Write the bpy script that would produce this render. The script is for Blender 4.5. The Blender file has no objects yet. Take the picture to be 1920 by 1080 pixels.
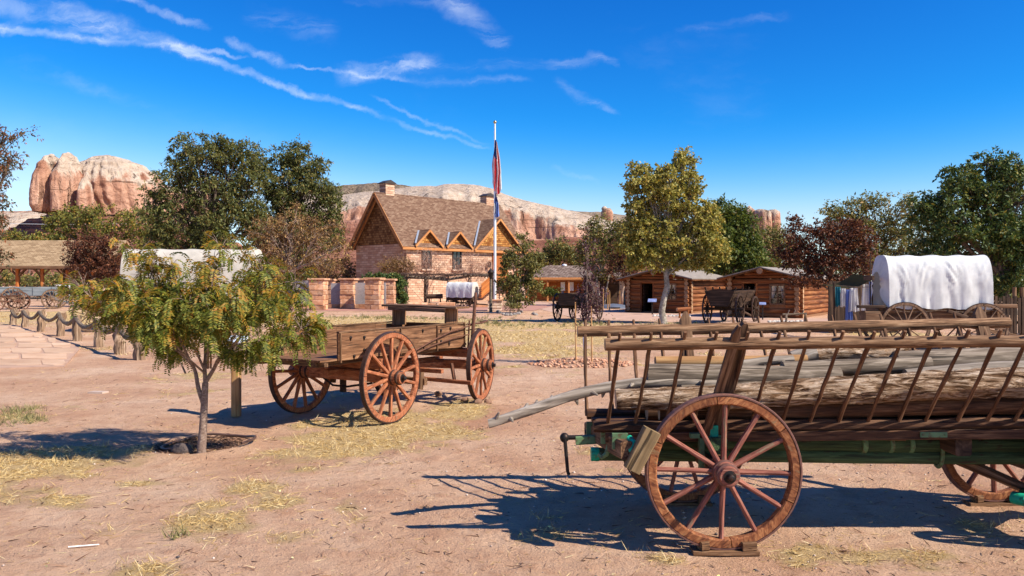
import bpy, math, random
import numpy as np
from mathutils import Vector, Matrix, noise

# ---------------------------------------------------------------- camera, sky, sun, exposure
SC = bpy.context.scene
COL = SC.collection
CAMH = 1.7          # eye height
F = 1500.0          # focal length in pixels of the 1920 px wide photograph
HOR = 530.0         # horizon row
cam = bpy.data.cameras.new('camera')
cam.sensor_width = 36.0
cam.lens = 36.0 * F / 1920.0
cam.shift_y = -10.0 / 1920.0
cam.clip_start = 0.05
cam.clip_end = 20000
camo = bpy.data.objects.new('camera', cam)
camo.location = (0, 0, CAMH)
camo.rotation_euler = (math.radians(90), 0, 0)
COL.objects.link(camo)
SC.camera = camo

SUN_EL = math.radians(42.6)
SUN_H = Vector((0.891, -0.453))
S = Vector((SUN_H.x * math.cos(SUN_EL), SUN_H.y * math.cos(SUN_EL), math.sin(SUN_EL)))
sl = bpy.data.lights.new('sun', 'SUN')
sl.energy = 4.9
sl.angle = math.radians(0.53)
sl.color = (1.0, 0.93, 0.80)
so = bpy.data.objects.new('sun', sl)
so.rotation_euler = S.to_track_quat('Z', 'Y').to_euler()
so.location = (30, -15, 30)
COL.objects.link(so)

world = bpy.data.worlds.new('World')
SC.world = world
world.use_nodes = True
SC.view_settings.view_transform = 'Standard'
SC.view_settings.look = 'None'
SC.view_settings.gamma = 1.0
SC.view_settings.use_curve_mapping = False
SC.view_settings.exposure = 0.76
SKY_STRENGTH = 0.10


class NT:
    """small helper for building node trees"""
    def __init__(s, nt):
        s.nt = nt
        nt.nodes.clear()

    def n(s, typ, **kw):
        nd = s.nt.nodes.new('ShaderNode' + typ)
        for k, v in kw.items():
            if k.startswith('_'):
                setattr(nd, k[1:], v)
        for k, v in kw.items():
            if k.startswith('_'):
                continue
            key = int(k[1:]) if (k[0] == 'i' and k[1:].isdigit()) else k.replace('__', ' ')
            sock = nd.inputs[key]
            if isinstance(v, bpy.types.NodeSocket):
                s.nt.links.new(v, sock)
            else:
                sock.default_value = v
        return nd

    def math(s, op, a, b=0.0, clamp=False):
        return s.n('Math', _operation=op, _use_clamp=clamp, i0=a, i1=b).outputs[0]

    def mul(s, a, b): return s.math('MULTIPLY', a, b)
    def add(s, a, b): return s.math('ADD', a, b)
    def sub(s, a, b): return s.math('SUBTRACT', a, b)

    def mr(s, v, a, b, c=0.0, d=1.0, smooth=True):
        nd = s.nt.nodes.new('ShaderNodeMapRange')
        nd.interpolation_type = 'SMOOTHSTEP' if smooth else 'LINEAR'
        s.nt.links.new(v, nd.inputs[0])
        for i, x in enumerate((a, b, c, d)):
            nd.inputs[i + 1].default_value = x
        return nd.outputs[0]

    def ramp(s, v, pts, interp='LINEAR'):
        nd = s.nt.nodes.new('ShaderNodeValToRGB')
        cr = nd.color_ramp
        cr.interpolation = interp
        while len(cr.elements) < len(pts):
            cr.elements.new(0.5)
        for e, (p, c) in zip(cr.elements, pts):
            e.position = p
            e.color = (c[0], c[1], c[2], 1) if not isinstance(c, (int, float)) else (c, c, c, 1)
        s.nt.links.new(v, nd.inputs[0])
        return nd.outputs[0]

    def mix(s, f, a, b, typ='MIX'):
        nd = s.nt.nodes.new('ShaderNodeMix')
        nd.data_type = 'RGBA'
        nd.blend_type = typ
        nd.clamp_factor = True
        for sock, v in ((nd.inputs[0], f), (nd.inputs[6], a), (nd.inputs[7], b)):
            if isinstance(v, bpy.types.NodeSocket):
                s.nt.links.new(v, sock)
            else:
                sock.default_value = v if isinstance(v, (int, float)) and sock == nd.inputs[0] else (
                    (*v, 1) if len(v) == 3 else v)
        return nd.outputs[2]

    def noise(s, vec, scale, detail=4, rough=0.55, dist=0.0):
        nd = s.n('TexNoise', Scale=scale, Detail=detail, Roughness=rough, Distortion=dist)
        if vec is not None:
            s.nt.links.new(vec, nd.inputs['Vector'])
        return nd.outputs[0]

    def mapping(s, vec, scale=(1, 1, 1), loc=(0, 0, 0), rot=(0, 0, 0)):
        nd = s.n('Mapping', Scale=scale, Location=loc, Rotation=rot)
        s.nt.links.new(vec, nd.inputs[0])
        return nd.outputs[0]

    def link(s, a, b): s.nt.links.new(a, b)


def build_world():
    t = NT(world.node_tree)
    sky = t.n('TexSky', _sky_type='NISHITA', _sun_disc=False, _sun_elevation=SUN_EL,
              _sun_rotation=math.atan2(S.x, S.y), _altitude=1400.0, _air_density=1.0, _dust_density=0.4,
              _ozone_density=3.0)
    # the clear desert air: deeper blue than the model's
    sc = t.n('SeparateColor', i0=sky.outputs[0])
    r_, g_, b_ = sc.outputs
    r2 = t.mul(t.math('POWER', r_, 2.0), .042)
    g2 = t.mul(t.math('POWER', g_, 1.5), .365)
    b2 = t.mul(b_, 1.12)
    r2 = t.math('MINIMUM', r2, t.mul(b2, .16))
    g2 = t.math('MINIMUM', g2, t.mul(b2, .55))
    skyc = t.n('CombineColor', i0=r2, i1=g2, i2=b2).outputs[0]
    # the bright glow round the sun stays as white as the model has it
    skyc = t.mix(t.mr(r_, 1.75, 3.8), skyc, sky.outputs[0])
    tc = t.n('TexCoord').outputs['Generated']
    sp = t.n('SeparateXYZ', i0=tc)
    x, y, z = sp.outputs
    ys = t.math('MAXIMUM', y, 0.05)
    u = t.math('DIVIDE', x, ys)
    v = t.math('DIVIDE', z, ys)
    front = t.mr(y, 0.12, 0.35)
    # contrails and cirrus lie on a high sheet of air: a plane in front of the viewer's meridian
    p0 = t.n('CombineXYZ', i0=u, i1=v).outputs[0]
    wob = t.n('TexNoise', Scale=16.0, Detail=8.0, Roughness=0.68)
    t.link(p0, wob.inputs['Vector'])
    off = t.n('VectorMath', _operation='MULTIPLY_ADD', i0=wob.outputs[1], i1=(0.034, 0.034, 0), i2=p0).outputs[0]
    off = t.n('VectorMath', _operation='SUBTRACT', i0=off, i1=(0.017, 0.017, 0)).outputs[0]
    fib = t.noise(t.mapping(off, scale=(9, 42, 1), rot=(0, 0, 0.38)), 1.0, 7, 0.65, 0.6)
    blot = t.noise(off, 16, 5, 0.6)
    K = lambda px, py: ((px - 960) / F, (HOR - py) / F)
    streaks = [  # x0 y0 x1 y1 w0 w1 strength fibre
        (60, -10, 420, 122, 24, 13, .50, .8), (300, 82, 735, 223, 10, 7, .62, .35), (725, 218, 925, 280, 7, 5, .36, .3),
        (-60, 44, 230, 76, 11, 12, .62, .4), (200, 72, 470, 108, 10, 4, .50, .4),
        (-40, -5, 270, 75, 28, 22, .44, .9), (215, -8, 395, 58, 9, 9, .55, .5), (420, 76, 540, 122, 8, 12, .55, .7),
        (530, 120, 780, 150, 4, 7, .50, .4), (620, 142, 830, 112, 24, 22, .62, 1.0), (740, 132, 1160, 112, 18, 10, .24, .9),
        (760, 150, 1000, 152, 12, 8, .26, .7), (690, 180, 925, 272, 4, 5, .30, .3), (820, -20, 960, 95, 34, 20, .42, 1.0),
        (1035, 150, 1160, 215, 16, 8, .28, 1.0), (1100, 100, 1165, 118, 10, 10, .30, 1.0), (640, -6, 900, 10, 14, 16, .22, .8),
        (1030, 312, 1130, 340, 7, 7, .13, .8), (1260, 62, 1500, 25, 12, 10, .13, .9), (0, 110, 330, 215, 30, 8, .12, .9),
        (450, 20, 640, 70, 30, 30, .16, 1.0), (-200, 60, 60, 45, 14, 12, .5, .6)]
    total = None
    for (x0, y0, x1, y1, w0, w1, st, fr) in streaks:
        a, b = K(x0, y0), K(x1, y1)
        d = (b[0] - a[0], b[1] - a[1])
        L = math.hypot(*d)
        dx, dy = d[0] / L, d[1] / L
        rel = t.n('VectorMath', _operation='SUBTRACT', i0=off, i1=(a[0], a[1], 0)).outputs[0]
        tt = t.n('VectorMath', _operation='DOT_PRODUCT', i0=rel, i1=(dx / L, dy / L, 0)).outputs['Value']
        ss = t.math('ABSOLUTE', t.n('VectorMath', _operation='DOT_PRODUCT', i0=rel, i1=(-dy, dx, 0)).outputs['Value'])
        w = t.mr(tt, 0, 1, w0 / F * 1.15, w1 / F * 1.15, False)
        q = t.math('DIVIDE', ss, w)
        m = t.mul(t.mr(q, 0.0, 1.0, 1.0, 0.0), t.mul(t.mr(tt, -0.02, 0.14), t.mr(tt, 1.02, 0.82)))
        tex = t.mr(fib, 0.34 + .06 * fr, 0.34 + 0.06 * fr + 0.24, 1 - .35 - fr * 0.6, 1.0)
        m = t.mul(t.mul(m, tex), st)
        total = m if total is None else t.add(total, m)
    veil = t.mul(t.mr(t.noise(t.mapping(off, scale=(2.2, 6, 1), rot=(0, 0, .3)), 1.0, 6, .6), .52, .8), .10)
    veil = t.mul(veil, t.mr(v, .05, .3))
    total = t.add(t.mul(t.mul(total, t.mr(blot, .3, .65, .35, 1.0)), .60), veil)
    total = t.mul(t.math('MINIMUM', total, 0.85), front)
    col = t.mix(total, skyc, (6.6, 7.0, 7.4))
    bg = t.n('Background', Color=col, Strength=SKY_STRENGTH)
    out = t.n('OutputWorld')
    t.link(bg.outputs[0], out.inputs[0])


build_world()

# ---------------------------------------------------------------- geometry helpers
rnd = random.Random(7)
RNG = np.random.default_rng(11)


def W(px, py, Y):
    return Vector(((px - 960) / F * Y, Y, CAMH - (py - HOR) / F * Y))


def G(px, py):
    Y = F * CAMH / (py - HOR)
    return Vector(((px - 960) / F * Y, Y, 0))


def world_of(o):
    m = o.matrix_basis.copy()
    while o.parent:
        o = o.parent
        m = o.matrix_basis @ m
    return m


def frame(a, b, up=Vector((0, 0, 1))):
    """matrix at a with X along a->b and Z as near to up as it can be"""
    a, b = Vector(a), Vector(b)
    x = (b - a).normalized()
    up = Vector(up)
    if abs(x.dot(up)) > 0.98:
        up = Vector((1, 0, 0)) if abs(x.x) < .7 else Vector((0, 1, 0))
    y = up.cross(x).normalized()
    z = x.cross(y)
    m = Matrix((x, y, z)).transposed().to_4x4()
    m.translation = a
    return m


def link_mesh(name, me, mat=None, parent=None, M=None, world=True, **tags):
    """M is the object's frame; world=True means M is in world space, else in the parent's space"""
    o = bpy.data.objects.new(name, me)
    COL.objects.link(o)
    if mat is not None and not me.materials:
        for m in (mat if isinstance(mat, (list, tuple)) else [mat]):
            me.materials.append(m)
    M = Matrix.Identity(4) if M is None else M
    if parent is not None:
        o.parent = parent
        if world:
            M = world_of(parent).inverted() @ M
    o.matrix_basis = M
    for k, v in tags.items():
        if v is not None:
            o[k] = v
    return o


def thing(name, label, cat, loc=(0, 0, 0), rotz=0.0, group=None):
    o = bpy.data.objects.new(name, None)
    COL.objects.link(o)
    o.empty_display_size = 0.2
    o.location = loc
    o.rotation_euler = (0, 0, rotz)
    o['label'] = label
    o['category'] = cat
    if group:
        o['group'] = group
    return o


class MB:
    def __init__(s):
        s.v = []
        s.f = []
        s.mi = []

    def add(s, vs, fs, mi=0):
        o = len(s.v)
        s.v += [tuple(p) for p in vs]
        s.f += [tuple(i + o for i in f) for f in fs]
        s.mi += [mi] * len(fs)

    def box(s, c, d, M=None, mi=0):
        x, y, z = d[0] / 2, d[1] / 2, d[2] / 2
        vs = [Vector((c[0] + i * x, c[1] + j * y, c[2] + k * z)) for i in (-1, 1) for j in (-1, 1) for k in (-1, 1)]
        if M is not None:
            vs = [M @ p for p in vs]
        s.add(vs, [(0, 1, 3, 2), (4, 6, 7, 5), (0, 4, 5, 1), (2, 3, 7, 6), (0, 2, 6, 4), (1, 5, 7, 3)], mi)

    def prism(s, poly, y0, y1, M=None, mi=0):
        """poly in x,z; extruded along y"""
        n = len(poly)
        vs = [Vector((p[0], y0, p[1])) for p in poly] + [Vector((p[0], y1, p[1])) for p in poly]
        if M is not None:
            vs = [M @ p for p in vs]
        fs = [tuple(range(n))[::-1], tuple(range(n, 2 * n))] + [(i, (i + 1) % n, n + (i + 1) % n, n + i) for i in range(n)]
        s.add(vs, fs, mi)

    def beam(s, a, b, w, h, up=(0, 0, 1), seg=1, wob=0.0, ch=0.12, seed=0):
        a, b = Vector(a), Vector(b)
        M = frame(a, b, Vector(up))
        L = (b - a).length
        c = min(w, h) * ch
        y, z = w / 2, h / 2
        prof = [(y - c, z), (y, z - c), (y, -z + c), (y - c, -z), (-y + c, -z), (-y, -z + c), (-y, z - c), (-y + c, z)]
        vs = []
        r = random.Random(seed)
        for i in range(seg + 1):
            x = L * i / seg
            oy = noise.noise((x * 1.7 + seed * 3.1, seed, 0)) * wob
            oz = noise.noise((x * 1.7, seed * 2.3 + 9, 4)) * wob
            k = 1 + (r.random() - .5) * min(.5, wob * 4 / max(w, h) * .3)
            vs += [M @ Vector((x, py * k + oy, pz * k + oz)) for py, pz in prof]
        fs = [tuple(range(8)), tuple(range(8 * seg + 7, 8 * seg - 1, -1))]
        for i in range(seg):
            for j in range(8):
                fs.append((8 * i + j, 8 * i + 8 + j, 8 * i + 8 + (j + 1) % 8, 8 * i + (j + 1) % 8))
        s.add(vs, fs)

    def tube(s, pts, rad, n=8, cap=True, mi=0, capmi=None, wob=0.0, seed=0):
        pts = [Vector(p) for p in pts]
        m = len(pts)
        rad = rad if isinstance(rad, (list, tuple)) else [rad] * m
        ref = None
        vs = []
        for i, p in enumerate(pts):
            d = (pts[min(i + 1, m - 1)] - pts[max(i - 1, 0)]).normalized()
            if ref is None:
                ref = Vector((0, 0, 1)) if abs(d.z) < .9 else Vector((1, 0, 0))
            y = ref.cross(d).normalized()
            z = d.cross(y)
            ref = z
            for k in range(n):
                a = 2 * math.pi * k / n
                rr = rad[i]
                if wob:
                    rr *= 1 + wob * noise.noise((p.x * 3 + 5 * math.cos(a) + seed, p.y * 3 + 5 * math.sin(a), p.z * 3 + seed * 2))
                vs.append(p + y * (math.cos(a) * rr) + z * (math.sin(a) * rr))
        fs = []
        for i in range(m - 1):
            for k in range(n):
                fs.append((n * i + k, n * i + (k + 1) % n, n * i + n + (k + 1) % n, n * i + n + k))
        s.add(vs, fs, mi)
        if cap:
            o = len(s.v) - len(vs)
            cm = mi if capmi is None else capmi
            s.f.append(tuple(o + k for k in range(n))[::-1])
            s.f.append(tuple(o + n * (m - 1) + k for k in range(n)))
            s.mi += [cm, cm]

    def lathe(s, prof, n=16, axis='Y', M=None, mi=0):
        """prof: (r, t) along the axis"""
        vs = []
        for r, t in prof:
            for k in range(n):
                a = 2 * math.pi * k / n
                c, d = math.cos(a) * r, math.sin(a) * r
                p = Vector((c, t, d)) if axis == 'Y' else (Vector((c, d, t)) if axis == 'Z' else Vector((t, c, d)))
                vs.append(M @ p if M is not None else p)
        m = len(prof)
        fs = [(n * i + k, n * i + (k + 1) % n, n * i + n + (k + 1) % n, n * i + n + k) for i in range(m - 1) for k in range(n)]
        fs += [tuple(range(n))[::-1], tuple(range(n * (m - 1), n * m))]
        s.add(vs, fs, mi)

    def blob(s, c, r, sub=8, rough=0.25, seed=0, flat=-9, mi=0, freq=1.5):
        n1, n2 = sub, sub * 2
        vs = []
        for i in range(n1 + 1):
            th = math.pi * i / n1
            for j in range(n2):
                ph = 2 * math.pi * j / n2
                d = Vector((math.sin(th) * math.cos(ph), math.sin(th) * math.sin(ph), math.cos(th)))
                k = 1 + rough * (noise.fractal(d * freq + Vector((seed * 7.1, seed * 1.3, 0)), 1.0, 2.0, 3))
                vs.append(Vector((c[0] + d.x * r[0] * k, c[1] + d.y * r[1] * k, max(flat, c[2] + d.z * r[2] * k))))
        fs = [(n2 * i + j, n2 * i + n2 + j, n2 * i + n2 + (j + 1) % n2, n2 * i + (j + 1) % n2) for i in range(n1) for j in range(n2)]
        s.add(vs, fs, mi)

    def mesh(s, name, smooth=False):
        me = bpy.data.meshes.new(name)
        me.from_pydata(s.v, [], s.f)
        if any(s.mi):
            me.polygons.foreach_set('material_index', s.mi)
        if smooth:
            me.polygons.foreach_set('use_smooth', [True] * len(me.polygons))
            me.set_sharp_from_angle(angle=math.radians(40)) if hasattr(me, 'set_sharp_from_angle') else None
        me.validate()
        me.update()
        return me

    def build(s, name, mat, parent=None, M=None, world=True, smooth=False, **tags):
        """vertices are in world space (world=True) or in the parent's space; M gives the object's own frame in that space"""
        if M is not None:
            inv = M.inverted()
            s.v = [tuple(inv @ Vector(p)) for p in s.v]
        elif parent is not None and world:
            inv = world_of(parent).inverted()
            s.v = [tuple(inv @ Vector(p)) for p in s.v]
            world = False
        me = s.mesh(name, smooth)
        return link_mesh(name, me, mat, parent, M, world, **tags)


MESH_CACHE = {}


def beam_obj(name, a, b, w, h, mat, parent=None, up=(0, 0, 1), world=True, seg=3, wob=0.004, ch=.12, **tags):
    """a bar as its own object, its X along the grain; equal bars share their mesh"""
    a, b = Vector(a), Vector(b)
    L = (b - a).length
    key = (round(L, 2), round(w, 3), round(h, 3), seg, wob, ch, mat.name, rnd.randrange(3))
    if key not in MESH_CACHE:
        m = MB()
        m.beam((0, 0, 0), (round(L, 3), 0, 0), w, h, seg=seg, wob=wob, ch=ch, seed=len(MESH_CACHE) % 97)
        MESH_CACHE[key] = m.mesh(name)
    return link_mesh(name, MESH_CACHE[key], mat, parent, frame(a, b, Vector(up)), world, **tags)


def pole_obj(name, a, b, r0, r1, mat, parent=None, world=True, n=8, seg=4, wob=.08, bend=0.0, endmat=None, share=True, **tags):
    a, b = Vector(a), Vector(b)
    L = (b - a).length
    key = ('p', round(L, 2), round(r0, 3), round(r1, 3), n, seg, wob, bend, mat.name, rnd.randrange(3) if share else rnd.random())
    if key not in MESH_CACHE:
        m = MB()
        sd = len(MESH_CACHE) % 89
        pts = [(L * i / seg, bend * math.sin(math.pi * i / seg) + noise.noise((i * .9, sd, 0)) * r0 * wob * 2.5 * (0 < i < seg),
                noise.noise((i * .9, sd, 7)) * r0 * wob * 2.5 * (0 < i < seg)) for i in range(seg + 1)]
        m.tube(pts, [r0 + (r1 - r0) * i / seg for i in range(seg + 1)], n, wob=wob, seed=sd, capmi=1 if endmat else None)
        MESH_CACHE[key] = m.mesh(name, True)
    return link_mesh(name, MESH_CACHE[key], [mat, endmat] if endmat else mat, parent, frame(a, b), world, **tags)


def npmesh(name, V, Fc, smooth=False, mi=None):
    me = bpy.data.meshes.new(name)
    V = np.ascontiguousarray(V, dtype=np.float32)
    Fc = np.ascontiguousarray(Fc, dtype=np.int32)
    n, k = Fc.shape
    me.vertices.add(len(V))
    me.vertices.foreach_set('co', V.ravel())
    me.loops.add(n * k)
    me.loops.foreach_set('vertex_index', Fc.ravel())
    me.polygons.add(n)
    me.polygons.foreach_set('loop_start', np.arange(n, dtype=np.int32) * k)
    if smooth:
        me.polygons.foreach_set('use_smooth', np.ones(n, dtype=bool))
    if mi is not None:
        me.polygons.foreach_set('material_index', np.asarray(mi, dtype=np.int32))
    me.update(calc_edges=True)
    return me


def _hash(ix, iy, seed):
    h = (ix * 374761393 + iy * 668265263 + seed * 144665) & 0x7fffffff
    h = ((h ^ (h >> 13)) * 1274126177) & 0x7fffffff
    return ((h ^ (h >> 16)) & 0xffff) / 65535.0


def vnoise(x, y, seed=0):
    x = np.asarray(x, float)
    y = np.asarray(y, float)
    ix = np.floor(x).astype(np.int64)
    iy = np.floor(y).astype(np.int64)
    fx, fy = x - ix, y - iy
    fx = fx * fx * (3 - 2 * fx)
    fy = fy * fy * (3 - 2 * fy)
    a, b = _hash(ix, iy, seed), _hash(ix + 1, iy, seed)
    c, d = _hash(ix, iy + 1, seed), _hash(ix + 1, iy + 1, seed)
    return (a + (b - a) * fx) * (1 - fy) + (c + (d - c) * fx) * fy


def fbm(x, y, oct=4, seed=0):
    s, a, t = 0, .5, 0
    for i in range(oct):
        s = s + a * vnoise(np.asarray(x) * 2 ** i, np.asarray(y) * 2 ** i, seed + i * 17)
        t += a
        a *= .5
    return s / t


# ---------------------------------------------------------------- materials
def new_mat(name):
    m = bpy.data.materials.new(name)
    m.use_nodes = True
    return m, NT(m.node_tree)


def finish(t, col, rough, bump=None, bstr=.3, bdist=.01, metallic=0.0, spec=.3, normal=None):
    b = t.n('BsdfPrincipled', Roughness=rough, Metallic=metallic)
    b.inputs['Specular IOR Level'].default_value = spec
    if isinstance(col, bpy.types.NodeSocket):
        t.link(col, b.inputs['Base Color'])
    else:
        b.inputs['Base Color'].default_value = (*col, 1)
    if bump is not None:
        bp = t.n('Bump', Strength=bstr, Distance=bdist, Height=bump)
        t.link(bp.outputs[0], b.inputs['Normal'])
    o = t.n('OutputMaterial')
    t.link(b.outputs[0], o.inputs[0])
    return b


def wood(name, dark, mid, light, scale=14.0, stretch=.07, rough=.8, bump=.5, crack=.6, rndv=.3, stain=None, stain_lo=.55, bdist=.004):
    """weathered timber, grain along the object's own X"""
    m, t = new_mat(name)
    tc = t.n('TexCoord').outputs['Object']
    ri = t.n('ObjectInfo').outputs['Random']
    vec = t.n('VectorMath', _operation='ADD', i0=tc, i1=t.n('CombineXYZ', i0=t.mul(ri, 31.0), i1=t.mul(ri, 17.0), i2=t.mul(ri, 57.0)).outputs[0]).outputs[0]
    gr = t.noise(t.mapping(vec, scale=(stretch, 1, 1)), scale, 7, .62, .8)
    big = t.noise(t.mapping(vec, scale=(.35, 1, 1)), scale * .22, 4, .6, .3)
    col = t.ramp(gr, [(.36, dark), (.5, mid), (.64, light)])
    col = t.mix(t.mr(big, .35, .7, 0, .55), col, t.mix(.5, dark, mid))
    if stain:
        st = t.noise(t.mapping(vec, scale=(.3, 1, 1)), scale * .5, 6, .65)
        col = t.mix(t.mr(st, stain_lo, stain_lo + .08), col, stain)
    ck = t.noise(t.mapping(vec, scale=(stretch * .55, 1, 1), loc=(3, 7, 1)), scale * 1.9, 4, .5, .4)
    ckm = t.mr(ck, .60, .68, 0, crack)
    col = t.mix(ckm, col, tuple(c * .25 for c in dark))
    br = t.add(t.mul(ri, rndv), 1 - rndv / 2)
    col = t.mix(1.0, col, t.n('CombineColor', i0=br, i1=br, i2=br).outputs[0], 'MULTIPLY')
    h = t.sub(gr, t.mul(ckm, .8))
    finish(t, col, rough, h, bump, bdist, spec=.25)
    return m


def stone(name, cols, scale=3.0, rough=.9, bump=.6, bdist=.02, rndv=.35, fine=30.0, spec=.2):
    m, t = new_mat(name)
    tc = t.n('TexCoord').outputs['Object']
    ri = t.n('ObjectInfo').outputs['Random']
    vec = t.n('VectorMath', _operation='ADD', i0=tc, i1=t.n('CombineXYZ', i0=t.mul(ri, 31.0), i1=t.mul(ri, 17.0), i2=t.mul(ri, 57.0)).outputs[0]).outputs[0]
    a = t.noise(vec, scale, 6, .6, .4)
    f = t.noise(vec, fine, 5, .65)
    k = len(cols)
    col = t.ramp(a, [(.3 + .4 * i / (k - 1), c) for i, c in enumerate(cols)])
    col = t.mix(t.mr(f, .5, .75, 0, .35), col, tuple(c * .5 for c in cols[0]))
    br = t.add(t.mul(ri, rndv), 1 - rndv / 2)
    col = t.mix(1.0, col, t.n('CombineColor', i0=br, i1=br, i2=br).outputs[0], 'MULTIPLY')
    finish(t, col, rough, t.add(t.mul(a, .6), t.mul(f, .4)), bump, bdist, spec=spec)
    return m


def plain(name, col, rough=.6, metallic=0.0, var=.15, scale=8.0, bump=.15, spec=.3, rust=None):
    m, t = new_mat(name)
    tc = t.n('TexCoord').outputs['Object']
    a = t.noise(tc, scale, 6, .6)
    c = t.ramp(a, [(.3, tuple(x * (1 - var) for x in col)), (.7, tuple(min(1, x * (1 + var)) for x in col))])
    if rust:
        r = t.noise(tc, scale * 2.2, 6, .65)
        c = t.mix(t.mr(r, .52, .62), c, rust)
    finish(t, c, rough, a, bump, .004, metallic, spec)
    return m


def leafmat(name, pts, trans=.35, rough=.55):
    """one colour per leaf, drawn from a ramp"""
    m, t = new_mat(name)
    r = t.n('NewGeometry').outputs['Random Per Island']
    col = t.ramp(r, pts)
    b = t.n('BsdfPrincipled', Roughness=rough)
    b.inputs['Specular IOR Level'].default_value = .25
    t.link(col, b.inputs['Base Color'])
    tr = t.n('BsdfTranslucent')
    t.link(t.mix(1.0, col, (1.0, .95, .55), 'MULTIPLY'), tr.inputs[0])
    mx = t.n('MixShader', Fac=trans)
    t.link(b.outputs[0], mx.inputs[1])
    t.link(tr.outputs[0], mx.inputs[2])
    o = t.n('OutputMaterial')
    t.link(mx.outputs[0], o.inputs[0])
    return m


def coursed(name, cols, mortar, bw, bh, axes='xz', msize=.012, bump=1.0, off=.5, bdist=.02):
    """stone courses / shingles too small to pick apart: laid in the object's own x,z or x,y plane"""
    m, t = new_mat(name)
    tc = t.n('TexCoord').outputs['Object']
    sp = t.n('SeparateXYZ', i0=tc)
    v = t.n('CombineXYZ', i0=sp.outputs[0], i1=sp.outputs[2 if axes == 'xz' else 1]).outputs[0]
    wv = t.n('TexNoise', Scale=2.5, Detail=3.0)
    t.link(v, wv.inputs['Vector'])
    v2 = t.n('VectorMath', _operation='MULTIPLY_ADD', i0=wv.outputs[1], i1=(bw * .18, bh * .25, 0), i2=v).outputs[0]
    b = t.n('TexBrick', _offset=off, Color1=(0, 0, 0, 1), Color2=(1, 1, 1, 1), Mortar=(.5, .5, .5, 1), Scale=1.0)
    b.inputs['Mortar Size'].default_value = msize
    b.inputs['Mortar Smooth'].default_value = .2
    b.inputs['Brick Width'].default_value = bw
    b.inputs['Row Height'].default_value = bh
    t.link(v2, b.inputs['Vector'])
    n1 = t.noise(tc, 1.2, 5, .6)
    n2 = t.noise(tc, 14, 5, .7)
    f = t.add(t.mul(b.outputs[0], .55), t.add(t.mul(n1, .25), t.mul(n2, .2)))
    k = len(cols)
    col = t.ramp(f, [(.2 + .6 * i / (k - 1), c) for i, c in enumerate(cols)])
    col = t.mix(b.outputs[1], col, mortar)
    h = t.sub(t.add(t.mul(n2, .4), t.mul(b.outputs[0], .3)), b.outputs[1])
    finish(t, col, .9, h, bump, bdist, spec=.15)
    return m


# palette -------------------------------------------------------------------
M_OLD = wood('weathered_brown_wood', (0.04, 0.017, 0.008), (0.145, 0.07, 0.032), (0.29, 0.165, 0.088), scale=42, crack=.7)
M_RAIL = wood('ladder_rail_wood', (0.055, 0.024, 0.01), (0.195, 0.098, 0.046), (0.36, 0.215, 0.118), scale=60, crack=.8)
M_DECK = wood('dark_red_brown_deck_wood', (.028, .011, .006), (.090, .038, .017), (.19, .092, .045), scale=45, crack=.8)
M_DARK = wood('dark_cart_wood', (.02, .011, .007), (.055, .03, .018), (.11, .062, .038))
M_RUNG = wood('rung_wood', (0.05, 0.02, 0.009), (0.125, 0.055, 0.024), (0.25, 0.135, 0.07), scale=60)
M_BOX = wood('wagon_box_wood', (0.05, 0.022, 0.01), (0.185, 0.083, 0.038), (0.34, 0.178, 0.092), scale=34, stain=(.10, .06, .035), stain_lo=.62)
M_RED = wood('red_painted_wheel_wood', (0.14, 0.04, 0.018), (0.34, 0.112, 0.048), (0.47, 0.19, 0.09), scale=45, stretch=.2, crack=.6, rndv=.22, stain=(.20, .12, .07), stain_lo=.58)
M_REDF = wood('worn_orange_felloe_wood', (0.1, 0.03, 0.014), (0.25, 0.085, 0.032), (0.4, 0.175, 0.07), scale=45, stretch=.35, crack=.5, rndv=.3,
              stain=(.20, .12, .06), stain_lo=.6)
M_SPOKE = wood('worn_red_spoke_wood', (0.13, 0.042, 0.03), (0.27, 0.092, 0.062), (0.38, 0.165, 0.115), scale=55, stretch=.1, crack=.5, rndv=.2,
               stain=(.24, .15, .09), stain_lo=.56)
M_TYRE = plain('rusty_iron_tyre', (.16, .075, .06), .7, .25, .3, 20, .3, rust=(.21, .09, .06))
M_TYRED = plain('dark_iron_tyre', (.055, .03, .025), .65, .3, .3, 20, .3, rust=(.10, .05, .03))
M_IRON = plain('black_iron', (.022, .018, .017), .5, .5, .3, 15, .2, rust=(.06, .028, .018))
M_RUST = plain('rusty_iron', (.13, .055, .032), .75, .2, .4, 20, .3)
M_GREEN = wood('green_painted_beam', (0.022, 0.03, 0.014), (0.046, 0.078, 0.032), (0.085, 0.13, 0.055), scale=36, stain=(.045, .03, .018), stain_lo=.57)
M_GREENI = plain('pale_green_painted_iron', (.11, .19, .09), .6, .1, .25, 14, .3, rust=(.10, .09, .045))
M_TEAL = plain('teal_painted_iron', (.012, .36, .21), .55, 0, .25, 14, .3, rust=(.03, .16, .085))
M_GREY = wood('grey_driftwood', (0.05, 0.034, 0.022), (0.175, 0.13, 0.092), (0.36, 0.285, 0.215), scale=36, crack=.8, rndv=.2)
M_PALELOG = wood('silver_grey_log', (0.1, 0.076, 0.057), (0.26, 0.208, 0.162), (0.42, 0.352, 0.285), scale=30, crack=.35, rndv=.1, bump=.3)
M_LOGEND = stone('sawn_log_end', [(.20, .12, .065), (.38, .25, .15), (.48, .34, .22)], 8, bump=.4)
M_FARW = wood('brown_wagon_wood', (.07, .034, .018), (.17, .088, .045), (.28, .16, .09), scale=10)
M_FARWHEEL = wood('brown_far_wheel_wood', (.10, .055, .032), (.21, .125, .075), (.31, .20, .125), scale=14)
M_BLUEGREY = wood('grey_blue_boards', (.10, .11, .12), (.18, .20, .215), (.27, .29, .305), scale=10)
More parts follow.
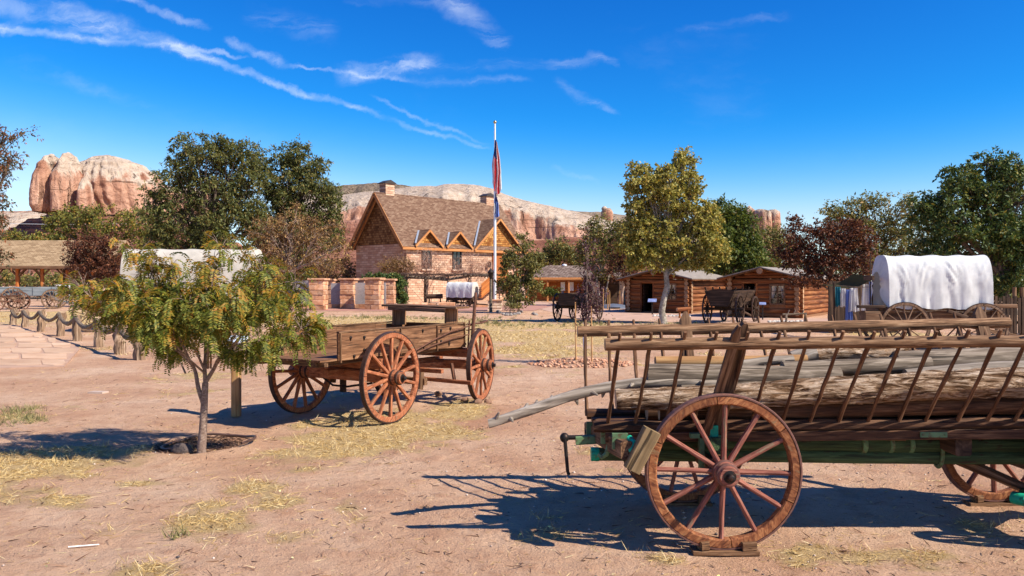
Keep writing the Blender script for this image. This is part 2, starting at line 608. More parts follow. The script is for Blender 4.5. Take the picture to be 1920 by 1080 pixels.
M_CABIN = wood('honey_cabin_log', (0.08, 0.022, 0.008), (0.225, 0.072, 0.022), (0.4, 0.175, 0.062), scale=9, crack=.6, rndv=.3)
M_CABEND = stone('cabin_log_end', [(.17, .085, .045), (.36, .21, .115), (.46, .30, .18)], 9, bump=.4)
M_CHINK = plain('tan_mud_chinking', (.22, .105, .052), .95)
M_ORANGE = wood('orange_stained_boards', (.24, .062, .014), (.42, .13, .03), (.52, .20, .055), scale=9, crack=.3)
M_TRIM = wood('varnished_fascia', (.30, .10, .03), (.48, .20, .065), (.56, .28, .11), scale=8, crack=.2, rndv=.1)
M_POST = wood('new_fir_post', (.27, .13, .05), (.42, .225, .09), (.52, .31, .14), scale=30, crack=.3)
M_SHINGLE = coursed('brown_asphalt_shingles', [(.12, .062, .040), (.185, .105, .068), (.26, .165, .11)], (.09, .05, .033), .34, .15, 'xy', .012, .8)
M_TANROOF = coursed('tan_asphalt_shingles', [(.24, .155, .085), (.33, .22, .125), (.42, .29, .17)], (.17, .11, .06), .5, .25, 'xy', .02, .8)
M_WOODROOF = coursed('grey_brown_wood_shakes', [(.10, .065, .05), (.18, .125, .10), (.27, .20, .165)], (.06, .04, .03), .3, .3, 'xy', .02, 1.0)
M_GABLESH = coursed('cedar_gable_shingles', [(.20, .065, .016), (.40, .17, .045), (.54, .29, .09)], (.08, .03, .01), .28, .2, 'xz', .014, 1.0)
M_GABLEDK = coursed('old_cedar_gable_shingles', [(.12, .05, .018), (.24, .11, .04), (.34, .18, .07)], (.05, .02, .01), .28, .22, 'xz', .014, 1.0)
M_WALLST = coursed('pink_sandstone_courses', [(.42, .22, .14), (.55, .34, .225), (.66, .455, .325)], (.34, .185, .12), .52, .21, 'xz', .016, 1.0, bdist=.05)
M_SAND = stone('orange_sandstone_block', [(.36, .15, .075), (.54, .28, .155), (.66, .42, .28)], 2.5, rndv=.6, bdist=.05)
M_SANDCAP = stone('sandstone_cap', [(.44, .20, .11), (.56, .29, .17), (.62, .36, .22)], 2.5, rndv=.1)
M_SANDPALE = stone('pale_sandstone', [(.50, .34, .24), (.60, .44, .33), (.66, .50, .39)], 2.5, rndv=.2)
M_ROCKP = stone('pink_boulder', [(.26, .15, .11), (.42, .28, .21), (.55, .40, .31)], 2.2, bdist=.08)
M_ROCKG = stone('grey_ring_rock', [(.13, .11, .10), (.25, .22, .20), (.40, .36, .32)], 5)
M_FLAGST = stone('peach_flagstone', [(.44, .265, .165), (.53, .34, .22), (.60, .41, .28)], 1.2, rndv=.2, bdist=.006, bump=.4)
M_WHITE = plain('white_paint', (.80, .80, .79), .45, 0, .04)
M_TIN = plain('brown_grey_sheet_roof', (.27, .225, .185), .75, 0, .25, 3)
M_FLASH = plain('zinc_flashing', (.42, .46, .52), .45, .4, .1)
M_FRAMEDK = plain('dark_window_frame', (.045, .035, .03), .5)
M_GLASS = plain('dark_window_glass', (.02, .025, .03), .08, 0, .1, 3, 0, .5)
M_BLACKIN = plain('dark_interior_boards', (.022, .014, .01), .9)
M_SIGNB = plain('blue_sign_panel', (.20, .24, .42), .35, 0, .35, 12, 0)
M_SIGNW = plain('pale_sign_panel', (.55, .60, .66), .35, 0, .25, 25, 0)
M_BARK = wood('grey_brown_bark', (.055, .038, .028), (.14, .10, .075), (.25, .19, .15), scale=22, stretch=.25, bump=.9, bdist=.01)
M_BARKY = wood('young_tree_bark', (.12, .075, .055), (.22, .15, .115), (.33, .25, .20), scale=60, stretch=.5, bump=.5)
M_BARKP = wood('pale_dappled_bark', (.12, .095, .075), (.30, .26, .21), (.48, .43, .37), scale=9, stretch=.8, bump=.6, crack=.5)
M_TWIG = plain('bare_pale_twigs', (.34, .24, .185), .9, 0, .25)
M_TWIGP = plain('pinkish_bare_twigs', (.30, .17, .12), .9, 0, .3)
M_HOSE = plain('brown_drip_hose', (.075, .04, .03), .5)
M_ROPE = wood('twisted_old_rope', (0.05, 0.034, 0.022), (0.16, 0.112, 0.075), (0.29, 0.215, 0.15), scale=30, stretch=.5, bump=1.0)
M_FPOST = wood('split_cedar_post', (0.09, 0.05, 0.028), (0.29, 0.185, 0.115), (0.52, 0.39, 0.28), scale=13, crack=.9, bump=.9, bdist=.012)
M_BRUSH = plain('dry_brush', (.11, .06, .04), .95, 0, .4)
M_PIPE = plain('galvanised_pole', (.74, .75, .77), .35, .3, .05)


def bark_log():
    m, t = new_mat('rough_cottonwood_bark')
    tc = t.n('TexCoord').outputs['Object']
    a = t.noise(t.mapping(tc, scale=(.16, 1, 1)), 30, 8, .68, 1.4)
    b = t.noise(t.mapping(tc, scale=(.4, 1, 1)), 7, 5, .6, .5)
    f = t.noise(tc, 90, 4, .6)
    col = t.ramp(a, [(.37, (.035, .016, .008)), (.46, (.17, .095, .052)), (.53, (.42, .285, .19)), (.64, (.66, .51, .39))])
    col = t.mix(t.mr(b, .5, .72, 0, .5), col, (.36, .20, .10))
    finish(t, col, .95, t.add(t.mul(a, 1.0), t.mul(f, .12)), 1.0, .05, spec=.1)
    return m


M_BARKLOG = bark_log()


def cloth_mat(name, col, trans=.25):
    m, t = new_mat(name)
    tc = t.n('TexCoord').outputs['Object']
    a = t.noise(tc, 3.5, 5, .6)
    c = t.ramp(a, [(.3, tuple(x * .80 for x in col)), (.62, col)])
    b = t.n('BsdfPrincipled', Roughness=.85)
    b.inputs['Specular IOR Level'].default_value = .1
    t.link(c, b.inputs['Base Color'])
    w = t.noise(tc, 60, 2, .5)
    bp = t.n('Bump', Strength=.1, Distance=.005, Height=w)
    t.link(bp.outputs[0], b.inputs['Normal'])
    tr = t.n('BsdfTranslucent')
    t.link(c, tr.inputs[0])
    mx = t.n('MixShader', Fac=trans)
    t.link(b.outputs[0], mx.inputs[1])
    t.link(tr.outputs[0], mx.inputs[2])
    o = t.n('OutputMaterial')
    t.link(mx.outputs[0], o.inputs[0])
    return m


M_CANVAS = cloth_mat('white_canvas', (.68, .675, .66), .10)
M_CANVASC = cloth_mat('cream_canvas', (.56, .51, .44), .12)
M_CTEAL = cloth_mat('teal_cloth', (.03, .20, .25))
M_CBLUE = cloth_mat('blue_cloth', (.16, .24, .55))
M_CWHITE = cloth_mat('white_cloth', (.72, .70, .68))
M_COLIVE = cloth_mat('olive_canvas', (.055, .05, .022))
M_CRED = cloth_mat('flag_red_cloth', (.62, .04, .045), .45)
M_CNAVY = cloth_mat('flag_navy_cloth', (.04, .06, .22), .4)
M_TARP = cloth_mat('grey_blue_groundsheet', (.11, .125, .17), 0)

L_LOCUST = leafmat('honey_locust_leaf', [(0, (0.050, 0.065, 0.022)), (.35, (0.101, 0.114, 0.034)), (.75, (0.168, 0.168, 0.049)), (.95, (0.224, 0.185, 0.056)), (1, (0.291, 0.179, 0.050))], .35)
L_LOCUST_Y = leafmat('turning_locust_leaf', [(0, (.14, .13, .02)), (.45, (.32, .235, .032)), (.8, (.44, .24, .03)), (1, (.42, .15, .02))], .4)
L_LOCUST_G = leafmat('green_locust_leaf', [(0, (0.062, 0.084, 0.012)), (.5, (0.140, 0.162, 0.021)), (.85, (0.246, 0.235, 0.031)), (1, (0.381, 0.280, 0.038))], .4)
L_COTTON = leafmat('cottonwood_leaf', [(0, (0.134, 0.140, 0.031)), (.4, (0.269, 0.252, 0.058)), (.75, (0.448, 0.386, 0.106)), (.96, (0.582, 0.448, 0.134)), (1, (0.560, 0.314, 0.067))], .35)
L_GREEN = leafmat('mid_green_leaf', [(0, (.038, .064, .014)), (.5, (.085, .118, .022)), (.85, (.14, .165, .03)), (1, (.21, .18, .04))], .35)
L_DKGREEN = leafmat('dark_green_leaf', [(0, (0.034, 0.064, 0.021)), (.5, (0.074, 0.117, 0.033)), (.85, (0.139, 0.175, 0.043)), (1, (0.288, 0.226, 0.046))], .25)
L_OLIVE = leafmat('olive_leaf', [(0, (0.088, 0.102, 0.036)), (.5, (0.170, 0.168, 0.049)), (.85, (0.276, 0.229, 0.064)), (1, (0.413, 0.229, 0.067))], .3)
L_PLUM = leafmat('plum_leaf', [(0, (0.039, 0.016, 0.013)), (.5, (0.108, 0.039, 0.023)), (.85, (0.207, 0.076, 0.039)), (1, (0.345, 0.149, 0.069))], .3)
L_PLUMV = leafmat('purple_plum_leaf', [(0, (0.031, 0.013, 0.015)), (.5, (0.075, 0.027, 0.035)), (.85, (0.125, 0.056, 0.062)), (1, (0.250, 0.150, 0.138))], .25)
L_BROWN = leafmat('dry_brown_leaf', [(0, (0.090, 0.052, 0.026)), (.5, (0.217, 0.118, 0.049)), (.85, (0.331, 0.187, 0.067)), (1, (0.433, 0.282, 0.090))], .25)
L_YGREEN = leafmat('yellow_green_leaf', [(0, (0.068, 0.085, 0.020)), (.5, (0.170, 0.170, 0.034)), (.85, (0.289, 0.255, 0.051)), (1, (0.476, 0.238, 0.051))], .35)
L_REDTIP = leafmat('grey_green_red_leaf', [(0, (0.051, 0.060, 0.031)), (.45, (0.111, 0.102, 0.048)), (.75, (0.204, 0.093, 0.043)), (1, (0.306, 0.102, 0.043))], .3)
L_PINK = leafmat('bare_pink_twig', [(0, (0.195, 0.098, 0.060)), (.5, (0.390, 0.210, 0.143)), (1, (0.630, 0.390, 0.285))], .1)
L_STRAW = leafmat('dry_straw', [(0, (.32, .185, .065)), (.3, (.55, .365, .14)), (.7, (.72, .525, .24)), (1, (.80, .67, .41))], .3, .7)
L_WEED = leafmat('green_weed', [(0, (.12, .115, .05)), (.6, (.23, .21, .085)), (1, (.40, .33, .14))], .2)
L_ASH = leafmat('olive_gold_leaf', [(0, (.06, .066, .02)), (.5, (.135, .13, .036)), (.85, (.25, .215, .06)), (1, (.34, .25, .07))], .3)
L_MULCH = leafmat('dark_mulch', [(0, (.055, .028, .017)), (.6, (.16, .08, .046)), (1, (.36, .21, .12))], .0)

# ---------------------------------------------------------------- ground
BLOBS = []   # straw patches in world metres: x, y, rx, ry, strength
for px, py, rx, ry, st in [
        (60, 880, 210, 42, .85), (330, 862, 130, 25, .35), (700, 812, 190, 42, 1.0), (620, 850, 150, 26, .8), (860, 775, 70, 30, .8), (800, 790, 90, 30, .7),
        (470, 915, 60, 12, .45), (900, 885, 40, 10, .45), (380, 985, 70, 16, .5), (1060, 1005, 120, 26, .55), (1010, 965, 60, 16, .4),
        (1530, 840, 130, 22, .35), (1700, 870, 120, 18, .4), (1600, 1045, 160, 22, .5), (1800, 985, 120, 18, .3), (1150, 850, 60, 8, .4),
        (200, 1000, 60, 10, .4), (130, 940, 120, 14, .45), (250, 905, 80, 12, .5), (400, 950, 50, 8, .4), (720, 905, 50, 8, .35), (560, 880, 60, 10, .5), (880, 960, 40, 8, .3), (1250, 1050, 60, 12, .4), (1420, 930, 60, 10, .4), (520, 940, 90, 10, .5), (770, 1040, 60, 10, .4), (640, 952, 40, 10, .5), (680, 972, 40, 10, .5), (60, 780, 90, 22, .4), (330, 735, 120, 12, .35), (160, 712, 130, 10, .35), (430, 705, 120, 12, .35),
        (760, 690, 260, 14, .4), (980, 655, 140, 14, .7), (860, 632, 300, 16, .95), (1180, 640, 200, 12, .7), (640, 603, 260, 9, .95), (980, 612, 180, 8, .9),
        (1080, 612, 120, 8, .8), (60, 597, 150, 8, .95), (250, 602, 200, 8, .9), (120, 588, 260, 5, .9), (1850, 640, 200, 18, .7), (1300, 602, 160, 5, .6), (1450, 660, 200, 10, .3),
        (240, 650, 80, 8, .5), (560, 1010, 50, 10, .35), (990, 1060, 60, 12, .4), (590, 1060, 60, 14, .3), (250, 1070, 90, 14, .45), (1100, 780, 60, 8, .2)]:
    a = G(px, py)
    t0, t1 = G(px, py - ry), G(px, py + ry)
    BLOBS.append((a.x, (t0.y + t1.y) / 2, rx / F * a.y, max(.2, (t0.y - t1.y) / 2), st))
MOUND = G(1092, 684)
WELL = G(372, 838)


def straw(x, y):
    m = np.zeros_like(x)
    for bx, by, rx, ry, st in BLOBS:
        m = np.maximum(m, st * np.exp(-(((x - bx) / rx) ** 2 + ((y - by) / ry) ** 2) * .8))
    n = fbm(x * 1.1, y * 1.1, 5, 3)
    n2 = fbm(x * .35, y * .35, 3, 40)
    n3 = fbm(x * 4.0, y * 4.0, 3, 90)
    return np.clip((m * 1.0 + (n2 - .5) * .45 - .02 - (1 - n) * .95 - (n3 - .5) * .7) * 1.8 + .62, 0, 1)


def gh(x, y):
    x = np.asarray(x, float)
    y = np.asarray(y, float)
    r = np.hypot(x, y)
    z = (fbm(x * .5, y * .5, 3, 5) - .5) * .05 + (fbm(x * 2.2, y * 2.2, 3, 9) - .5) * .026 + (fbm(x * 7, y * 7, 3, 31) - .5) * .018
    z = z * np.clip(1.3 - r / 60, .15, 1)
    d = np.hypot((x - WELL.x) / 1.0, (y - WELL.y) / 1.05)
    z = z + .035 * np.exp(-((d - .52) / .16) ** 2) - .02 * np.exp(-(d / .4) ** 4)
    d = np.hypot((x - MOUND.x) / .95, (y - MOUND.y) / .9)
    z = z + .09 * np.exp(-(d / .8) ** 2) * (.6 + .8 * fbm(x * 6, y * 6, 3, 77))
    return z


def axis_pts(lo, hi, fine0, fine1, step, grow):
    c = list(np.arange(fine0, fine1, step))
    s, v = step, fine1
    up = []
    while v < hi:
        up.append(v)
        s *= grow
        v += s
    up.append(hi)
    s, v = step, fine0 - step
    dn = []
    while v > lo:
        dn.append(v)
        s *= grow
        v -= s
    dn.append(lo)
    return np.array(dn[::-1] + c + up)


def build_ground():
    xs = axis_pts(-4000, 4000, -6, 5, .045, 1.022)
    ys = axis_pts(-400, 6000, 2.6, 9, .045, 1.018)
    X, Y = np.meshgrid(xs, ys)
    Z = gh(X, Y)
    nx, ny = len(xs), len(ys)
    V = np.stack([X, Y, Z], -1).reshape(-1, 3)
    i = np.arange(nx - 1)[None, :] + nx * np.arange(ny - 1)[:, None]
    Fc = np.stack([i, i + 1, i + nx + 1, i + nx], -1).reshape(-1, 4)
    me = npmesh('ground', V, Fc, True)
    at = me.attributes.new('straw', 'FLOAT', 'POINT')
    at.data.foreach_set('value', straw(X, Y).ravel().astype(np.float32))
    m, t = new_mat('red_desert_dirt')
    pos = t.n('NewGeometry').outputs['Position']
    sa = t.n('Attribute', _attribute_name='straw').outputs['Fac']
    n1 = t.noise(pos, .55, 6, .6, .3)
    n2 = t.noise(pos, 4.5, 7, .65, .2)
    n3 = t.noise(pos, 60, 6, .7)
    n4 = t.noise(pos, 260, 3, .6)
    col = t.ramp(n1, [(.3, (.43, .228, .135)), (.5, (.545, .33, .208)), (.68, (.63, .42, .285))])
    col = t.mix(t.mr(n2, .45, .72, 0, .6), col, (.39, .195, .112))
    col = t.mix(t.mr(n3, .54, .68, 0, .6), col, (.25, .12, .07))
    col = t.mix(t.mr(n4, .60, .75, 0, .5), col, (.58, .42, .31))
    vor = t.n('TexVoronoi', Scale=34.0, _feature='F1')
    t.link(pos, vor.inputs['Vector'])
    gm = t.mul(t.mr(vor.outputs[0], .12, .24, 1, 0), t.mr(t.noise(pos, 1.3, 4, .6), .46, .62))
    gcol = t.ramp(t.n('SeparateColor', i0=vor.outputs[1]).outputs[0], [(0, (.08, .065, .06)), (.5, (.22, .16, .13)), (1, (.45, .36, .30))])
    col = t.mix(t.mul(gm, .8), col, gcol)
    fibre = t.noise(t.mapping(pos, scale=(1, 1, 1)), 42, 6, .7, 2.5)
    scol = t.ramp(fibre, [(.3, (.36, .22, .10)), (.5, (.52, .36, .16)), (.72, (.64, .48, .25))])
    sm = t.math('MULTIPLY', t.mr(t.add(sa, t.mul(t.sub(fibre, .5), .9)), .30, .75), .85)
    col = t.mix(sm, col, scol)
    n5 = t.noise(pos, 14, 5, .6, .5)
    h = t.add(t.add(t.mul(n3, .6), t.add(t.mul(n4, .2), t.mul(n5, .55))), t.add(t.mul(n2, 1.4), t.add(t.mul(gm, .25), t.mul(t.mul(fibre, sm), .5))))
    finish(t, col, .95, h, .85, .05, spec=.12)
    me.materials.append(m)
    link_mesh('ground', me, kind='structure')


build_ground()


def scatter_tris(name, base, dirs, width, mat, parent=None, bend=None, **tags):
    """thin blades: base (n,3), dirs (n,3)"""
    n = len(base)
    side = np.cross(dirs, RNG.normal(size=(n, 3)))
    side /= np.linalg.norm(side, axis=1, keepdims=True) + 1e-9
    w = np.broadcast_to(np.asarray(width, float), (n,))[:, None]
    mid = base + dirs * .5
    if bend is not None:
        tip = base + dirs + bend
    else:
        tip = base + dirs
    V = np.stack([base - side * w * .5, base + side * w * .5, mid + side * w * .45, tip, mid - side * w * .45], 1).reshape(-1, 3)
    i = np.arange(n) * 5
    Fc = np.concatenate([np.stack([i, i + 1, i + 2, i + 4], 1)], 0)
    F2 = np.stack([i + 4, i + 2, i + 3, i + 3], 1)
    me = bpy.data.meshes.new(name)
    tri = np.concatenate([np.stack([i, i + 1, i + 2], 1), np.stack([i, i + 2, i + 4], 1), np.stack([i + 4, i + 2, i + 3], 1)])
    me = npmesh(name, V, tri)
    return link_mesh(name, me, mat, parent, **tags)


def build_straw():
    def cand(n, y0, y1, k=1.0):
        y = y0 * (y1 / y0) ** RNG.random(n)
        x = (RNG.random(n) - .5) * 1.34 * y * k
        return x, y
    x1, y1 = cand(26000, 3.9, 22)
    m = straw(x1, y1)
    keep = RNG.random(len(m)) < np.clip((m - .25) * 1.25, 0.006, 1) ** 1.3
    x, y, m = x1[keep], y1[keep], m[keep]
    per = 9
    n = len(x) * per
    bx = np.repeat(x, per) + RNG.normal(size=n) * .05
    by = np.repeat(y, per) + RNG.normal(size=n) * .05
    base = np.stack([bx, by, gh(bx, by) + .003], 1)
    ang = RNG.random(n) * 2 * np.pi
    el = np.abs(RNG.normal(size=n)) * .28 + .03
    upr = np.repeat(RNG.random(len(x)) < .14, per)
    el = np.where(upr, .5 + RNG.random(n) * .8, el)
    L = (.025 + RNG.random(n) * .07) * np.where(upr, 1.05, 1.0)
    d = np.stack([np.cos(ang) * np.cos(el), np.sin(ang) * np.cos(el), np.sin(el)], 1) * L[:, None]
    w = .0026 + np.clip(by, 4, 20) * .00022
    scatter_tris('dry_straw_grass', base, d, w, L_STRAW, kind='stuff', label='dry yellow straw and grass stubble lying in patches on the red dirt')
    # single stalks and bits of straw blown everywhere
    x, y = cand(5200, 3.9, 16)
    n = len(x)
    base = np.stack([x, y, gh(x, y) + .004], 1)
    ang = RNG.random(n) * 2 * np.pi
    el = np.abs(RNG.normal(size=n)) * .12
    d = np.stack([np.cos(ang) * np.cos(el), np.sin(ang) * np.cos(el), np.sin(el)], 1) * (.015 + RNG.random(n) ** 2 * .09)[:, None]
    scatter_tris('straw_litter', base, d, .0022 + y * .0002, L_STRAW, kind='stuff', label='loose single stalks of straw blown over the dirt')
    # bigger tufts further off
    x1, y1 = cand(16000, 16, 56)
    m = straw(x1, y1)
    keep = RNG.random(len(m)) < np.clip((m - .3) * 1.0, 0, 1)
    x, y = x1[keep], y1[keep]
    per = 7
    n = len(x) * per
    bx = np.repeat(x, per) + RNG.normal(size=n) * .13
    by = np.repeat(y, per) + RNG.normal(size=n) * .13
    base = np.stack([bx, by, gh(bx, by)], 1)
    ang = RNG.random(n) * 2 * np.pi
    el = .12 + RNG.random(n) * .7
    d = np.stack([np.cos(ang) * np.cos(el), np.sin(ang) * np.cos(el), np.sin(el)], 1) * (.05 + RNG.random(n) * .09)[:, None]
    scatter_tris('mown_straw_grass', base, d, .013, L_STRAW, kind='stuff', label='short dry grass on the ground between the far wagons and cabins')
    # weeds
    pts = []
    for px, py, rx, ry, k in [(40, 785, 60, 18, 50), (30, 770, 50, 8, 20), (850, 597, 120, 4, 90), (690, 596, 120, 4, 120), (930, 606, 60, 4, 70), (1250, 610, 90, 4, 80), (1000, 610, 130, 5, 60), (1110, 607, 40, 6, 60), (1850, 650, 60, 12, 60), (330, 1010, 20, 4, 5)]:
        for _ in range(k):
            g = G(px + rnd.gauss(0, .5) * rx, max(545, py + rnd.gauss(0, .5) * ry))
            pts.append((g.x, g.y))
    pts = np.array(pts)
    per = 10
    n = len(pts) * per
    b2 = np.repeat(pts, per, 0) + RNG.normal(size=(n, 2)) * .03
    base = np.stack([b2[:, 0], b2[:, 1], gh(b2[:, 0], b2[:, 1])], 1)
    ang = RNG.random(n) * 2 * np.pi
    el = .5 + RNG.random(n) * .9
    sc = np.where(b2[:, 1] > 20, 1.3, 1.0)
    d = np.stack([np.cos(ang) * np.cos(el), np.sin(ang) * np.cos(el), np.sin(el)], 1) * ((.04 + RNG.random(n) * .09) * sc)[:, None]
    scatter_tris('green_weeds', base, d, .006 * sc ** 3, L_WEED, kind='stuff', label='sparse greyish green weeds growing in the dry dirt')
    # mulch in the tree well and brown litter
    n = 1900
    a, r = RNG.random(n) * 2 * np.pi, np.sqrt(RNG.random(n)) * .45
    bx, by = WELL.x + r * np.cos(a), WELL.y + r * np.sin(a)
    extra = 1500
    ex, ey = cand(extra, 4, 14)
    bx, by = np.concatenate([bx, ex]), np.concatenate([by, ey])
    n = len(bx)
    base = np.stack([bx, by, gh(bx, by) + .004], 1)
    ang = RNG.random(n) * 2 * np.pi
    el = RNG.random(n) * .35
    d = np.stack([np.cos(ang) * np.cos(el), np.sin(ang) * np.cos(el), np.sin(el)], 1) * (.02 + RNG.random(n) * .09)[:, None]
    scatter_tris('mulch', base, d, .007, L_MULCH, kind='stuff', label='dark bark mulch and twig litter round the young tree')
    # pebbles and clods
    def stones(name, x, y, r, mat, lab):
        n = len(x)
        z = gh(x, y) + r * .25
        base = np.array([[1, 0, 0], [-.5, .87, 0], [-.5, -.87, 0], [.1, .05, .75], [.5, .87, .15], [-1, .1, .2], [.45, -.9, .1], [0, 0, -.4]])
        fc = np.array([[0, 4, 3], [4, 1, 3], [1, 5, 3], [5, 2, 3], [2, 6, 3], [6, 0, 3], [0, 7, 4], [4, 7, 1], [1, 7, 5], [5, 7, 2], [2, 7, 6], [6, 7, 0]])
        a = RNG.random(n) * 2 * np.pi
        c, s_ = np.cos(a), np.sin(a)
        P = base[None] * (1 + .5 * (RNG.random((n, 8, 1)) - .5))
        Q = np.stack([P[..., 0] * c[:, None] - P[..., 1] * s_[:, None], P[..., 0] * s_[:, None] + P[..., 1] * c[:, None], P[..., 2]], -1) * r[:, None, None]
        Q += np.stack([x, y, z], 1)[:, None]
        Fc = (fc[None] + (np.arange(n) * 8)[:, None, None]).reshape(-1, 3)
        link_mesh(name, npmesh(name, Q.reshape(-1, 3), Fc), mat, kind='stuff', label=lab)
    x1, y1 = cand(9000, 4, 26)
    g = fbm(x1 * .8, y1 * .8, 3, 60)
    hot = np.exp(-(((x1 - .5) / 1.2) ** 2 + ((y1 - 10) / 2.2) ** 2)) + .8 * np.exp(-(((x1 + 4.4) / 1.0) ** 2 + ((y1 - 10.5) / .8) ** 2))
    keep = RNG.random(len(x1)) < np.clip((g - .52) * 2.4, .02, .5) + hot * .7
    x, y = x1[keep], y1[keep]
    r = .0035 + RNG.random(len(x)) ** 3 * .011
    PEB = leafmat('mixed_pebbles', [(0, (0.093, 0.076, 0.076)), (.4, (0.255, 0.187, 0.153)), (.75, (0.476, 0.340, 0.272)), (1, (0.800, 0.714, 0.612))], 0, .9)
    stones('pebbles', x, y, r, PEB, 'small dark and pale pebbles strewn over the red dirt')
    n = 900
    a, rr = RNG.random(n) * 2 * np.pi, np.sqrt(RNG.random(n))
    x, y = MOUND.x + rr * np.cos(a) * 1.15, MOUND.y + rr * np.sin(a) * .9
    CLOD = leafmat('red_clods', [(0, (0.272, 0.119, 0.068)), (.6, (0.510, 0.255, 0.153)), (1, (0.714, 0.408, 0.264))], 0, .95)
    stones('dirt_clods', x, y, .010 + RNG.random(n) ** 3 * .04, CLOD, 'loose red clods dug up round the staked sapling')
    # yellow fallen leaves
    x1, y1 = cand(60, 4, 12)
    x, y = x1, y1
    base = np.stack([x, y, gh(x, y) + .01], 1)
    ang = RNG.random(len(x)) * 2 * np.pi
    d = np.stack([np.cos(ang), np.sin(ang), RNG.random(len(x)) * .4], 1) * .02
    scatter_tris('fallen_leaves', base, d, .012, leafmat('fallen_leaf', [(0, (0.800, 0.680, 0.136)), (1, (0.800, 0.800, 0.425))], .2), kind='stuff', label='a few fallen yellow leaves on the dirt')


build_straw()
# ---------------------------------------------------------------- rock country far behind
def rock_mat():
    m, t = new_mat('banded_sandstone')
    pos = t.n('NewGeometry').outputs['Position']
    sp = t.n('SeparateXYZ', i0=pos)
    capa = t.n('Attribute', _attribute_name='cap').outputs['Fac']     # 1 in the white cap rock, 0 in the red beds
    n1 = t.noise(pos, .045, 6, .6, .4)
    n2 = t.noise(pos, .22, 7, .68, .6)
    streak = t.noise(t.mapping(pos, scale=(.16, .16, .012)), 1.0, 6, .62, .3)
    band = t.noise(t.mapping(pos, scale=(.006, .006, .36)), 1.0, 6, .7, .2)
    ledge = t.noise(t.mapping(pos, scale=(.012, .012, .95)), 1.0, 4, .6, .1)
    white = t.ramp(n2, [(.3, (.36, .25, .18)), (.5, (.49, .375, .285)), (.7, (.58, .47, .38))])
    red = t.ramp(streak, [(.3, (.25, .11, .07)), (.46, (.42, .22, .145)), (.6, (.54, .315, .22)), (.75, (.62, .43, .32))])
    red = t.mix(t.mr(n2, .5, .75, 0, .5), red, (.28, .12, .07))
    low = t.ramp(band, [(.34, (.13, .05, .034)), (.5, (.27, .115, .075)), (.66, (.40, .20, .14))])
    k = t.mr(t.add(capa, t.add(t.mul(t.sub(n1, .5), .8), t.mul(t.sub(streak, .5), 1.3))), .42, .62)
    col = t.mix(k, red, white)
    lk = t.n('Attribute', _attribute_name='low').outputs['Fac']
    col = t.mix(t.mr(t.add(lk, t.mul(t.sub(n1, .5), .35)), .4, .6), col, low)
    dk = t.n('Attribute', _attribute_name='scrub').outputs['Fac']
    dot = t.noise(pos, .5, 4, .7)
    scr = t.ramp(dot, [(.4, (.09, .075, .05)), (.52, (.22, .16, .115)), (.7, (.30, .22, .165))])
    col = t.mix(dk, col, scr)
    ckn = t.noise(t.mapping(pos, scale=(.14, .14, .009), loc=(5, 2, 0)), 1.0, 5, .55, .8)
    ckm = t.mul(t.mr(ckn, .60, .66), t.mr(t.noise(pos, .05, 3, .5), .4, .55))
    bed = t.noise(t.mapping(pos, scale=(.02, .02, .55), loc=(1, 7, 3)), 1.0, 5, .65, .4)
    bkm = t.mul(t.mr(bed, .62, .68), t.mr(t.noise(pos, .08, 3, .5), .45, .6))
    ckm = t.math('MAXIMUM', ckm, t.mul(bkm, .7))
    col = t.mix(t.mul(ckm, .7), col, (.15, .075, .05))
    h = t.add(t.add(t.mul(n2, 1.3), t.mul(streak, .8)), t.sub(t.mul(ledge, t.add(t.mul(lk, .7), .06)), t.mul(ckm, 1.2)))
    finish(t, col, .95, h, 1.0, 2.2, spec=.05)
    return m


M_BUTTE = rock_mat()


def set_attr(me, name, vals):
    a = me.attributes.new(name, 'FLOAT', 'POINT')
    a.data.foreach_set('value', np.asarray(vals, dtype=np.float32))


def fb(x, y, z, o=4):
    return noise.fractal(Vector((x, y, z)), 0.9, 2.1, o)


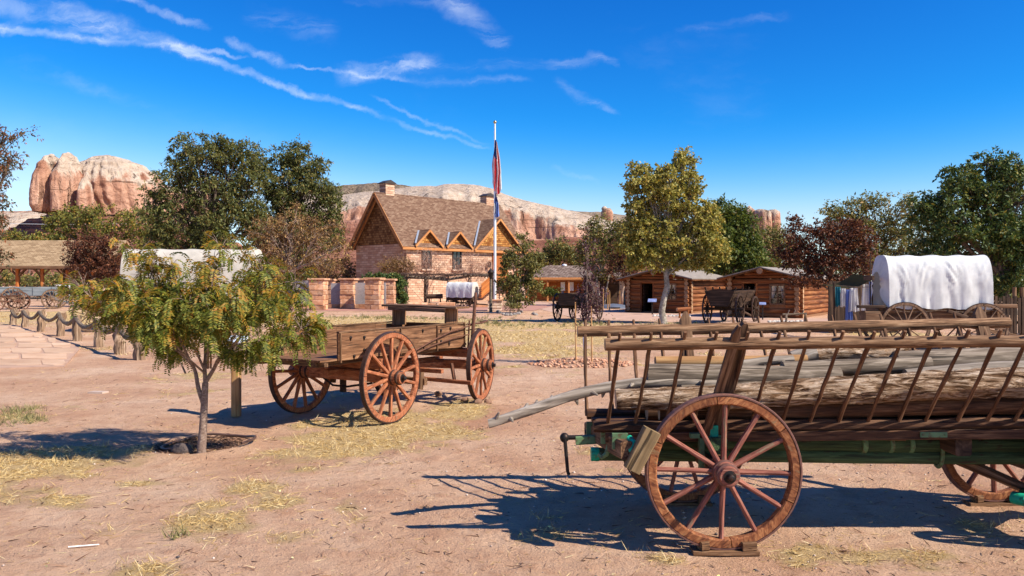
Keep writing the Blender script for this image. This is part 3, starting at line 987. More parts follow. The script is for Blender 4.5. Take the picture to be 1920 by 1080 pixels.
class Rock:
    """several weathered masses of one rock body in one surface set"""
    def __init__(s):
        s.V, s.F, s.cap, s.low, s.scrub = [], [], [], [], []

    def lobe(s, c, rx, ry, z0, z1, prof, seed, n=44, m=34, amp=.10, capz=.5, lean=(0, 0), lowz=-1, fl=.16):
        o = len(s.V)
        for i in range(m + 1):
            u = i / m
            # interpolate profile (fraction of height -> radius fraction)
            for (h0, r0), (h1, r1) in zip(prof, prof[1:]):
                if h0 <= u <= h1:
                    f = (u - h0) / (h1 - h0 + 1e-9)
                    f = f * f * (3 - 2 * f) if r1 > .02 else f ** 2
                    rr = r0 + (r1 - r0) * f
                    break
            for j in range(n):
                a = 2 * math.pi * j / n
                ca, sa = math.cos(a), math.sin(a)
                z = z0 + (z1 - z0) * u
                k = 1 + amp * fb(ca * 1.3 + seed * 5, sa * 1.3, u * 1.1 + seed) * 1.3
                k += fl * min(.28, abs(noise.noise((ca * 4.2 + seed, sa * 4.2, u * .6)))) - fl * .2     # cracks between buttresses
                k += fl * .35 * min(.2, abs(noise.noise((ca * 11 + seed, sa * 11, u * 1.5))))
                k += .03 * fb(ca * 7, sa * 7 + seed, u * 9, 5)
                x = c[0] + ca * rx * rr * k + lean[0] * u
                y = c[1] + sa * ry * rr * k + lean[1] * u
                z += (z1 - z0) * .03 * fb(x * .05, y * .05, seed) * (u > .3)
                s.V.append((x, y, z))
                s.cap.append((u - capz) * 1.6 + .5)
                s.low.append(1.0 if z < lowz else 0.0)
                s.scrub.append(0)
        for i in range(m):
            for j in range(n):
                s.F.append((o + n * i + j, o + n * i + (j + 1) % n, o + n * i + n + (j + 1) % n, o + n * i + n + j))
        s.F.append(tuple(o + n * m + j for j in range(n)))

    def build(s, name, **tags):
        me = bpy.data.meshes.new(name)
        me.from_pydata(s.V, [], s.F)
        me.polygons.foreach_set('use_smooth', [True] * len(me.polygons))
        for k in ('cap', 'low', 'scrub'):
            set_attr(me, k, getattr(s, k))
        me.update()
        return link_mesh(name, me, M_BUTTE, kind='structure', **tags)


Z = 430.0
u = Z / F
P = lambda px, py, Y=Z: W(px, py, Y)
FIN = [(0, .80), (.12, .97), (.32, 1.0), (.55, .93), (.78, .72), (.92, .45), (1, .08)]
R = Rock()
R.lobe(P(95, 385), 20 * u, 60 * u, P(0, 400).z, P(0, 289).z, FIN, 1, capz=.72, lean=(3 * u, 0), amp=.07)
R.lobe(P(134, 385), 22 * u, 55 * u, P(0, 400).z, P(0, 285).z, [(0, 1), (.3, 1), (.55, .95), (.8, .62), (.93, .4), (1, .08)], 2, capz=.62, lean=(-4 * u, 0), amp=.07)
R.lobe(P(160, 385, Z - 8), 12 * u, 22 * u, P(0, 400).z, P(0, 336).z, FIN, 5, capz=.7, amp=.05)
DOME = [(0, .98), (.25, 1.0), (.5, .97), (.66, .86), (.82, .66), (.93, .40), (1, .05)]
R.lobe(P(238, 385, Z + 26), 94 * u, 92 * u, P(0, 402).z, P(0, 278).z, DOME, 3, 190, 60, capz=.56, amp=.06, lean=(-38 * u, 0), fl=.22)
R.lobe(P(340, 385, Z + 44), 80 * u, 90 * u, P(0, 402).z, P(0, 330).z, DOME, 6, 60, 40, capz=.72, amp=.06, fl=.08)
PED = [(0, 1.0), (.25, .88), (.29, .83), (.42, .77), (.46, .72), (.62, .64), (.65, .59), (.76, .55), (.79, .51), (.88, .46), (.91, .41), (1, .36)]
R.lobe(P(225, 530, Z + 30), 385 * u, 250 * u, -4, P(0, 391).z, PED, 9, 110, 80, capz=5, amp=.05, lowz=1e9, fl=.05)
R.build('butte')

R = Rock()
Z2 = 520.0
u2 = Z2 / F
R.lobe(P(1372, 450, Z2), 30 * u2, 40 * u2, 0, P(0, 383, Z2).z, DOME, 21, capz=.86, amp=.07)
R.lobe(P(1405, 450, Z2), 26 * u2, 34 * u2, 0, P(0, 386, Z2).z, DOME, 22, capz=.9, amp=.07)
R.lobe(P(1428, 450, Z2 - 5), 18 * u2, 30 * u2, 0, P(0, 393, Z2).z, [(0, 1), (.8, 1), (.93, .93), (.98, .8), (1, .4)], 23, capz=.95, amp=.06)
R.lobe(P(1449, 450, Z2 - 6), 12 * u2, 22 * u2, 0, P(0, 394, Z2).z, [(0, 1), (.8, 1), (.93, .95), (.98, .85), (1, .4)], 24, capz=.96, amp=.05)
R.build('rock_bluff')
R = Rock()
R.lobe(P(1138, 430, Z2), 11 * u2, 14 * u2, 0, P(0, 390, Z2).z, [(0, 1), (.8, 1), (.95, .95), (1, .5)], 31, capz=.98, amp=.07)
R.lobe(P(1133, 400, Z2), 5 * u2, 6 * u2, P(0, 393, Z2).z, P(0, 387, Z2).z, [(0, 1), (.5, 1), (1, .5)], 32, 16, 8, capz=0, amp=.1)
R.lobe(P(1158, 430, Z2 + 10), 12 * u2, 18 * u2, 0, P(0, 404, Z2).z, DOME, 33, capz=.9, amp=.07)
R.build('rock_pillar')


def interp(pts, x):
    return float(np.interp(x, [p[0] for p in pts], [p[1] for p in pts]))


def build_mesa():
    sky = [(520, 372), (640, 371), (700, 366), (775, 357), (800, 356), (815, 357), (832, 353), (865, 352), (900, 355), (925, 361), (945, 370), (965, 377), (1000, 386), (1040, 395), (1085, 403), (1120, 412), (1200, 430)]
    cap = [(520, 398), (640, 392), (655, 384), (700, 380), (760, 378), (830, 374), (880, 372), (920, 372), (945, 381), (965, 388), (1000, 392), (1030, 400), (1040, 410), (1085, 424), (1120, 432), (1200, 440)]
    foot = [(520, 420), (640, 418), (700, 412), (800, 420), (930, 440), (960, 448), (1040, 452), (1060, 446), (1120, 450), (1200, 455)]
    Zc = 420.0
    cols = 300
    rows = [(-70, 'g', 0), (-45, 'g', .35), (-26, 'g', .7), (-14, 'f', -.25), (-7, 'f', -.05)] + \
           [(-6 + .8 * i, 'c', i / 11) for i in range(12)] + [(6 + 110 * (i / 14) ** 1.3, 'k', i / 14) for i in range(15)] + [(190, 'b', 0), (300, 'b', 1)]
    V, cp, lw, sc = [], [], [], []
    for ci in range(cols):
        px = 520 + 680 * ci / (cols - 1)
        X0 = (px - 960) / F * Zc
        but = fb(X0 * .03, 1.5, 0, 5) * 14 + abs(noise.noise((X0 * .09, 3, 1))) * 7
        zs, zc_, zf = (CAMH - (interp(q, px) - HOR) / F * Zc for q in (sky, cap, foot))
        zs = CAMH - (interp(sky, px) - HOR) / F * (Zc + 110)
        for dy, kind, f in rows:
            y = Zc + dy
            if kind == 'g':
                z = zf * f * .92
                y += fb(X0 * .02, dy * .03, 5) * 8
                z += abs(fb(X0 * .04, dy * .06, 2)) * 3 * (f > 0) - 3 * (f == 0)
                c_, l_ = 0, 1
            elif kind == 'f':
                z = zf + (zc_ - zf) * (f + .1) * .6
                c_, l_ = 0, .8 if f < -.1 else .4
                y += but * .5
            elif kind == 'c':
                z = zf + (zc_ - zf) * f
                y += but * (1 - .35 * f) + fb(X0 * .12, z * .05, 8, 5) * 2.4 + (f > .85) * (f - .85) * 14
                c_, l_ = .25 + .45 * f ** 3, 0
            elif kind == 'k':
                g = math.sin(f * math.pi / 2) ** .9
                z = zc_ + (zs - zc_) * g + fb(X0 * .035, y * .04, 3, 5) * 2.0 * (1 - f) * (f > 0)
                y += but * .65 * (1 - f)
                c_, l_ = .95, 0
            else:
                z = zs - 12 - 30 * f
                c_, l_ = .9, 0
            x = (px - 960) / F * (Zc if kind in 'gfc' else Zc + dy * .9)
            V.append((x, y, z))
            cp.append(c_)
            lw.append(l_)
            sc.append(0)
    m = len(rows)
    i = np.arange(cols - 1)[:, None] * m + np.arange(m - 1)[None]
    Fc = np.stack([i, i + m, i + m + 1, i + 1], -1).reshape(-1, 4)
    me = npmesh('mesa', np.array(V), Fc, True)
    set_attr(me, 'cap', cp)
    set_attr(me, 'low', lw)
    set_attr(me, 'scrub', sc)
    link_mesh('mesa', me, M_BUTTE, kind='structure')

    def ridge(name, pts, Zr, depth, scrubv, capv):
        V, cp, sc = [], [], []
        n = 90
        x0, x1 = pts[0][0], pts[-1][0]
        rows = [(-90, 0), (-60, .45), (-40, .7), (-20, .9), (0, 1.0), (depth, 1.05), (depth + 60, 0)]
        for k in range(n):
            px = x0 + (x1 - x0) * k / (n - 1)
            h = CAMH - (interp(pts, px) - HOR) / F * Zr
            for dy, f in rows:
                V.append(((px - 960) / F * Zr, Zr + dy + fb(px * .05, dy, 1) * 6, h * f + fb(px * .07, dy * .1, 2) * 1.4 * (0 < f < 1)))
                cp.append(capv)
                sc.append(scrubv * (.5 + .5 * (f > .5)))
        m = len(rows)
        i = np.arange(n - 1)[:, None] * m + np.arange(m - 1)[None]
        me = npmesh(name, np.array(V), np.stack([i, i + m, i + m + 1, i + 1], -1).reshape(-1, 4), True)
        set_attr(me, 'cap', cp)
        set_attr(me, 'low', [0] * len(V))
        set_attr(me, 'scrub', sc)
        link_mesh(name, me, M_BUTTE, kind='structure')
    ridge('far_hill', [(560, 356), (620, 350), (660, 346), (700, 343), (750, 345), (775, 351), (810, 356), (850, 364)], 720, 60, 1.0, .5)
    ridge('far_plateau', [(960, 400), (1010, 388), (1040, 389), (1060, 394), (1090, 397), (1130, 397), (1160, 402), (1210, 408), (1320, 420)], 900, 60, .75, .6)
    ridge('pale_bench', [(-140, 390), (-40, 395), (30, 396), (75, 394), (110, 402), (140, 430)], 620, 60, 0, .62)


build_mesa()


# ---------------------------------------------------------------- trees
def leaf_quads(P0, D, L, w, fold=.0):
    """diamond leaves: base points, directions, lengths, widths"""
    n = len(P0)
    D = D / (np.linalg.norm(D, axis=1, keepdims=True) + 1e-9)
    sd = np.cross(D, RNG.normal(size=(n, 3)))
    sd /= np.linalg.norm(sd, axis=1, keepdims=True) + 1e-9
    L = np.asarray(L).reshape(-1, 1) * np.ones((n, 1))
    w = np.asarray(w).reshape(-1, 1) * np.ones((n, 1))
    V = np.stack([P0, P0 + D * L * .45 + sd * w * .5, P0 + D * L, P0 + D * L * .45 - sd * w * .5], 1).reshape(-1, 3)
    return V, np.arange(n * 4).reshape(n, 4)


def crown_mesh(name, C, Rr, per, L, w, droop, squash=.85):
    """leaves set along drooping sprays that leave each twig end"""
    n = len(C) * per
    ns = 7
    sp_ = RNG.normal(size=(len(C), ns, 3))
    sp_ /= np.linalg.norm(sp_, axis=2, keepdims=True)
    idx = np.repeat(np.arange(len(C)), per)
    k = RNG.integers(0, ns, n)
    d = sp_[idx, k]
    c, r = C[idx], Rr[idx][:, None]
    tt = RNG.random((n, 1)) ** .6
    p = c + d * r * tt * 1.15 * np.array([1, 1, squash]) + RNG.normal(size=(n, 3)) * r * .13
    p[:, 2] -= (tt[:, 0] ** 2) * r[:, 0] * droop * .55
    D = d * .7 + RNG.normal(size=(n, 3)) * .65 + np.array([0, 0, -droop])
    V, Fc = leaf_quads(p, D, L * (.45 + 1.0 * RNG.random(n)), w * (.5 + 1.0 * RNG.random(n)))
    return npmesh(name, V, Fc)


def tree(name, label, cat, Zd, base, br, lobes, leaf, L=.16, w=.09, clumps=120, per=60, cr=.5, droop=.3, bark=None, group=None,
         limb_r=None, hollow=.45, depth=.9, fork=.35, seed=1, trunk_top=None, twigs=True, base_z=0.0, stems=1):
    """base: px of the trunk foot; lobes: (px, py, rx, ry[, dz]) in photograph pixels at distance Zd, turned into metres"""
    bark = bark or M_BARK
    st = np.random.get_state()
    r = np.random.default_rng(seed * 13 + 5)
    b = Vector(((base - 960) / F * Zd, Zd, base_z))
    root = thing(name, label, cat, b, 0, group)
    Lb = []
    for q in lobes:
        c = W(q[0], q[1], Zd) - b
        rx, rz = q[2] / F * Zd, q[3] / F * Zd
        ry = (rx + rz) / 2 * depth
        dz = (q[4] if len(q) > 4 else (r.random() - .5) * 1.2) * ry * .5
        Lb.append((np.array([c.x, c.y + dz, c.z]), np.array([rx, ry, rz])))
    area = np.array([q[1][0] * q[1][2] for q in Lb])
    cnt = np.maximum(3, (area / area.sum() * clumps).astype(int))
    mb = MB()
    allc, rad = [], []
    cz = np.average([q[0][2] for q in Lb], weights=area)
    zlow = min(q[0][2] - q[1][2] for q in Lb)
    top = Vector((np.average([q[0][0] for q in Lb], weights=area) * .5, 0, trunk_top if trunk_top else max(.5, zlow + (cz - zlow) * fork)))
    for k in range(stems):
        ox = Vector((r.normal() * .35, r.normal() * .35, 0)) if stems > 1 else Vector((0, 0, 0))
        pts = [ox * .3 + Vector((0, 0, -.05))]
        for i in range(1, 6):
            f = i / 5
            pts.append(ox * (.3 + f) + top * f + Vector((r.normal() * br * .35, r.normal() * br * .35, 0)))
        mb.tube(pts, [br * (1.25 if i == 0 else 1 - .35 * i / 5) / (stems ** .5) for i in range(6)], 10, wob=.12, seed=seed + k)
    lr = limb_r or br * .55
    for (c, rr), n in zip(Lb, cnt):
        lc = Vector(c)
        a = top + (Vector((0, 0, 0)) - top) * (.3 * r.random())
        mid = a.lerp(lc, .5) + Vector((r.normal() * .12, r.normal() * .12, .12)) * rr[0]
        end = lc + Vector((0, 0, rr[2] * .3))
        lp = []
        for i in range(7):
            f = i / 6
            lp.append((a * (1 - f) ** 2 + mid * (2 * f * (1 - f)) + end * f * f) + Vector((r.normal(), r.normal(), r.normal())) * .03 * rr[0] * (0 < i))
        mb.tube(lp, [lr * (1 - .8 * i / 6) for i in range(7)], 6, wob=.1, seed=seed)
        d = r.normal(size=(n, 3))
        d /= np.linalg.norm(d, axis=1, keepdims=True)
        p = c + d * rr * (r.random((n, 1)) ** hollow)
        p = p[p[:, 2] + b.z > .25]
        for q in p:
            allc.append(q)
            rad.append(cr * (.6 + .8 * r.random()))
            if twigs:
                s0 = lp[2 + int(r.random() * 4.99)]
                e = Vector(q)
                m_ = s0.lerp(e, .5) + Vector((0, 0, .08 * (e - s0).length))
                mb.tube([s0, m_, e], [lr * .22, lr * .15, lr * .05], 4, cap=False)
    mb.build('trunk', bark, root, world=False, smooth=True)
    me = crown_mesh('crown', np.array(allc), np.array(rad), per, L, w, droop)
    link_mesh('crown', me, leaf, root, None, False, kind='stuff')
    return root


GT = 'trees standing behind the village'
# big locusts left of the meeting house
tree('locust_tree', 'tall dark green locust tree on the left, its crown highest beside the red butte', 'tree', 62, 392, .26,
     [(372, 288, 60, 42), (415, 276, 36, 32), (338, 345, 50, 50), (400, 350, 62, 55), (300, 385, 36, 48), (350, 425, 62, 55), (425, 425, 55, 55), (310, 450, 38, 45), (455, 300, 38, 36), (385, 490, 60, 35), (300, 480, 40, 30), (452, 370, 36, 50), (476, 335, 26, 40), (470, 420, 34, 44)],
     L_LOCUST, .28, .10, 460, 90, .58, .55, seed=3, group=None, hollow=.5)
tree('locust_tree', 'tall dark green locust tree with an open crown just left of the stone house', 'tree', 66, 540, .24,
     [(548, 300, 48, 34), (580, 322, 36, 34), (505, 340, 26, 38), (548, 365, 52, 48), (606, 372, 34, 38), (500, 420, 42, 50), (570, 430, 55, 55), (620, 430, 26, 46), (484, 300, 18, 28), (560, 490, 60, 30), (632, 372, 10, 16)],
     L_LOCUST, .28, .10, 400, 84, .58, .55, seed=4, hollow=.5)
tree('bush', 'yellow green leafy tree under the red butte', 'tree', 100, 165, .2,
     [(110, 425, 32, 34), (150, 415, 42, 38), (205, 418, 46, 38), (255, 425, 42, 38), (120, 460, 40, 30), (190, 460, 50, 30), (250, 470, 40, 30)], L_YGREEN, .34, .16, 200, 62, .8, .3, seed=5)
tree('plum_tree', 'dark purple brown bushy tree overlapping the pavilion roof', 'tree', 56, 178, .14,
     [(170, 475, 42, 38), (196, 460, 30, 30), (140, 480, 24, 24), (178, 505, 48, 28), (215, 490, 32, 34)], L_PLUM, .15, .08, 190, 70, .42, .2, seed=6)
tree('elm_tree', 'grey green tree with red leaf tips cut by the left edge of the view', 'tree', 28, -60, .17,
     [(-14, 256, 40, 16), (12, 243, 38, 10), (-20, 300, 50, 24), (-8, 345, 26, 26), (-34, 390, 50, 34), (-18, 425, 32, 20), (-8, 478, 24, 22), (-90, 300, 80, 80), (-90, 400, 80, 70), (26, 294, 22, 7)], L_REDTIP, .13, .045, 330, 58, .30, .5, seed=7, hollow=.5)
tree('dry_tree', 'half bare tree with dry brown leaves and pale branches before the locusts', 'tree', 54, 545, .13,
     [(500, 440, 42, 40), (550, 425, 50, 45), (600, 440, 42, 45), (480, 485, 40, 30), (540, 490, 50, 34), (610, 495, 42, 28), (640, 470, 16, 30)], L_BROWN, .17, .07, 240, 44, .42, .3, M_TWIG, limb_r=.075, seed=8)
tree('cottonwood_tree', 'golden green cottonwood with a pale trunk in front of the log cabins', 'tree', 33, 1245, .135,
     [(1283, 318, 20, 42), (1215, 345, 34, 34), (1184, 345, 13, 32), (1250, 350, 38, 44), (1300, 350, 20, 38), (1200, 400, 32, 48), (1262, 405, 60, 52), (1318, 410, 32, 42), (1190, 450, 34, 48),
      (1250, 460, 66, 44), (1320, 455, 36, 44), (1226, 480, 50, 28), (1300, 482, 50, 26), (1338, 470, 20, 34), (1190, 482, 24, 22), (1284, 288, 8, 20), (1213, 318, 10, 14), (1186, 320, 8, 16)],
     L_COTTON, .105, .088, 560, 90, .27, .2, M_BARKP, seed=9, trunk_top=2.6, hollow=.42, limb_r=.06)
tree('ash_tree', 'fresh green leafy tree right behind the golden cottonwood', 'tree', 52, 1385, .2,
     [(1370, 395, 30, 28), (1395, 410, 26, 24), (1375, 440, 42, 40), (1405, 455, 30, 40), (1390, 490, 46, 34), (1350, 460, 30, 60), (1350, 400, 22, 30), (1420, 490, 22, 28)], L_GREEN, .26, .10, 210, 74, .5, .5, seed=10)
tree('poplar_tree', 'olive poplar with pale upright stems left of the cottonwood', 'tree', 58, 1128, .12,
     [(1120, 425, 22, 28), (1138, 440, 26, 34), (1105, 450, 22, 34), (1150, 470, 26, 34), (1118, 490, 34, 34), (1092, 470, 16, 34), (1160, 430, 12, 26)], L_OLIVE, .17, .10, 150, 60, .42, .2, M_BARKP, seed=11, stems=4)
tree('plum_tree', 'shaded dark plum tree between the poplar and the first cabin', 'tree', 56, 1172, .12,
     [(1165, 470, 26, 28), (1190, 490, 28, 28), (1160, 505, 24, 22)], L_PLUM, .15, .08, 90, 60, .42, .2, seed=12)
tree('shrub', 'rounded grey green shrub tree behind the orange cabin', 'shrub', 92, 1048, .15,
     [(1045, 470, 26, 26), (1070, 475, 24, 24), (1030, 488, 26, 20), (1085, 490, 20, 20), (1010, 486, 20, 18)], L_OLIVE, .3, .13, 120, 60, .6, .3, seed=13)
tree('plum_tree', 'red brown plum tree with a slim dark trunk before the second cabin', 'tree', 30.5, 1559, .075,
     [(1560, 440, 60, 30), (1498, 452, 36, 32), (1497, 418, 14, 20), (1590, 440, 45, 32), (1520, 485, 52, 34), (1580, 488, 54, 36), (1475, 485, 24, 26), (1620, 480, 26, 34), (1515, 520, 40, 18), (1565, 525, 48, 16), (1532, 428, 14, 20)],
     L_PLUM, .085, .062, 330, 60, .24, .15, seed=14, trunk_top=1.9, limb_r=.035)
tree('elm_tree', 'loose olive tree behind the red plum tree on the right', 'tree', 62, 1640, .2,
     [(1585, 395, 40, 26), (1640, 385, 48, 24), (1690, 395, 38, 30), (1610, 430, 60, 34), (1680, 440, 50, 40), (1730, 450, 40, 40), (1640, 480, 60, 30), (1560, 400, 20, 20), (1560, 440, 30, 30)], L_OLIVE, .25, .10, 230, 66, .6, .4, seed=15, hollow=.48)
tree('elm_tree', 'large dark green tree at the right edge behind the white wagon', 'tree', 42, 1898, .26,
     [(1850, 310, 44, 24), (1800, 338, 50, 26), (1890, 320, 44, 30), (1760, 375, 50, 28), (1840, 365, 60, 45), (1915, 370, 50, 60), (1745, 415, 40, 30), (1790, 420, 50, 40), (1860, 430, 60, 48), (1930, 440, 50, 60), (1780, 470, 70, 36), (1870, 490, 60, 36), (1725, 380, 18, 14), (1885, 455, 40, 30), (1905, 500, 40, 34), (1840, 520, 50, 26), (1900, 530, 40, 24)],
     L_DKGREEN, .21, .09, 520, 78, .42, .4, seed=16, hollow=.42)
tree('ash_tree', 'small round headed young tree beside the flagpole', 'tree', 44.5, 972, .075,
     [(985, 450, 14, 18), (975, 490, 28, 34), (958, 485, 14, 26), (995, 500, 20, 34), (970, 535, 34, 30), (950, 530, 18, 26), (995, 540, 24, 24), (972, 562, 26, 16)], L_ASH, .13, .085, 150, 60, .27, .3, M_BARKY, seed=17, trunk_top=1.3)
tree('tree', 'grey brown thin tree in the gap right of the fresh green tree', 'tree', 70, 1452, .12,
     [(1440, 445, 30, 26), (1470, 450, 26, 26), (1450, 480, 40, 26), (1430, 500, 30, 22), (1490, 480, 26, 26)], L_OLIVE, .26, .1, 120, 50, .6, .3, seed=18)
tree('bush', 'dark green thicket seen under the pavilion roof', 'bush', 112, 60, .2,
     [(20, 525, 40, 22), (75, 525, 40, 24), (130, 528, 40, 22), (200, 525, 50, 24), (-40, 525, 40, 22), (260, 525, 50, 26), (330, 525, 50, 26)], L_OLIVE, .4, .16, 210, 60, .9, .2, seed=19)
tree('bush', 'round yellow green bush over the pavilion ridge', 'bush', 150, 52, .2, [(30, 448, 26, 12), (64, 447, 18, 10), (95, 452, 22, 14)], L_YGREEN, .5, .25, 70, 50, 1.0, .2, seed=20)
tree('bush', 'low reddish flowering bushes in front of the pavilion', 'bush', 74, 100, .06, [(92, 545, 18, 9), (118, 545, 18, 9), (140, 547, 18, 8), (75, 546, 14, 7)], L_REDTIP, .16, .08, 80, 50, .4, .1, seed=21)
for i, (px, lob, lab) in enumerate([
        (805, [(800, 500, 38, 24), (775, 505, 24, 20), (825, 505, 26, 22), (800, 478, 26, 14)], 'pinkish leafless shrub below the left dormer window'),
        (885, [(882, 505, 30, 20), (860, 508, 22, 18), (905, 508, 24, 18), (882, 488, 20, 10)], 'pinkish leafless shrub below the right dormer window')]):
    t_ = tree('shrub', lab, 'shrub', 66, px, .05, lob, L_PINK, .36, .02, 66, 34, .5, -.5, M_TWIGP, 'leafless shrubs along the stone house', limb_r=.04, seed=22 + i, stems=7, trunk_top=1.4)
tree('shrub', 'olive brown shrub at the shaded corner of the stone house', 'shrub', 67, 748, .06, [(745, 498, 28, 20), (725, 508, 22, 14), (765, 505, 18, 18)], L_BROWN, .16, .05, 90, 60, .4, -.3, seed=24, stems=5)
tree('vine', 'dark green vine climbing the left end of the pole shelter', 'vine', 56, 750, .05, [(750, 545, 10, 24), (742, 530, 9, 18), (756, 560, 7, 16), (735, 520, 22, 5), (700, 518, 24, 4), (712, 519, 20, 4)], L_DKGREEN, .14, .09, 120, 60, .22, .2, seed=25)
tree('shrub', 'small green shrub at the foot of the orange cabin wall', 'shrub', 70, 1036, .04, [(1030, 548, 12, 6), (1044, 549, 9, 5)], L_GREEN, .15, .08, 30, 50, .3, .1, seed=26)
tree('bush', 'green bushes closing the gap behind the picket fence', 'bush', 48, 1870, .08, [(1840, 545, 40, 24), (1890, 540, 40, 24), (1930, 545, 40, 24), (1700, 540, 40, 22)], L_OLIVE, .2, .1, 120, 60, .5, .2, seed=27)
tree('bush', 'dark bushes in the shade between the cabins and the open shed', 'bush', 72, 1150, .08, [(1130, 525, 30, 18), (1180, 520, 34, 22), (1240, 515, 40, 26), (1300, 510, 40, 26), (1360, 510, 40, 26), (1440, 512, 40, 26), (1520, 510, 50, 28), (1620, 505, 60, 34), (1740, 505, 60, 34)], L_DKGREEN, .24, .12, 330, 50, .7, .2, seed=28)
tree('bush', 'brown green hedge bushes left of the stone house', 'bush', 80, 620, .08, [(600, 525, 50, 24), (655, 515, 20, 22), (540, 525, 50, 26), (470, 525, 50, 26), (400, 525, 50, 26), (650, 490, 12, 20)], L_BROWN, .26, .12, 240, 50, .7, .2, seed=29)

# ---------------------------------------------------------------- the locust sapling in front
def young_locust():
    b = G(378, 855)
    b.z = float(gh(b.x, b.y))
    root = thing('young_locust_tree', 'young honey locust with drooping yellow green feathery leaves in the left foreground', 'tree', b)
    Zd = b.y
    r = np.random.default_rng(5)
    pt = lambda px, py, d=0.0: W(385 + (px - 385) * (.90 if py < 690 else 1), py if py > 690 else 690 + (py - 690) * .93, Zd) * 1.0 + Vector((0, d, 0)) - b
    mb = MB()

    def limb(pts, r0, r1, n=7):
        # smooth a polyline
        P_ = [Vector(p) for p in pts]
        out = []
        for i in range(len(P_) - 1):
            p0, p1, p2, p3 = P_[max(i - 1, 0)], P_[i], P_[i + 1], P_[min(i + 2, len(P_) - 1)]
            for k in range(4):
                t = k / 4
                out.append(.5 * ((2 * p1) + (p2 - p0) * t + (2 * p0 - 5 * p1 + 4 * p2 - p3) * t * t + (3 * p1 - p0 - 3 * p2 + p3) * t ** 3))
        out.append(P_[-1])
        m = len(out)
        mb.tube(out, [r0 + (r1 - r0) * i / (m - 1) for i in range(m)], n, wob=.06, seed=len(mb.v) % 50)
        return out
    tr = limb([pt(377, 862), pt(378, 840), pt(381, 800), pt(383, 760), pt(385, 718)], .046, .030, 10)
    limbs = []
    limbs.append(limb([pt(383, 762), pt(372, 728), pt(362, 690, .02), pt(330, 662, .05), pt(290, 630, .1), pt(255, 600, .2), pt(225, 560, .25)], .024, .006))
    limbs.append(limb([pt(385, 718), pt(402, 690), pt(420, 668, -.05), pt(460, 655, -.1), pt(520, 640, -.12), pt(570, 628, -.1), pt(612, 610, -.1)], .022, .004))
    limbs.append(limb([pt(385, 718), pt(384, 680), pt(388, 630, .05), pt(395, 570, .1), pt(398, 520, .1), pt(392, 470, .1)], .022, .004))
    limbs.append(limb([pt(366, 700, .02), pt(350, 650, -.1), pt(330, 590, -.2), pt(310, 530, -.3), pt(300, 480, -.3)], .015, .004))
    limbs.append(limb([pt(410, 680), pt(430, 630, .2), pt(450, 570, .35), pt(460, 510, .4), pt(472, 462, .4)], .015, .004))
    limbs.append(limb([pt(388, 640), pt(410, 590, -.25), pt(430, 540, -.4), pt(440, 490, -.5)], .012, .003))
    limbs.append(limb([pt(384, 690), pt(360, 640, .3), pt(340, 590, .5), pt(345, 520, .6)], .014, .003))
    limbs.append(limb([pt(430, 662, -.05), pt(480, 620, -.3), pt(520, 570, -.45), pt(545, 510, -.45)], .012, .003))
    limbs.append(limb([pt(320, 655, .05), pt(270, 620, -.15), pt(222, 575, -.3), pt(182, 548, -.3), pt(160, 530, -.3)], .012, .003))
    limbs.append(limb([pt(300, 640, .1), pt(260, 560, .1), pt(235, 500, .15), pt(222, 455, .1)], .012, .003))
    limbs.append(limb([pt(440, 660, -.08), pt(500, 610, .1), pt(530, 560, .3), pt(560, 520, .3)], .012, .003))
    limbs.append(limb([pt(384, 700), pt(370, 660, -.3), pt(350, 610, -.55), pt(330, 570, -.6)], .012, .003))
    limbs.append(limb([pt(390, 690), pt(420, 640, -.35), pt(450, 600, -.6), pt(480, 560, -.6)], .012, .003))
    limbs.append(limb([pt(560, 630, -.1), pt(590, 610, -.1), pt(625, 592, -.05)], .005, .002, 5))
    limbs.append(limb([pt(392, 480, .1), pt(400, 462, .1), pt(412, 444, .12)], .005, .0015, 5))
    limbs.append(limb([pt(345, 700, .03), pt(300, 670, .3), pt(260, 640, .5), pt(225, 610, .5)], .010, .003))
    limbs.append(limb([pt(386, 700), pt(368, 640, -.1), pt(352, 580, -.2), pt(344, 520, -.25), pt(336, 478, -.25)], .013, .003))
    limbs.append(limb([pt(388, 660), pt(376, 600, .15), pt(366, 540, .25), pt(362, 490, .3)], .011, .003))
    limbs.append(limb([pt(395, 690), pt(410, 650, -.2), pt(400, 600, -.4), pt(395, 550, -.5)], .011, .003))
    limbs.append(limb([pt(340, 668, .05), pt(300, 610, -.35), pt(270, 560, -.5), pt(262, 520, -.5)], .011, .003))
    limbs.append(limb([pt(450, 655, -.1), pt(490, 580, -.15), pt(505, 520, -.1), pt(510, 480, -.1)], .010, .003))
    # twigs along the outer limbs, compound leaves along the twigs
    heads = []
    for li, lp in enumerate(limbs):
        m = len(lp)
        ntw = 13 if m > 16 else (9 if m > 12 else 3)
        for k in range(ntw * 2):
            f = .42 + .58 * r.random()
            s0 = lp[int(f * (m - 1))]
            d = lp[min(int(f * (m - 1)) + 1, m - 1)] - lp[max(int(f * (m - 1)) - 1, 0)]
            d = d.normalized() * .7 + Vector((r.normal() * .7, r.normal() * .7, r.normal() * .45 + .05))
            d.normalize()
            Lt = .10 + .17 * r.random()
            e = s0 + d * Lt
            mid = s0.lerp(e, .5) + Vector((0, 0, .03))
            mb.tube([s0, mid, e], [.0035, .0026, .0012], 4, cap=False)
            nl = int(6 + Lt * 22)
            for q in range(nl):
                g = .12 + .88 * q / max(1, nl - 1)
                p = s0.lerp(mid, g * 2) if g < .5 else mid.lerp(e, g * 2 - 1)
                heads.append((p, d))
    mb.build('trunk', M_BARKY, root, world=False, smooth=True)
    VG, VY = [], []
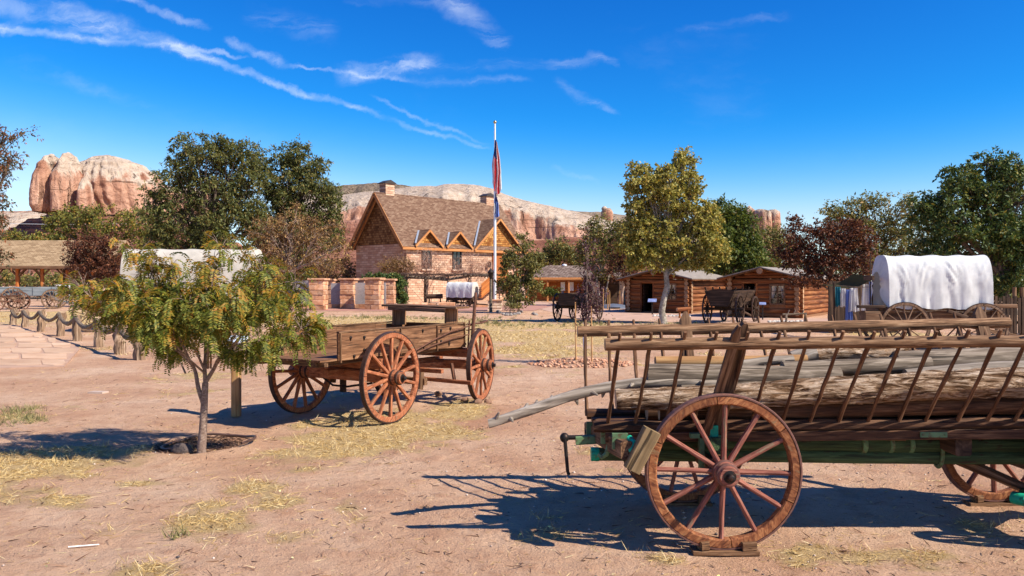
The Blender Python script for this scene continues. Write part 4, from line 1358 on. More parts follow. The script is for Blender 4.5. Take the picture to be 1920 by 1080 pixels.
    for p, d in heads:
        px = Vector((p.x, p.y, p.z))
        hz = px.z
        if hz < .95 and r.random() < .6:
            continue
        if abs(px.x) > .62 and hz < 1.12 and px.x < 0 and r.random() < .75:
            continue
        if hz > 1.62 and r.random() < .55:
            continue
        if px.x < -.85 and r.random() < .6:
            continue
        if r.random() < .20:
            continue
        out = Vector((r.normal(), r.normal(), r.normal() * .5 + .1)).normalized() * .8 + d * .5
        out.normalize()
        Lr = .12 + .12 * r.random()
        npair = 9 + int(r.random() * 4)
        # rachis arcs outward and hangs
        prev = np.array(px)
        dirv = np.array(out)
        sd = np.cross(dirv, [0, 0, 1.0]) + r.normal(size=3) * .25
        sd /= np.linalg.norm(sd) + 1e-9
        yel = r.random() < np.clip((hz - 1.45) * .7 + .2 + .2 * (abs(px.x) > .85), .12, .6)
        P0, D = [], []
        for i in range(npair):
            dirv = dirv + np.array([0, 0, -.20])
            dirv /= np.linalg.norm(dirv)
            prev = prev + dirv * Lr / npair
            s_ = 1.0 - .35 * abs(i / npair - .45)
            for sg in (-1, 1):
                P0.append(prev)
                D.append((sd * sg * 1.0 + dirv * .35 + np.array([0, 0, -.18]) + r.normal(size=3) * .12) * s_)
        nrm = np.cross(sd, dirv)
        P0, D = np.array(P0), np.array(D)
        Dn = D / np.linalg.norm(D, axis=1, keepdims=True)
        Lf = (.032 + .018 * r.random()) * np.linalg.norm(D, axis=1, keepdims=True)
        wv = np.cross(Dn, nrm)
        wv /= np.linalg.norm(wv, axis=1, keepdims=True) + 1e-9
        wf = .0135
        V = np.stack([P0, P0 + Dn * Lf * .45 + wv * wf * .5, P0 + Dn * Lf, P0 + Dn * Lf * .45 - wv * wf * .5], 1).reshape(-1, 3)
        (VY if yel else VG).append(V)
    for nm, VV, mt in (('crown', VG, L_LOCUST_G), ('turning_leaves', VY, L_LOCUST_Y)):
        V = np.concatenate(VV)
        link_mesh(nm, npmesh(nm, V, np.arange(len(V)).reshape(-1, 4)), mt, root, None, False, kind='stuff')
    # drip hose round the foot
    mb = MB()
    c = G(392, 838)
    pts = [Vector((c.x + .46 * math.cos(a), c.y + .42 * math.sin(a), 0)) for a in np.linspace(-.5, 4.3, 34)]
    for p in pts:
        p.z = float(gh(p.x, p.y)) + .03 + .02 * math.sin(p.x * 9)
    mb.tube(pts, .014, 7)
    o = mb.build('drip_hose', M_HOSE, smooth=True, label='brown irrigation hose curving round the foot of the young locust', category='hose')
    s_ = G(340, 852)
    mb = MB()
    mb.blob((0, 0, .03), (.10, .08, .08), 7, .15, 3)
    me = mb.mesh('stone', True)
    link_mesh('stone', me, stone('dark_brown_stone', [(.07, .05, .045), (.12, .09, .08), (.16, .13, .11)], 6), M=Matrix.Translation(s_ + Vector((0, 0, float(gh(s_.x, s_.y))))), label='dark rounded stone in the mulch by the young locust', category='stone')


young_locust()
# purple sapling tied to stakes, in the dug mound
sx = MOUND.y
t_ = tree('plum_sapling', 'slender purple leaved sapling tied between two cane stakes in dug earth', 'sapling', sx, 1098, .018,
          [(1100, 560, 20, 34), (1102, 510, 14, 34), (1100, 465, 9, 26), (1096, 595, 16, 24), (1122, 575, 16, 20), (1105, 438, 5, 14), (1118, 540, 12, 18)], L_PLUMV, .055, .03, 70, 20, .13, .1, M_BARKY, seed=40, trunk_top=1.9, limb_r=.008, base_z=float(gh(MOUND.x, MOUND.y)))
mb = MB()
g = W(1097, 684, sx)
mb.tube([(g.x, sx, .02), (g.x - .03, sx, .62)], .022, 10)
mb.build('trunk_guard', M_WHITE, t_, smooth=True)
for px, top, lab in ((1080, 592, 'left cane stake holding the purple sapling'), (1110, 600, 'right cane stake holding the purple sapling')):
    a = W(px, 680, sx - .1)
    a.z = -.05
    b_ = W(px - 1.5, top, sx - .1)
    b_.z += .28
    pole_obj('cane_stake', a, b_, .016, .014, M_POST, label=lab, category='stake', group='cane stakes of the sapling')
# ---------------------------------------------------------------- buildings
def rot_frame(origin, ang):
    return Matrix.Translation(origin) @ Matrix.Rotation(ang, 4, 'Z')


def panel(name, mat, parent, M, poly, thick, world=True, **tags):
    """wall or slab: polygon in the frame's x,z plane, thickness along +y of the frame"""
    m = MB()
    m.prism(poly, 0, thick)
    return link_mesh(name, m.mesh(name), mat, parent, M, world, **tags)


def slab(name, mat, parent, origin, xdir, ydir, lx, ly, th, **tags):
    """roof slab: x along the ridge, y down the slope, top face at local z=0"""
    x = Vector(xdir).normalized()
    y = Vector(ydir)
    y = (y - x * y.dot(x)).normalized()
    z = x.cross(y)
    M = Matrix((x, y, z)).transposed().to_4x4()
    M.translation = Vector(origin)
    m = MB()
    sg = 1 if z.z > 0 else -1
    m.box((lx / 2, ly / 2, -sg * th / 2), (lx, ly, th))
    return link_mesh(name, m.mesh(name), mat, parent, M, True, **tags)


def stone_house():
    ang = math.radians(47)
    d = Vector((math.cos(ang), math.sin(ang), 0))
    n = Vector((-math.sin(ang), math.cos(ang), 0))
    C = Vector((-9.5, 72, 0))
    root = thing('stone_house', 'pink sandstone house with steep brown shingled roof and two dormer windows', 'house', C, ang)
    Lw, Ww, He, Ha = 15.3, 7.55, 5.3, 10.0
    z = Vector((0, 0, 1))
    at = lambda x, y, h=0: C + d * x + n * y + z * h
    FR = rot_frame(C, ang)                                   # front wall frame: x along the long wall
    panel('front_wall', M_WALLST, root, FR, [(0, -.3), (Lw, -.3), (Lw, He), (0, He)], .35)
    panel('back_wall', M_WALLST, root, rot_frame(at(0, Ww - .35), ang), [(0, -.3), (Lw, -.3), (Lw, He), (0, He)], .35)
    GL = rot_frame(at(0, Ww - .36), ang - math.pi / 2)       # left gable: x runs to the front
    panel('gable_wall', M_WALLST, root, GL, [(0, -.3), (Ww - .72, -.3), (Ww - .72, He - .05), (0, He - .05)], .35)
    panel('gable_wall', M_WALLST, root, rot_frame(at(Lw - .35, Ww - .36), ang - math.pi / 2), [(0, -.3), (Ww - .72, -.3), (Ww - .72, He - .05), (0, He - .05)], .35)
    half = Ww / 2
    GS = rot_frame(at(-.05, Ww), ang - math.pi / 2)
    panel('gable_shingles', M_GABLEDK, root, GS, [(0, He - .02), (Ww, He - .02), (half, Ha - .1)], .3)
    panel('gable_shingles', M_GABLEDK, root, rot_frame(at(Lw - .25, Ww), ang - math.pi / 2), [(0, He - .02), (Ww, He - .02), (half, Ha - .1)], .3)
    sl_ = Vector((0, -half, -(Ha - He)))
    ly = sl_.length * 1.10
    ov = .75
    front_dir = n * sl_.y + z * sl_.z
    back_dir = -n * sl_.y + z * sl_.z
    ridge = at(-ov, half, Ha + .12)
    slab('roof', M_SHINGLE, root, ridge, d, front_dir, Lw + 2 * ov, ly, .16)
    slab('roof', M_SHINGLE, root, ridge, d, back_dir, Lw + 2 * ov, ly, .16)
    # bargeboards on the gable end, fascia along the eave
    fd, bd = front_dir.normalized(), back_dir.normalized()
    for s_, dr in ((0, fd), (0, bd)):
        a = at(-ov - .03, half, Ha - .08)
        beam_obj('bargeboard', a, a + dr * ly, .06, .30, M_TRIM, root, wob=0, up=(0, 0, 1))
        a = at(-ov + .4, half, Ha - .25)
        beam_obj('bargeboard', a, a + dr * (ly - .3), .10, .22, M_TRIM, root, wob=0)
    e0 = ridge + fd * ly - z * .16
    beam_obj('fascia', e0 + d * .02, e0 + d * (Lw + 2 * ov - .02), .06, .24, M_TRIM, root, wob=0)
    # chimneys
    for x, y, w, h0, h1 in ((1.0, half + .3, 1.05, Ha - 1.2, Ha + 1.0), (Lw - .9, half + .3, 1.1, Ha - 1.2, Ha + .85)):
        m = MB()
        m.box((x, y, (h0 + h1) / 2), (w, .95, h1 - h0))
        ch = m.build('chimney', M_WALLST, root, world=False)
        m = MB()
        m.prism([(-w * .62, 0), (w * .62, 0), (w * .62, .08), (0, .36), (-w * .62, .08)], -.6, .6, Matrix.Translation((x, y, h1)))
        m.build('chimney_cap', M_FRAMEDK, ch, world=False)
        m = MB()
        m.box((x, y - .52, h0 + .55), (w * 1.0, .10, .10))
        m.build('flashing', M_FLASH, ch, world=False)

    def gablet(x, hw, zt, zb, kind):
        """small cross gable rising from the front wall at x; hw half width, apex zt, foot zb"""
        g = MB()
        g.prism([(x - hw, zb), (x + hw, zb), (x, zt)], -.06, .30)
        dm = g.build('dormer' if kind == 'window' else 'entrance_gable', M_GABLESH, root, M=Matrix.Translation((x, 0, zb)), world=False)
        depth = (zt - He) * half / (Ha - He) + .9
        for sg in (-1, 1):
            fr = at(x, -.48, zt + .10)
            dr = (d * sg * hw + z * (zb - zt))
            L = dr.length * 1.12
            slab('dormer_roof', M_SHINGLE, dm, fr, n, dr, depth + .48, L, .10)
            a = at(x, -.51, zt + .0)
            beam_obj('bargeboard', a, a + dr.normalized() * L, .06, .19, M_TRIM, dm, wob=0)
        # valley flashing on the side that faces the camera
        a = at(x - hw * 1.1, -.72, zb + .0)
        b_ = at(x - hw * .06, depth - .9, zt + .13)
        low = at(x - hw * 1.12, -.45, zb + .13)
        beam_obj('valley_flashing', low, low.lerp(b_, .93), .16, .05, M_FLASH, dm, wob=0)
        return dm
    dirs = []
    for x in (2.36, 6.18):
        gablet(x, 1.5, He + 1.2, He - .15, 'window')
        wf = MB()
        w, z0, z1 = .52, He - 2.3, He - .2
        for s_ in (-1, 1):
            wf.box((x + s_ * w, -.05, (z0 + z1) / 2), (.12, .12, z1 - z0))
        for zz in (z0, z1, (z0 + z1) / 2):
            wf.box((x, -.052, zz), (2 * w + .12, .124, .12))
        wf.box((x, -.04, (z0 + z1) / 2), (.07, .09, z1 - z0 - .1))
        wo = wf.build('window', M_FRAMEDK, root, world=False)
        for i in (-1, 1):
            for j in (0, 1):
                p = MB()
                hh = (z1 - z0) / 2 - .12
                p.box((x + i * (w / 2 - .01), -.018, z0 + .06 + hh / 2 + j * (z1 - z0) / 2), (w - .1, .02, hh))
                p.build('pane', M_GLASS, wo, world=False)
        p = MB()
        p.box((x, -.1, z0 - .11), (1.4, .24, .12))
        p.build('sill', M_SANDPALE, wo, world=False)
    gablet(11.7, 3.2, He + 2.75, He - .12, 'door')
    m = MB()
    m.box((11.75, -.06, He - 1.2), (1.5, .10, 2.3))
    do = m.build('door', M_ORANGE, root, M=Matrix.Translation((13.4, 0, 0)) @ Matrix.Rotation(math.pi / 2, 4, 'Y'), world=False)
    for x in (10.3, 13.0):
        m = MB()
        m.box((x, -.15, He - 1.7), (.06, .3, .06))
        m.prism([(x - .14, He - 2.1), (x + .14, He - 2.1), (x + .2, He - 1.75), (x, He - 1.5), (x - .2, He - 1.75)], -.42, -.14)
        m.build('wall_lantern', M_IRON, root, world=False)
    # timber stair with a panelled rail to the upper door
    st_ = MB()
    for i in range(11):
        st_.box((7.6 + i * .33, -1.2, .3 + i * .23), (.36, 1.3, .06))
    sr = st_.build('staircase', M_ORANGE, root, world=False)
    for k in range(7):
        h = .35 + k * .36
        beam_obj('stair_board', at(7.6, -1.9, h * .55 + .1), at(11.2, -1.9, 2.3 + h * .55), .05, .17, M_ORANGE, sr, wob=0)
    for k in range(3):
        m = MB()
        m.box((11.2 + k * 1.4, -1.9, 1.75), (.14, .14, 3.5))
        m.build('stair_post', M_ORANGE, sr, world=False)
    m = MB()
    m.box((12.6, -1.0, 2.4), (3.4, 1.7, .12))
    m.build('landing', M_ORANGE, sr, world=False)


stone_house()


def log_cabin(corner, ang, wF, wL, doors, wins, label, rise=.42, n=8, dia=.235, grp='log cabins', ridge_end=True):
    """local x along the long lit wall, local y along the shaded gable front (to the left)"""
    root = thing('log_cabin', label, 'cabin', corner, ang, grp)
    Mx = Matrix.Translation(corner) @ Matrix.Rotation(ang, 4, 'Z')
    at = lambda x, y, z_: Mx @ Vector((x, y, z_))
    ex = .24
    dk = thing_part_box = MB()
    H = n * dia

    def log(a, b, r, nm='log'):
        r *= rnd.uniform(.94, 1.06)
        pole_obj(nm, a, b, r, r * rnd.uniform(.9, 1.0), M_CABIN, root, wob=.05, endmat=M_CABEND, n=10, seg=3)

    def segs(length, z_, holes, e0=ex, e1=ex):
        s_ = [(-e0, length + e1)]
        for h0, h1, zb, zt in holes:
            if zb - .05 < z_ < zt:
                out = []
                for a, b in s_:
                    if h1 <= a or h0 >= b:
                        out.append((a, b))
                    else:
                        if h0 - a > .05:
                            out.append((a, h0))
                        if b - h1 > .05:
                            out.append((h1, b))
                s_ = out
        return s_
    holesF = [(a, b, -1, h) for a, b, h in doors] + [(a, b, z0, z1) for a, b, z0, z1 in wins]
    for i in range(n):
        zc = dia * (i + .5)
        for a, b in segs(wF, zc, holesF):
            log(at(0, a, zc), at(0, b, zc), dia * .52)
        log(at(wL, -ex, zc), at(wL, wF + ex, zc), dia * .52)
        zs = zc + dia * .5
        log(at(-ex - rnd.uniform(0, .1), 0, zs), at(wL + ex, 0, zs), dia * .52)
        log(at(-ex, wF, zs), at(wL + ex, wF, zs), dia * .52)
    # chinking: thin mud wall between the logs
    m = MB()
    for y in (0, wF):
        m.box((wL / 2, y, H / 2), (wL - .1, .09, H))
    m.box((wL, wF / 2, H / 2), (.09, wF - .1, H))
    ys = sorted([(a, b, h, 0) for a, b, h in doors] + [(a, b, z1, z0) for a, b, z0, z1 in wins])
    y = .05
    for a, b, zt, zb in ys:
        m.box((0, (y + a) / 2, H / 2), (.09, a - y, H))
        m.box((0, (a + b) / 2, (zt + H) / 2), (.09, b - a, H - zt))
        if zb > 0:
            m.box((0, (a + b) / 2, zb / 2), (.09, b - a, zb))
        y = b
    m.box((0, (y + wF - .05) / 2, H / 2), (.09, wF - .05 - y, H))
    m.box((wL / 2, wF / 2, .03), (wL - .1, wF - .1, .06))
    m.build('chinking', M_CHINK, root, world=False)
    # gable logs
    k = 3
    top = H + dia * .5
    for i in range(k):
        f = (i + .5) / k
        hw = wF / 2 * (1 - f * .86)
        for x in (0, wL):
            log(at(x, wF / 2 - hw, H + dia * .2 + rise * f), at(x, wF / 2 + hw, H + dia * .2 + rise * f), rise / k * .62)
    rz = H + rise + .10
    log(at(-.75, wF / 2, rz - .14), at(wL + .5, wF / 2, rz - .14), .14, 'ridge_log')
    dd = Mx.to_3x3() @ Vector((1, 0, 0))
    for sg in (-1, 1):
        dr = Mx.to_3x3() @ Vector((0, sg * (wF / 2 + .5), -(rise + .12)))
        L = dr.length
        sl_ = slab('roof', M_TIN, root, at(-.7, wF / 2, rz + .07), dd, dr, wL + 1.3, L, .05)
        # pole rafters show under the eave
        slab('roof_boards', M_FARW, root, at(-.62, wF / 2, rz + .005), dd, dr, wL + 1.14, L - .03, .03)
        nr = int((wL + 1) / .16)
        mb = MB()
        for q in range(nr):
            a = at(-.6 + q * .16, wF / 2, rz - .02) + dr.normalized() * (L * .72)
            mb.tube([a, a + dr.normalized() * (L * .29 + rnd.uniform(-.02, .06))], .038, 6)
        mb.build('rafter_ends', M_CABIN, root, kind='stuff')
    # door frame and window
    for a, b, h in doors:
        for y in (a, b):
            beam_obj('door_post', at(-.02, y, 0), at(-.02, y, h), .10, .20, M_CABIN, root, up=(0, 1, 0))
        beam_obj('lintel', at(-.03, a - .06, h + .03), at(-.03, b + .06, h + .03), .20, .09, M_CABIN, root)
        dl = MB()
        dl.box((0, 0, h / 2), (b - a - .06, .05, h - .04))
        me = dl.mesh('door')
        link_mesh('door', me, M_DARK, root, Matrix.Translation((.52, b - .06, 0)) @ Matrix.Rotation(math.radians(4), 4, 'Z'), False)
    for a, b, z0, z1 in wins:
        wf = MB()
        yc, zc = (a + b) / 2, (z0 + z1) / 2
        for y in (a + .04, b - .04):
            wf.box((-.06, y, zc), (.12, .08, z1 - z0))
        for zz in (z0 + .04, z1 - .04):
            wf.box((-.062, yc, zz), (.124, b - a - .16, .08))
        wf.box((-.03, yc, zc), (.04, .03, z1 - z0 - .16))
        for q in (1, 2):
            wf.box((-.032, yc, z0 + (z1 - z0) * q / 3), (.036, b - a - .16, .03))
        wo = wf.build('window', M_FARW, root, world=False)
        for q in range(6):
            pw, ph = (b - a - .16) / 2, (z1 - z0 - .12) / 3
            p = MB()
            p.box((-.01, a + .08 + pw * (.5 + q % 2), z0 + .06 + ph * (.5 + q // 2)), (.01, pw - .03, ph - .03))
            p.build('pane', M_GLASSC, wo, world=False)
        for sg in (-1, 1):
            p = MB()
            w0 = (b - a) * .42
            pts = []
            for q in range(9):
                yy = yc + sg * (b - a) * .48 - sg * w0 * q / 8
                pts.append((.05 + .02 * (q % 2), yy))
            vs = [Vector((x, y, z1 - .05)) for x, y in pts] + [Vector((x + .01, yc + sg * (b - a) * .48 + (y - yc - sg * (b - a) * .48) * .45, z0 + (z1 - z0) * .30)) for x, y in pts]
            p.add(vs, [(i, i + 1, 9 + i + 1, 9 + i) for i in range(8)])
            p.build('curtain', M_CWHITE, wo, world=False)
    return root


def glass_clear():
    m, t = new_mat('thin_window_pane')
    g = t.n('BsdfGlossy', Roughness=.05)
    tr = t.n('BsdfTransparent')
    mx = t.n('MixShader', Fac=.12)
    t.link(tr.outputs[0], mx.inputs[1])
    t.link(g.outputs[0], mx.inputs[2])
    o = t.n('OutputMaterial')
    t.link(mx.outputs[0], o.inputs[0])
    return m


M_GLASSC = glass_clear()
CAB = math.atan2(.83, .55)
log_cabin(Vector((9.68, 44, 0)), CAB, 3.5, 6.0, [(2.03, 2.80, 1.72)], [(.62, 1.30, .72, 1.66)], 'small log cabin with an open door, behind the golden cottonwood trunk')
log_cabin(Vector((13.6, 38, 0)), CAB, 3.25, 6.2, [(1.98, 2.66, 1.70)], [(.58, 1.34, .62, 1.62)], 'small log cabin with a curtained window, behind the dark farm cart')


def ranger_house():
    Y = 74
    o = W(1000, 530, Y)
    o.z = 0
    ang = math.radians(4)
    root = thing('timber_house', 'low orange stained board house with a hipped brown shake roof', 'house', o, ang)
    Mx = Matrix.Translation(o) @ Matrix.Rotation(ang, 4, 'Z')
    at = lambda x, y, z_: Mx @ Vector((x, y, z_))
    Lw, D, H = 6.2, 4.5, 2.1
    m = MB()
    m.box((Lw / 2, .1, H / 2), (Lw, .1, H))
    m.box((.05, D / 2, H / 2), (.1, D - .4, H))
    m.box((Lw - .05, D / 2, H / 2), (.1, D - .4, H))
    m.box((Lw / 2, D, H / 2), (Lw, .1, H))
    wl = m.build('wall', M_ORANGE, root, world=False)
    for i in range(24):
        beam_obj('batten', at(.1 + i * .262, .02, .05), at(.1 + i * .262, .02, H - .02), .05, .05, M_ORANGE, wl, wob=0, up=(0, 1, 0))
    # hipped roof
    e, r = .8, 1.5
    V = [(-e, -e - .5, H + .05), (Lw + e, -e - .5, H + .05), (Lw + e, D + e, H + .05), (-e, D + e, H + .05), (r, D / 2, H + 1.25), (Lw - r, D / 2, H + 1.25)]
    m = MB()
    m.add(V, [(0, 1, 5, 4), (1, 2, 5), (2, 3, 4, 5), (3, 0, 4), (3, 2, 1, 0)])
    m.build('roof', M_WOODROOF, root, world=False)
    beam_obj('fascia', at(-e, -e - .52, H - .02), at(Lw + e, -e - .52, H - .02), .05, .20, M_TRIM, root, wob=0)
    for x in (1.2, 3.15, 4.7, 6.5):
        beam_obj('porch_post', at(x, -e - .3, 0), at(x, -e - .3, H), .17, .17, M_TRIM, root, wob=0)
    beam_obj('porch_beam', at(-e, -e - .3, H - .18), at(Lw + e, -e - .3, H - .18), .12, .16, M_TRIM, root, wob=0)
    for x, w in ((2.75, .38), (3.5, .5)):
        m = MB()
        m.box((x, -.0, 1.35), (w, .04, .8))
        m.build('notice_board', M_WHITE, root, world=False)
    m = MB()
    m.blob((3.2, D / 2, H + 1.25), (.25, .25, .14), 6, 0)
    m.build('roof_vent', M_PIPE, root, world=False, smooth=True)


ranger_house()


def shed():
    Y = 60
    o = W(1100, 530, Y)
    o.z = 0
    root = thing('open_shed', 'dark open fronted pole shed between the orange house and the log cabin', 'shed', o)
    Lw, D, H = 3.6, 2.6, 2.1
    m = MB()
    m.box((Lw / 2, D, H / 2), (Lw, .08, H))
    m.build('back_wall', M_DARK, root, world=False)
    for k in range(4):
        pole_obj('post', o + Vector((.1 + k * 1.13, 0, 0)), o + Vector((.1 + k * 1.13, 0, H)), .07, .06, M_DARK, root)
    slab('roof', M_WOODROOF, root, o + Vector((-.3, -.5, H + .10)), (1, 0, 0), (0, 1, .10), Lw + .6, D + .8, .1)
    beam_obj('eave_board', o + Vector((-.3, -.54, H + .04)), o + Vector((Lw + .3, -.54, H + .04)), .03, .12, M_GREY, root)
    m = MB()
    m.box((2.75, .3, 1.1), (.5, .06, 1.5))
    m.build('side_panel', M_SANDPALE, root, world=False)
    m = MB()
    m.box((.75, .5, .9), (.55, .06, 1.8))
    m.build('side_panel', M_SANDPALE, root, world=False)


shed()


def pavilion():
    Y = 88
    x0 = -66.0
    root = thing('picnic_pavilion', 'open timber pavilion with tan shingle roof and red brown posts at the left edge', 'pavilion', (x0, Y, 0))
    L, D, H = 21.0, 7.5, 3.35
    o = Vector((x0, Y, 0))
    for row in (0, D):
        for k in range(8):
            x = .6 + k * 2.75 + (1.0 if row else 0)
            beam_obj('post', o + Vector((x, row, 0)), o + Vector((x, row, H)), .30, .30, M_ORANGE if row == 0 else M_FARW, root, wob=0)
            for s_ in (-1, 1):
                beam_obj('brace', o + Vector((x, row, H - 1.0)), o + Vector((x + s_ * .95, row, H - .02)), .14, .16, M_FARW, root, wob=0, up=(0, 1, 0))
        beam_obj('eave_beam', o + Vector((-.4, row, H + .12)), o + Vector((L + .4, row, H + .12)), .25, .30, M_FARW, root, wob=0)
    rz = H + 3.2
    for sg in (-1, 1):
        slab('roof', M_TANROOF, root, o + Vector((-.8, D / 2, rz)), (1, 0, 0), (0, sg * (D / 2 + .8), -(rz - H - .05)), L + 1.6, math.hypot(D / 2 + .8, rz - H - .05), .14)
    beam_obj('fascia', o + Vector((-.8, -.83, H + .02)), o + Vector((L + .8, -.83, H + .02)), .05, .30, M_FARW, root, wob=0)


pavilion()

# low rails and a white bench before the pavilion
def low_fence():
    Y = 80
    root = thing('rail_fence', 'low weathered split rail fence before the pavilion', 'fence', W(110, 560, Y) * 1.0)
    root.location.z = 0
    for z_ in (.18, .62):
        for k in range(4):
            a = W(40 + k * 40, 560, Y)
            b = W(82 + k * 40, 560, Y)
            a.z = b.z = z_
            pole_obj('rail', a, b, .09, .08, M_GREY, root)
    for k in range(5):
        a = W(40 + k * 40, 560, Y - .15)
        a.z = 0
        pole_obj('post', a, a + Vector((0, 0, .8)), .1, .09, M_GREY, root)


low_fence()


def white_bench():
    o = W(112, 550, 82)
    o.z = 0
    root = thing('bench', 'small white bench beyond the rail fence by the pavilion', 'bench', o)
    for x in (-.7, .7):
        for y in (0, .5):
            beam_obj('leg', o + Vector((x, y, 0)), o + Vector((x, y, 1.5 if y else .75)), .12, .12, M_WHITE, root, wob=0)
    m = MB()
    m.box((0, .25, .72), (1.6, .6, .1))
    m.build('seat', M_WHITE, root, world=False)
    for z_ in (1.05, 1.42):
        m = MB()
        m.box((0, .5, z_), (1.6, .08, .16))
        m.build('backrest', M_WHITE, root, world=False)


white_bench()


# ---------------------------------------------------------------- memorial of sandstone pillars and tablets
PLATE = None


def pillar_block_mesh(w, d, h, k):
    key = ('blk', round(w, 2), round(d, 2), round(h, 2), k)
    if key not in MESH_CACHE:
        m = MB()
        r = random.Random(k * 7 + int(w * 100))
        j = lambda s_: s_ * (1 + (r.random() - .5) * .06)
        x, y, z_ = w / 2, d / 2, h / 2
        c = .026
        vs = []
        for zz, ins in ((-z_, c), (-z_ + c, 0), (z_ - c, 0), (z_, c)):
            for sx_, sy_ in ((-1, -1), (1, -1), (1, 1), (-1, 1)):
                vs.append((sx_ * (j(x) - ins), sy_ * (j(y) - ins), zz))
        fs = [(3, 2, 1, 0), (12, 13, 14, 15)]
        for a in range(3):
            for b in range(4):
                fs.append((4 * a + b, 4 * a + (b + 1) % 4, 4 * a + 4 + (b + 1) % 4, 4 * a + 4 + b))
        m.add(vs, fs)
        MESH_CACHE[key] = m.mesh('stone_block')
    return MESH_CACHE[key]


def pillar(px, base, wpx, top, label):
    g = G(px, base)
    g.z = 0
    Wd = wpx / F * g.y
    Hh = CAMH - (top - HOR) / F * g.y
    root = thing('stone_pillar', label, 'pillar', g, rnd.uniform(-.06, .06) - .12, 'sandstone pillars of the memorial')
    n = 6
    h = (Hh - .12) / n
    for i in range(n):
        # pinwheel of four blocks per course
        a = Wd * (.62 if i % 2 else .40)
        b = Wd - a
        for q, (cx, cy, sx_, sy_) in enumerate([(-Wd / 2 + a / 2, -Wd / 4, a, Wd / 2), (Wd / 2 - b / 2, -Wd / 4, b, Wd / 2), (-Wd / 2 + b / 2, Wd / 4, b, Wd / 2), (Wd / 2 - a / 2, Wd / 4, a, Wd / 2)]):
            me = pillar_block_mesh(sx_ - .015, sy_ - .015, h - .022, rnd.randrange(3))
            o = link_mesh('stone_block', me, M_SAND, root, Matrix.Translation((cx + rnd.uniform(-.02, .02), cy + rnd.uniform(-.03, .02), h * (i + .5))), False)
    m = MB()
    m.box((0, 0, (Hh - .14) / 2), (Wd - .09, Wd - .09, Hh - .14))
    m.build('core', M_SANDPALE, root, world=False)
    m = MB()
    m.beam((-Wd / 2 - .08, 0, Hh - .05), (Wd / 2 + .08, 0, Hh - .05), Wd + .16, .12, ch=.2)
    m.build('cap_stone', M_SANDCAP, root, world=False)


for px, base, w, top, lab in [
        (597.5, 581, 28, 522, 'leftmost broad sandstone pillar of the memorial'), (618, 577, 17, 523, 'narrow sandstone pillar just right of the leftmost one'),
        (654, 579, 26, 522, 'sandstone pillar between the two grey tablets'), (678, 577.5, 15, 522.5, 'sandstone pillar behind the second grey tablet'),
        (702, 580.5, 28, 521, 'right hand front sandstone pillar of the memorial'), (731, 578, 19, 523, 'rightmost sandstone pillar next to the green vine')]:
    pillar(px, base, w, top, lab)


def engraved():
    m, t = new_mat('engraved_grey_granite')
    tc = t.n('TexCoord').outputs['Object']
    sp = t.n('SeparateXYZ', i0=tc)
    rows = t.math('SINE', t.mul(sp.outputs[2], 88.0))
    wd = t.noise(t.n('CombineXYZ', i0=t.mul(sp.outputs[0], 26.0), i1=t.math('FLOOR', t.mul(sp.outputs[2], 14.0))).outputs[0], 1.0, 2, .5)
    ink = t.mul(t.mul(t.mr(rows, .1, .5), t.mr(wd, .42, .5)), t.mul(t.mr(t.math('ABSOLUTE', sp.outputs[0]), .42, .36), t.mul(t.mr(sp.outputs[2], .25, .3), t.mr(sp.outputs[2], 1.30, 1.24))))
    n = t.noise(tc, 12, 5, .6)
    c = t.ramp(n, [(.3, (.27, .24, .235)), (.7, (.40, .36, .35))])
    c = t.mix(t.mul(ink, .5), c, (.10, .09, .09))
    finish(t, c, .6, n, .1, .003)
    return m


M_TABLET = engraved()
for px, base, x0, x1, y0, y1, lab in [(560, 577, 535, 584, 526, 569, 'wide pale grey tablet left of the memorial pillars, half hidden by leaves'),
                                      (633, 578.5, 621, 646, 531, 570, 'grey engraved tablet in the left gap between the pillars'),
                                      (677, 579, 664, 690, 530, 570, 'grey engraved tablet in the middle gap between the pillars'),
                                      (719, 579.5, 714, 724, 530, 570, 'pale narrow tablet in the right gap between the pillars')]:
    g = G(px, base)
    a, b = W(x0, y1, g.y), W(x1, y0, g.y)
    ly = -.62
    root = thing('memorial_tablet', lab, 'tablet', ((a.x + b.x) / 2, g.y + ly + .55, 0), -.10, 'tablets of the memorial')
    m = MB()
    m.box((0, 0, (a.z + b.z) / 2), (b.x - a.x, .10, b.z - a.z))
    m.build('engraved_slab', M_TABLET, root, world=False)
    m = MB()
    m.box((0, .02, a.z / 2), ((b.x - a.x) * .9, .16, a.z))
    m.build('plinth', M_SAND, root, world=False)


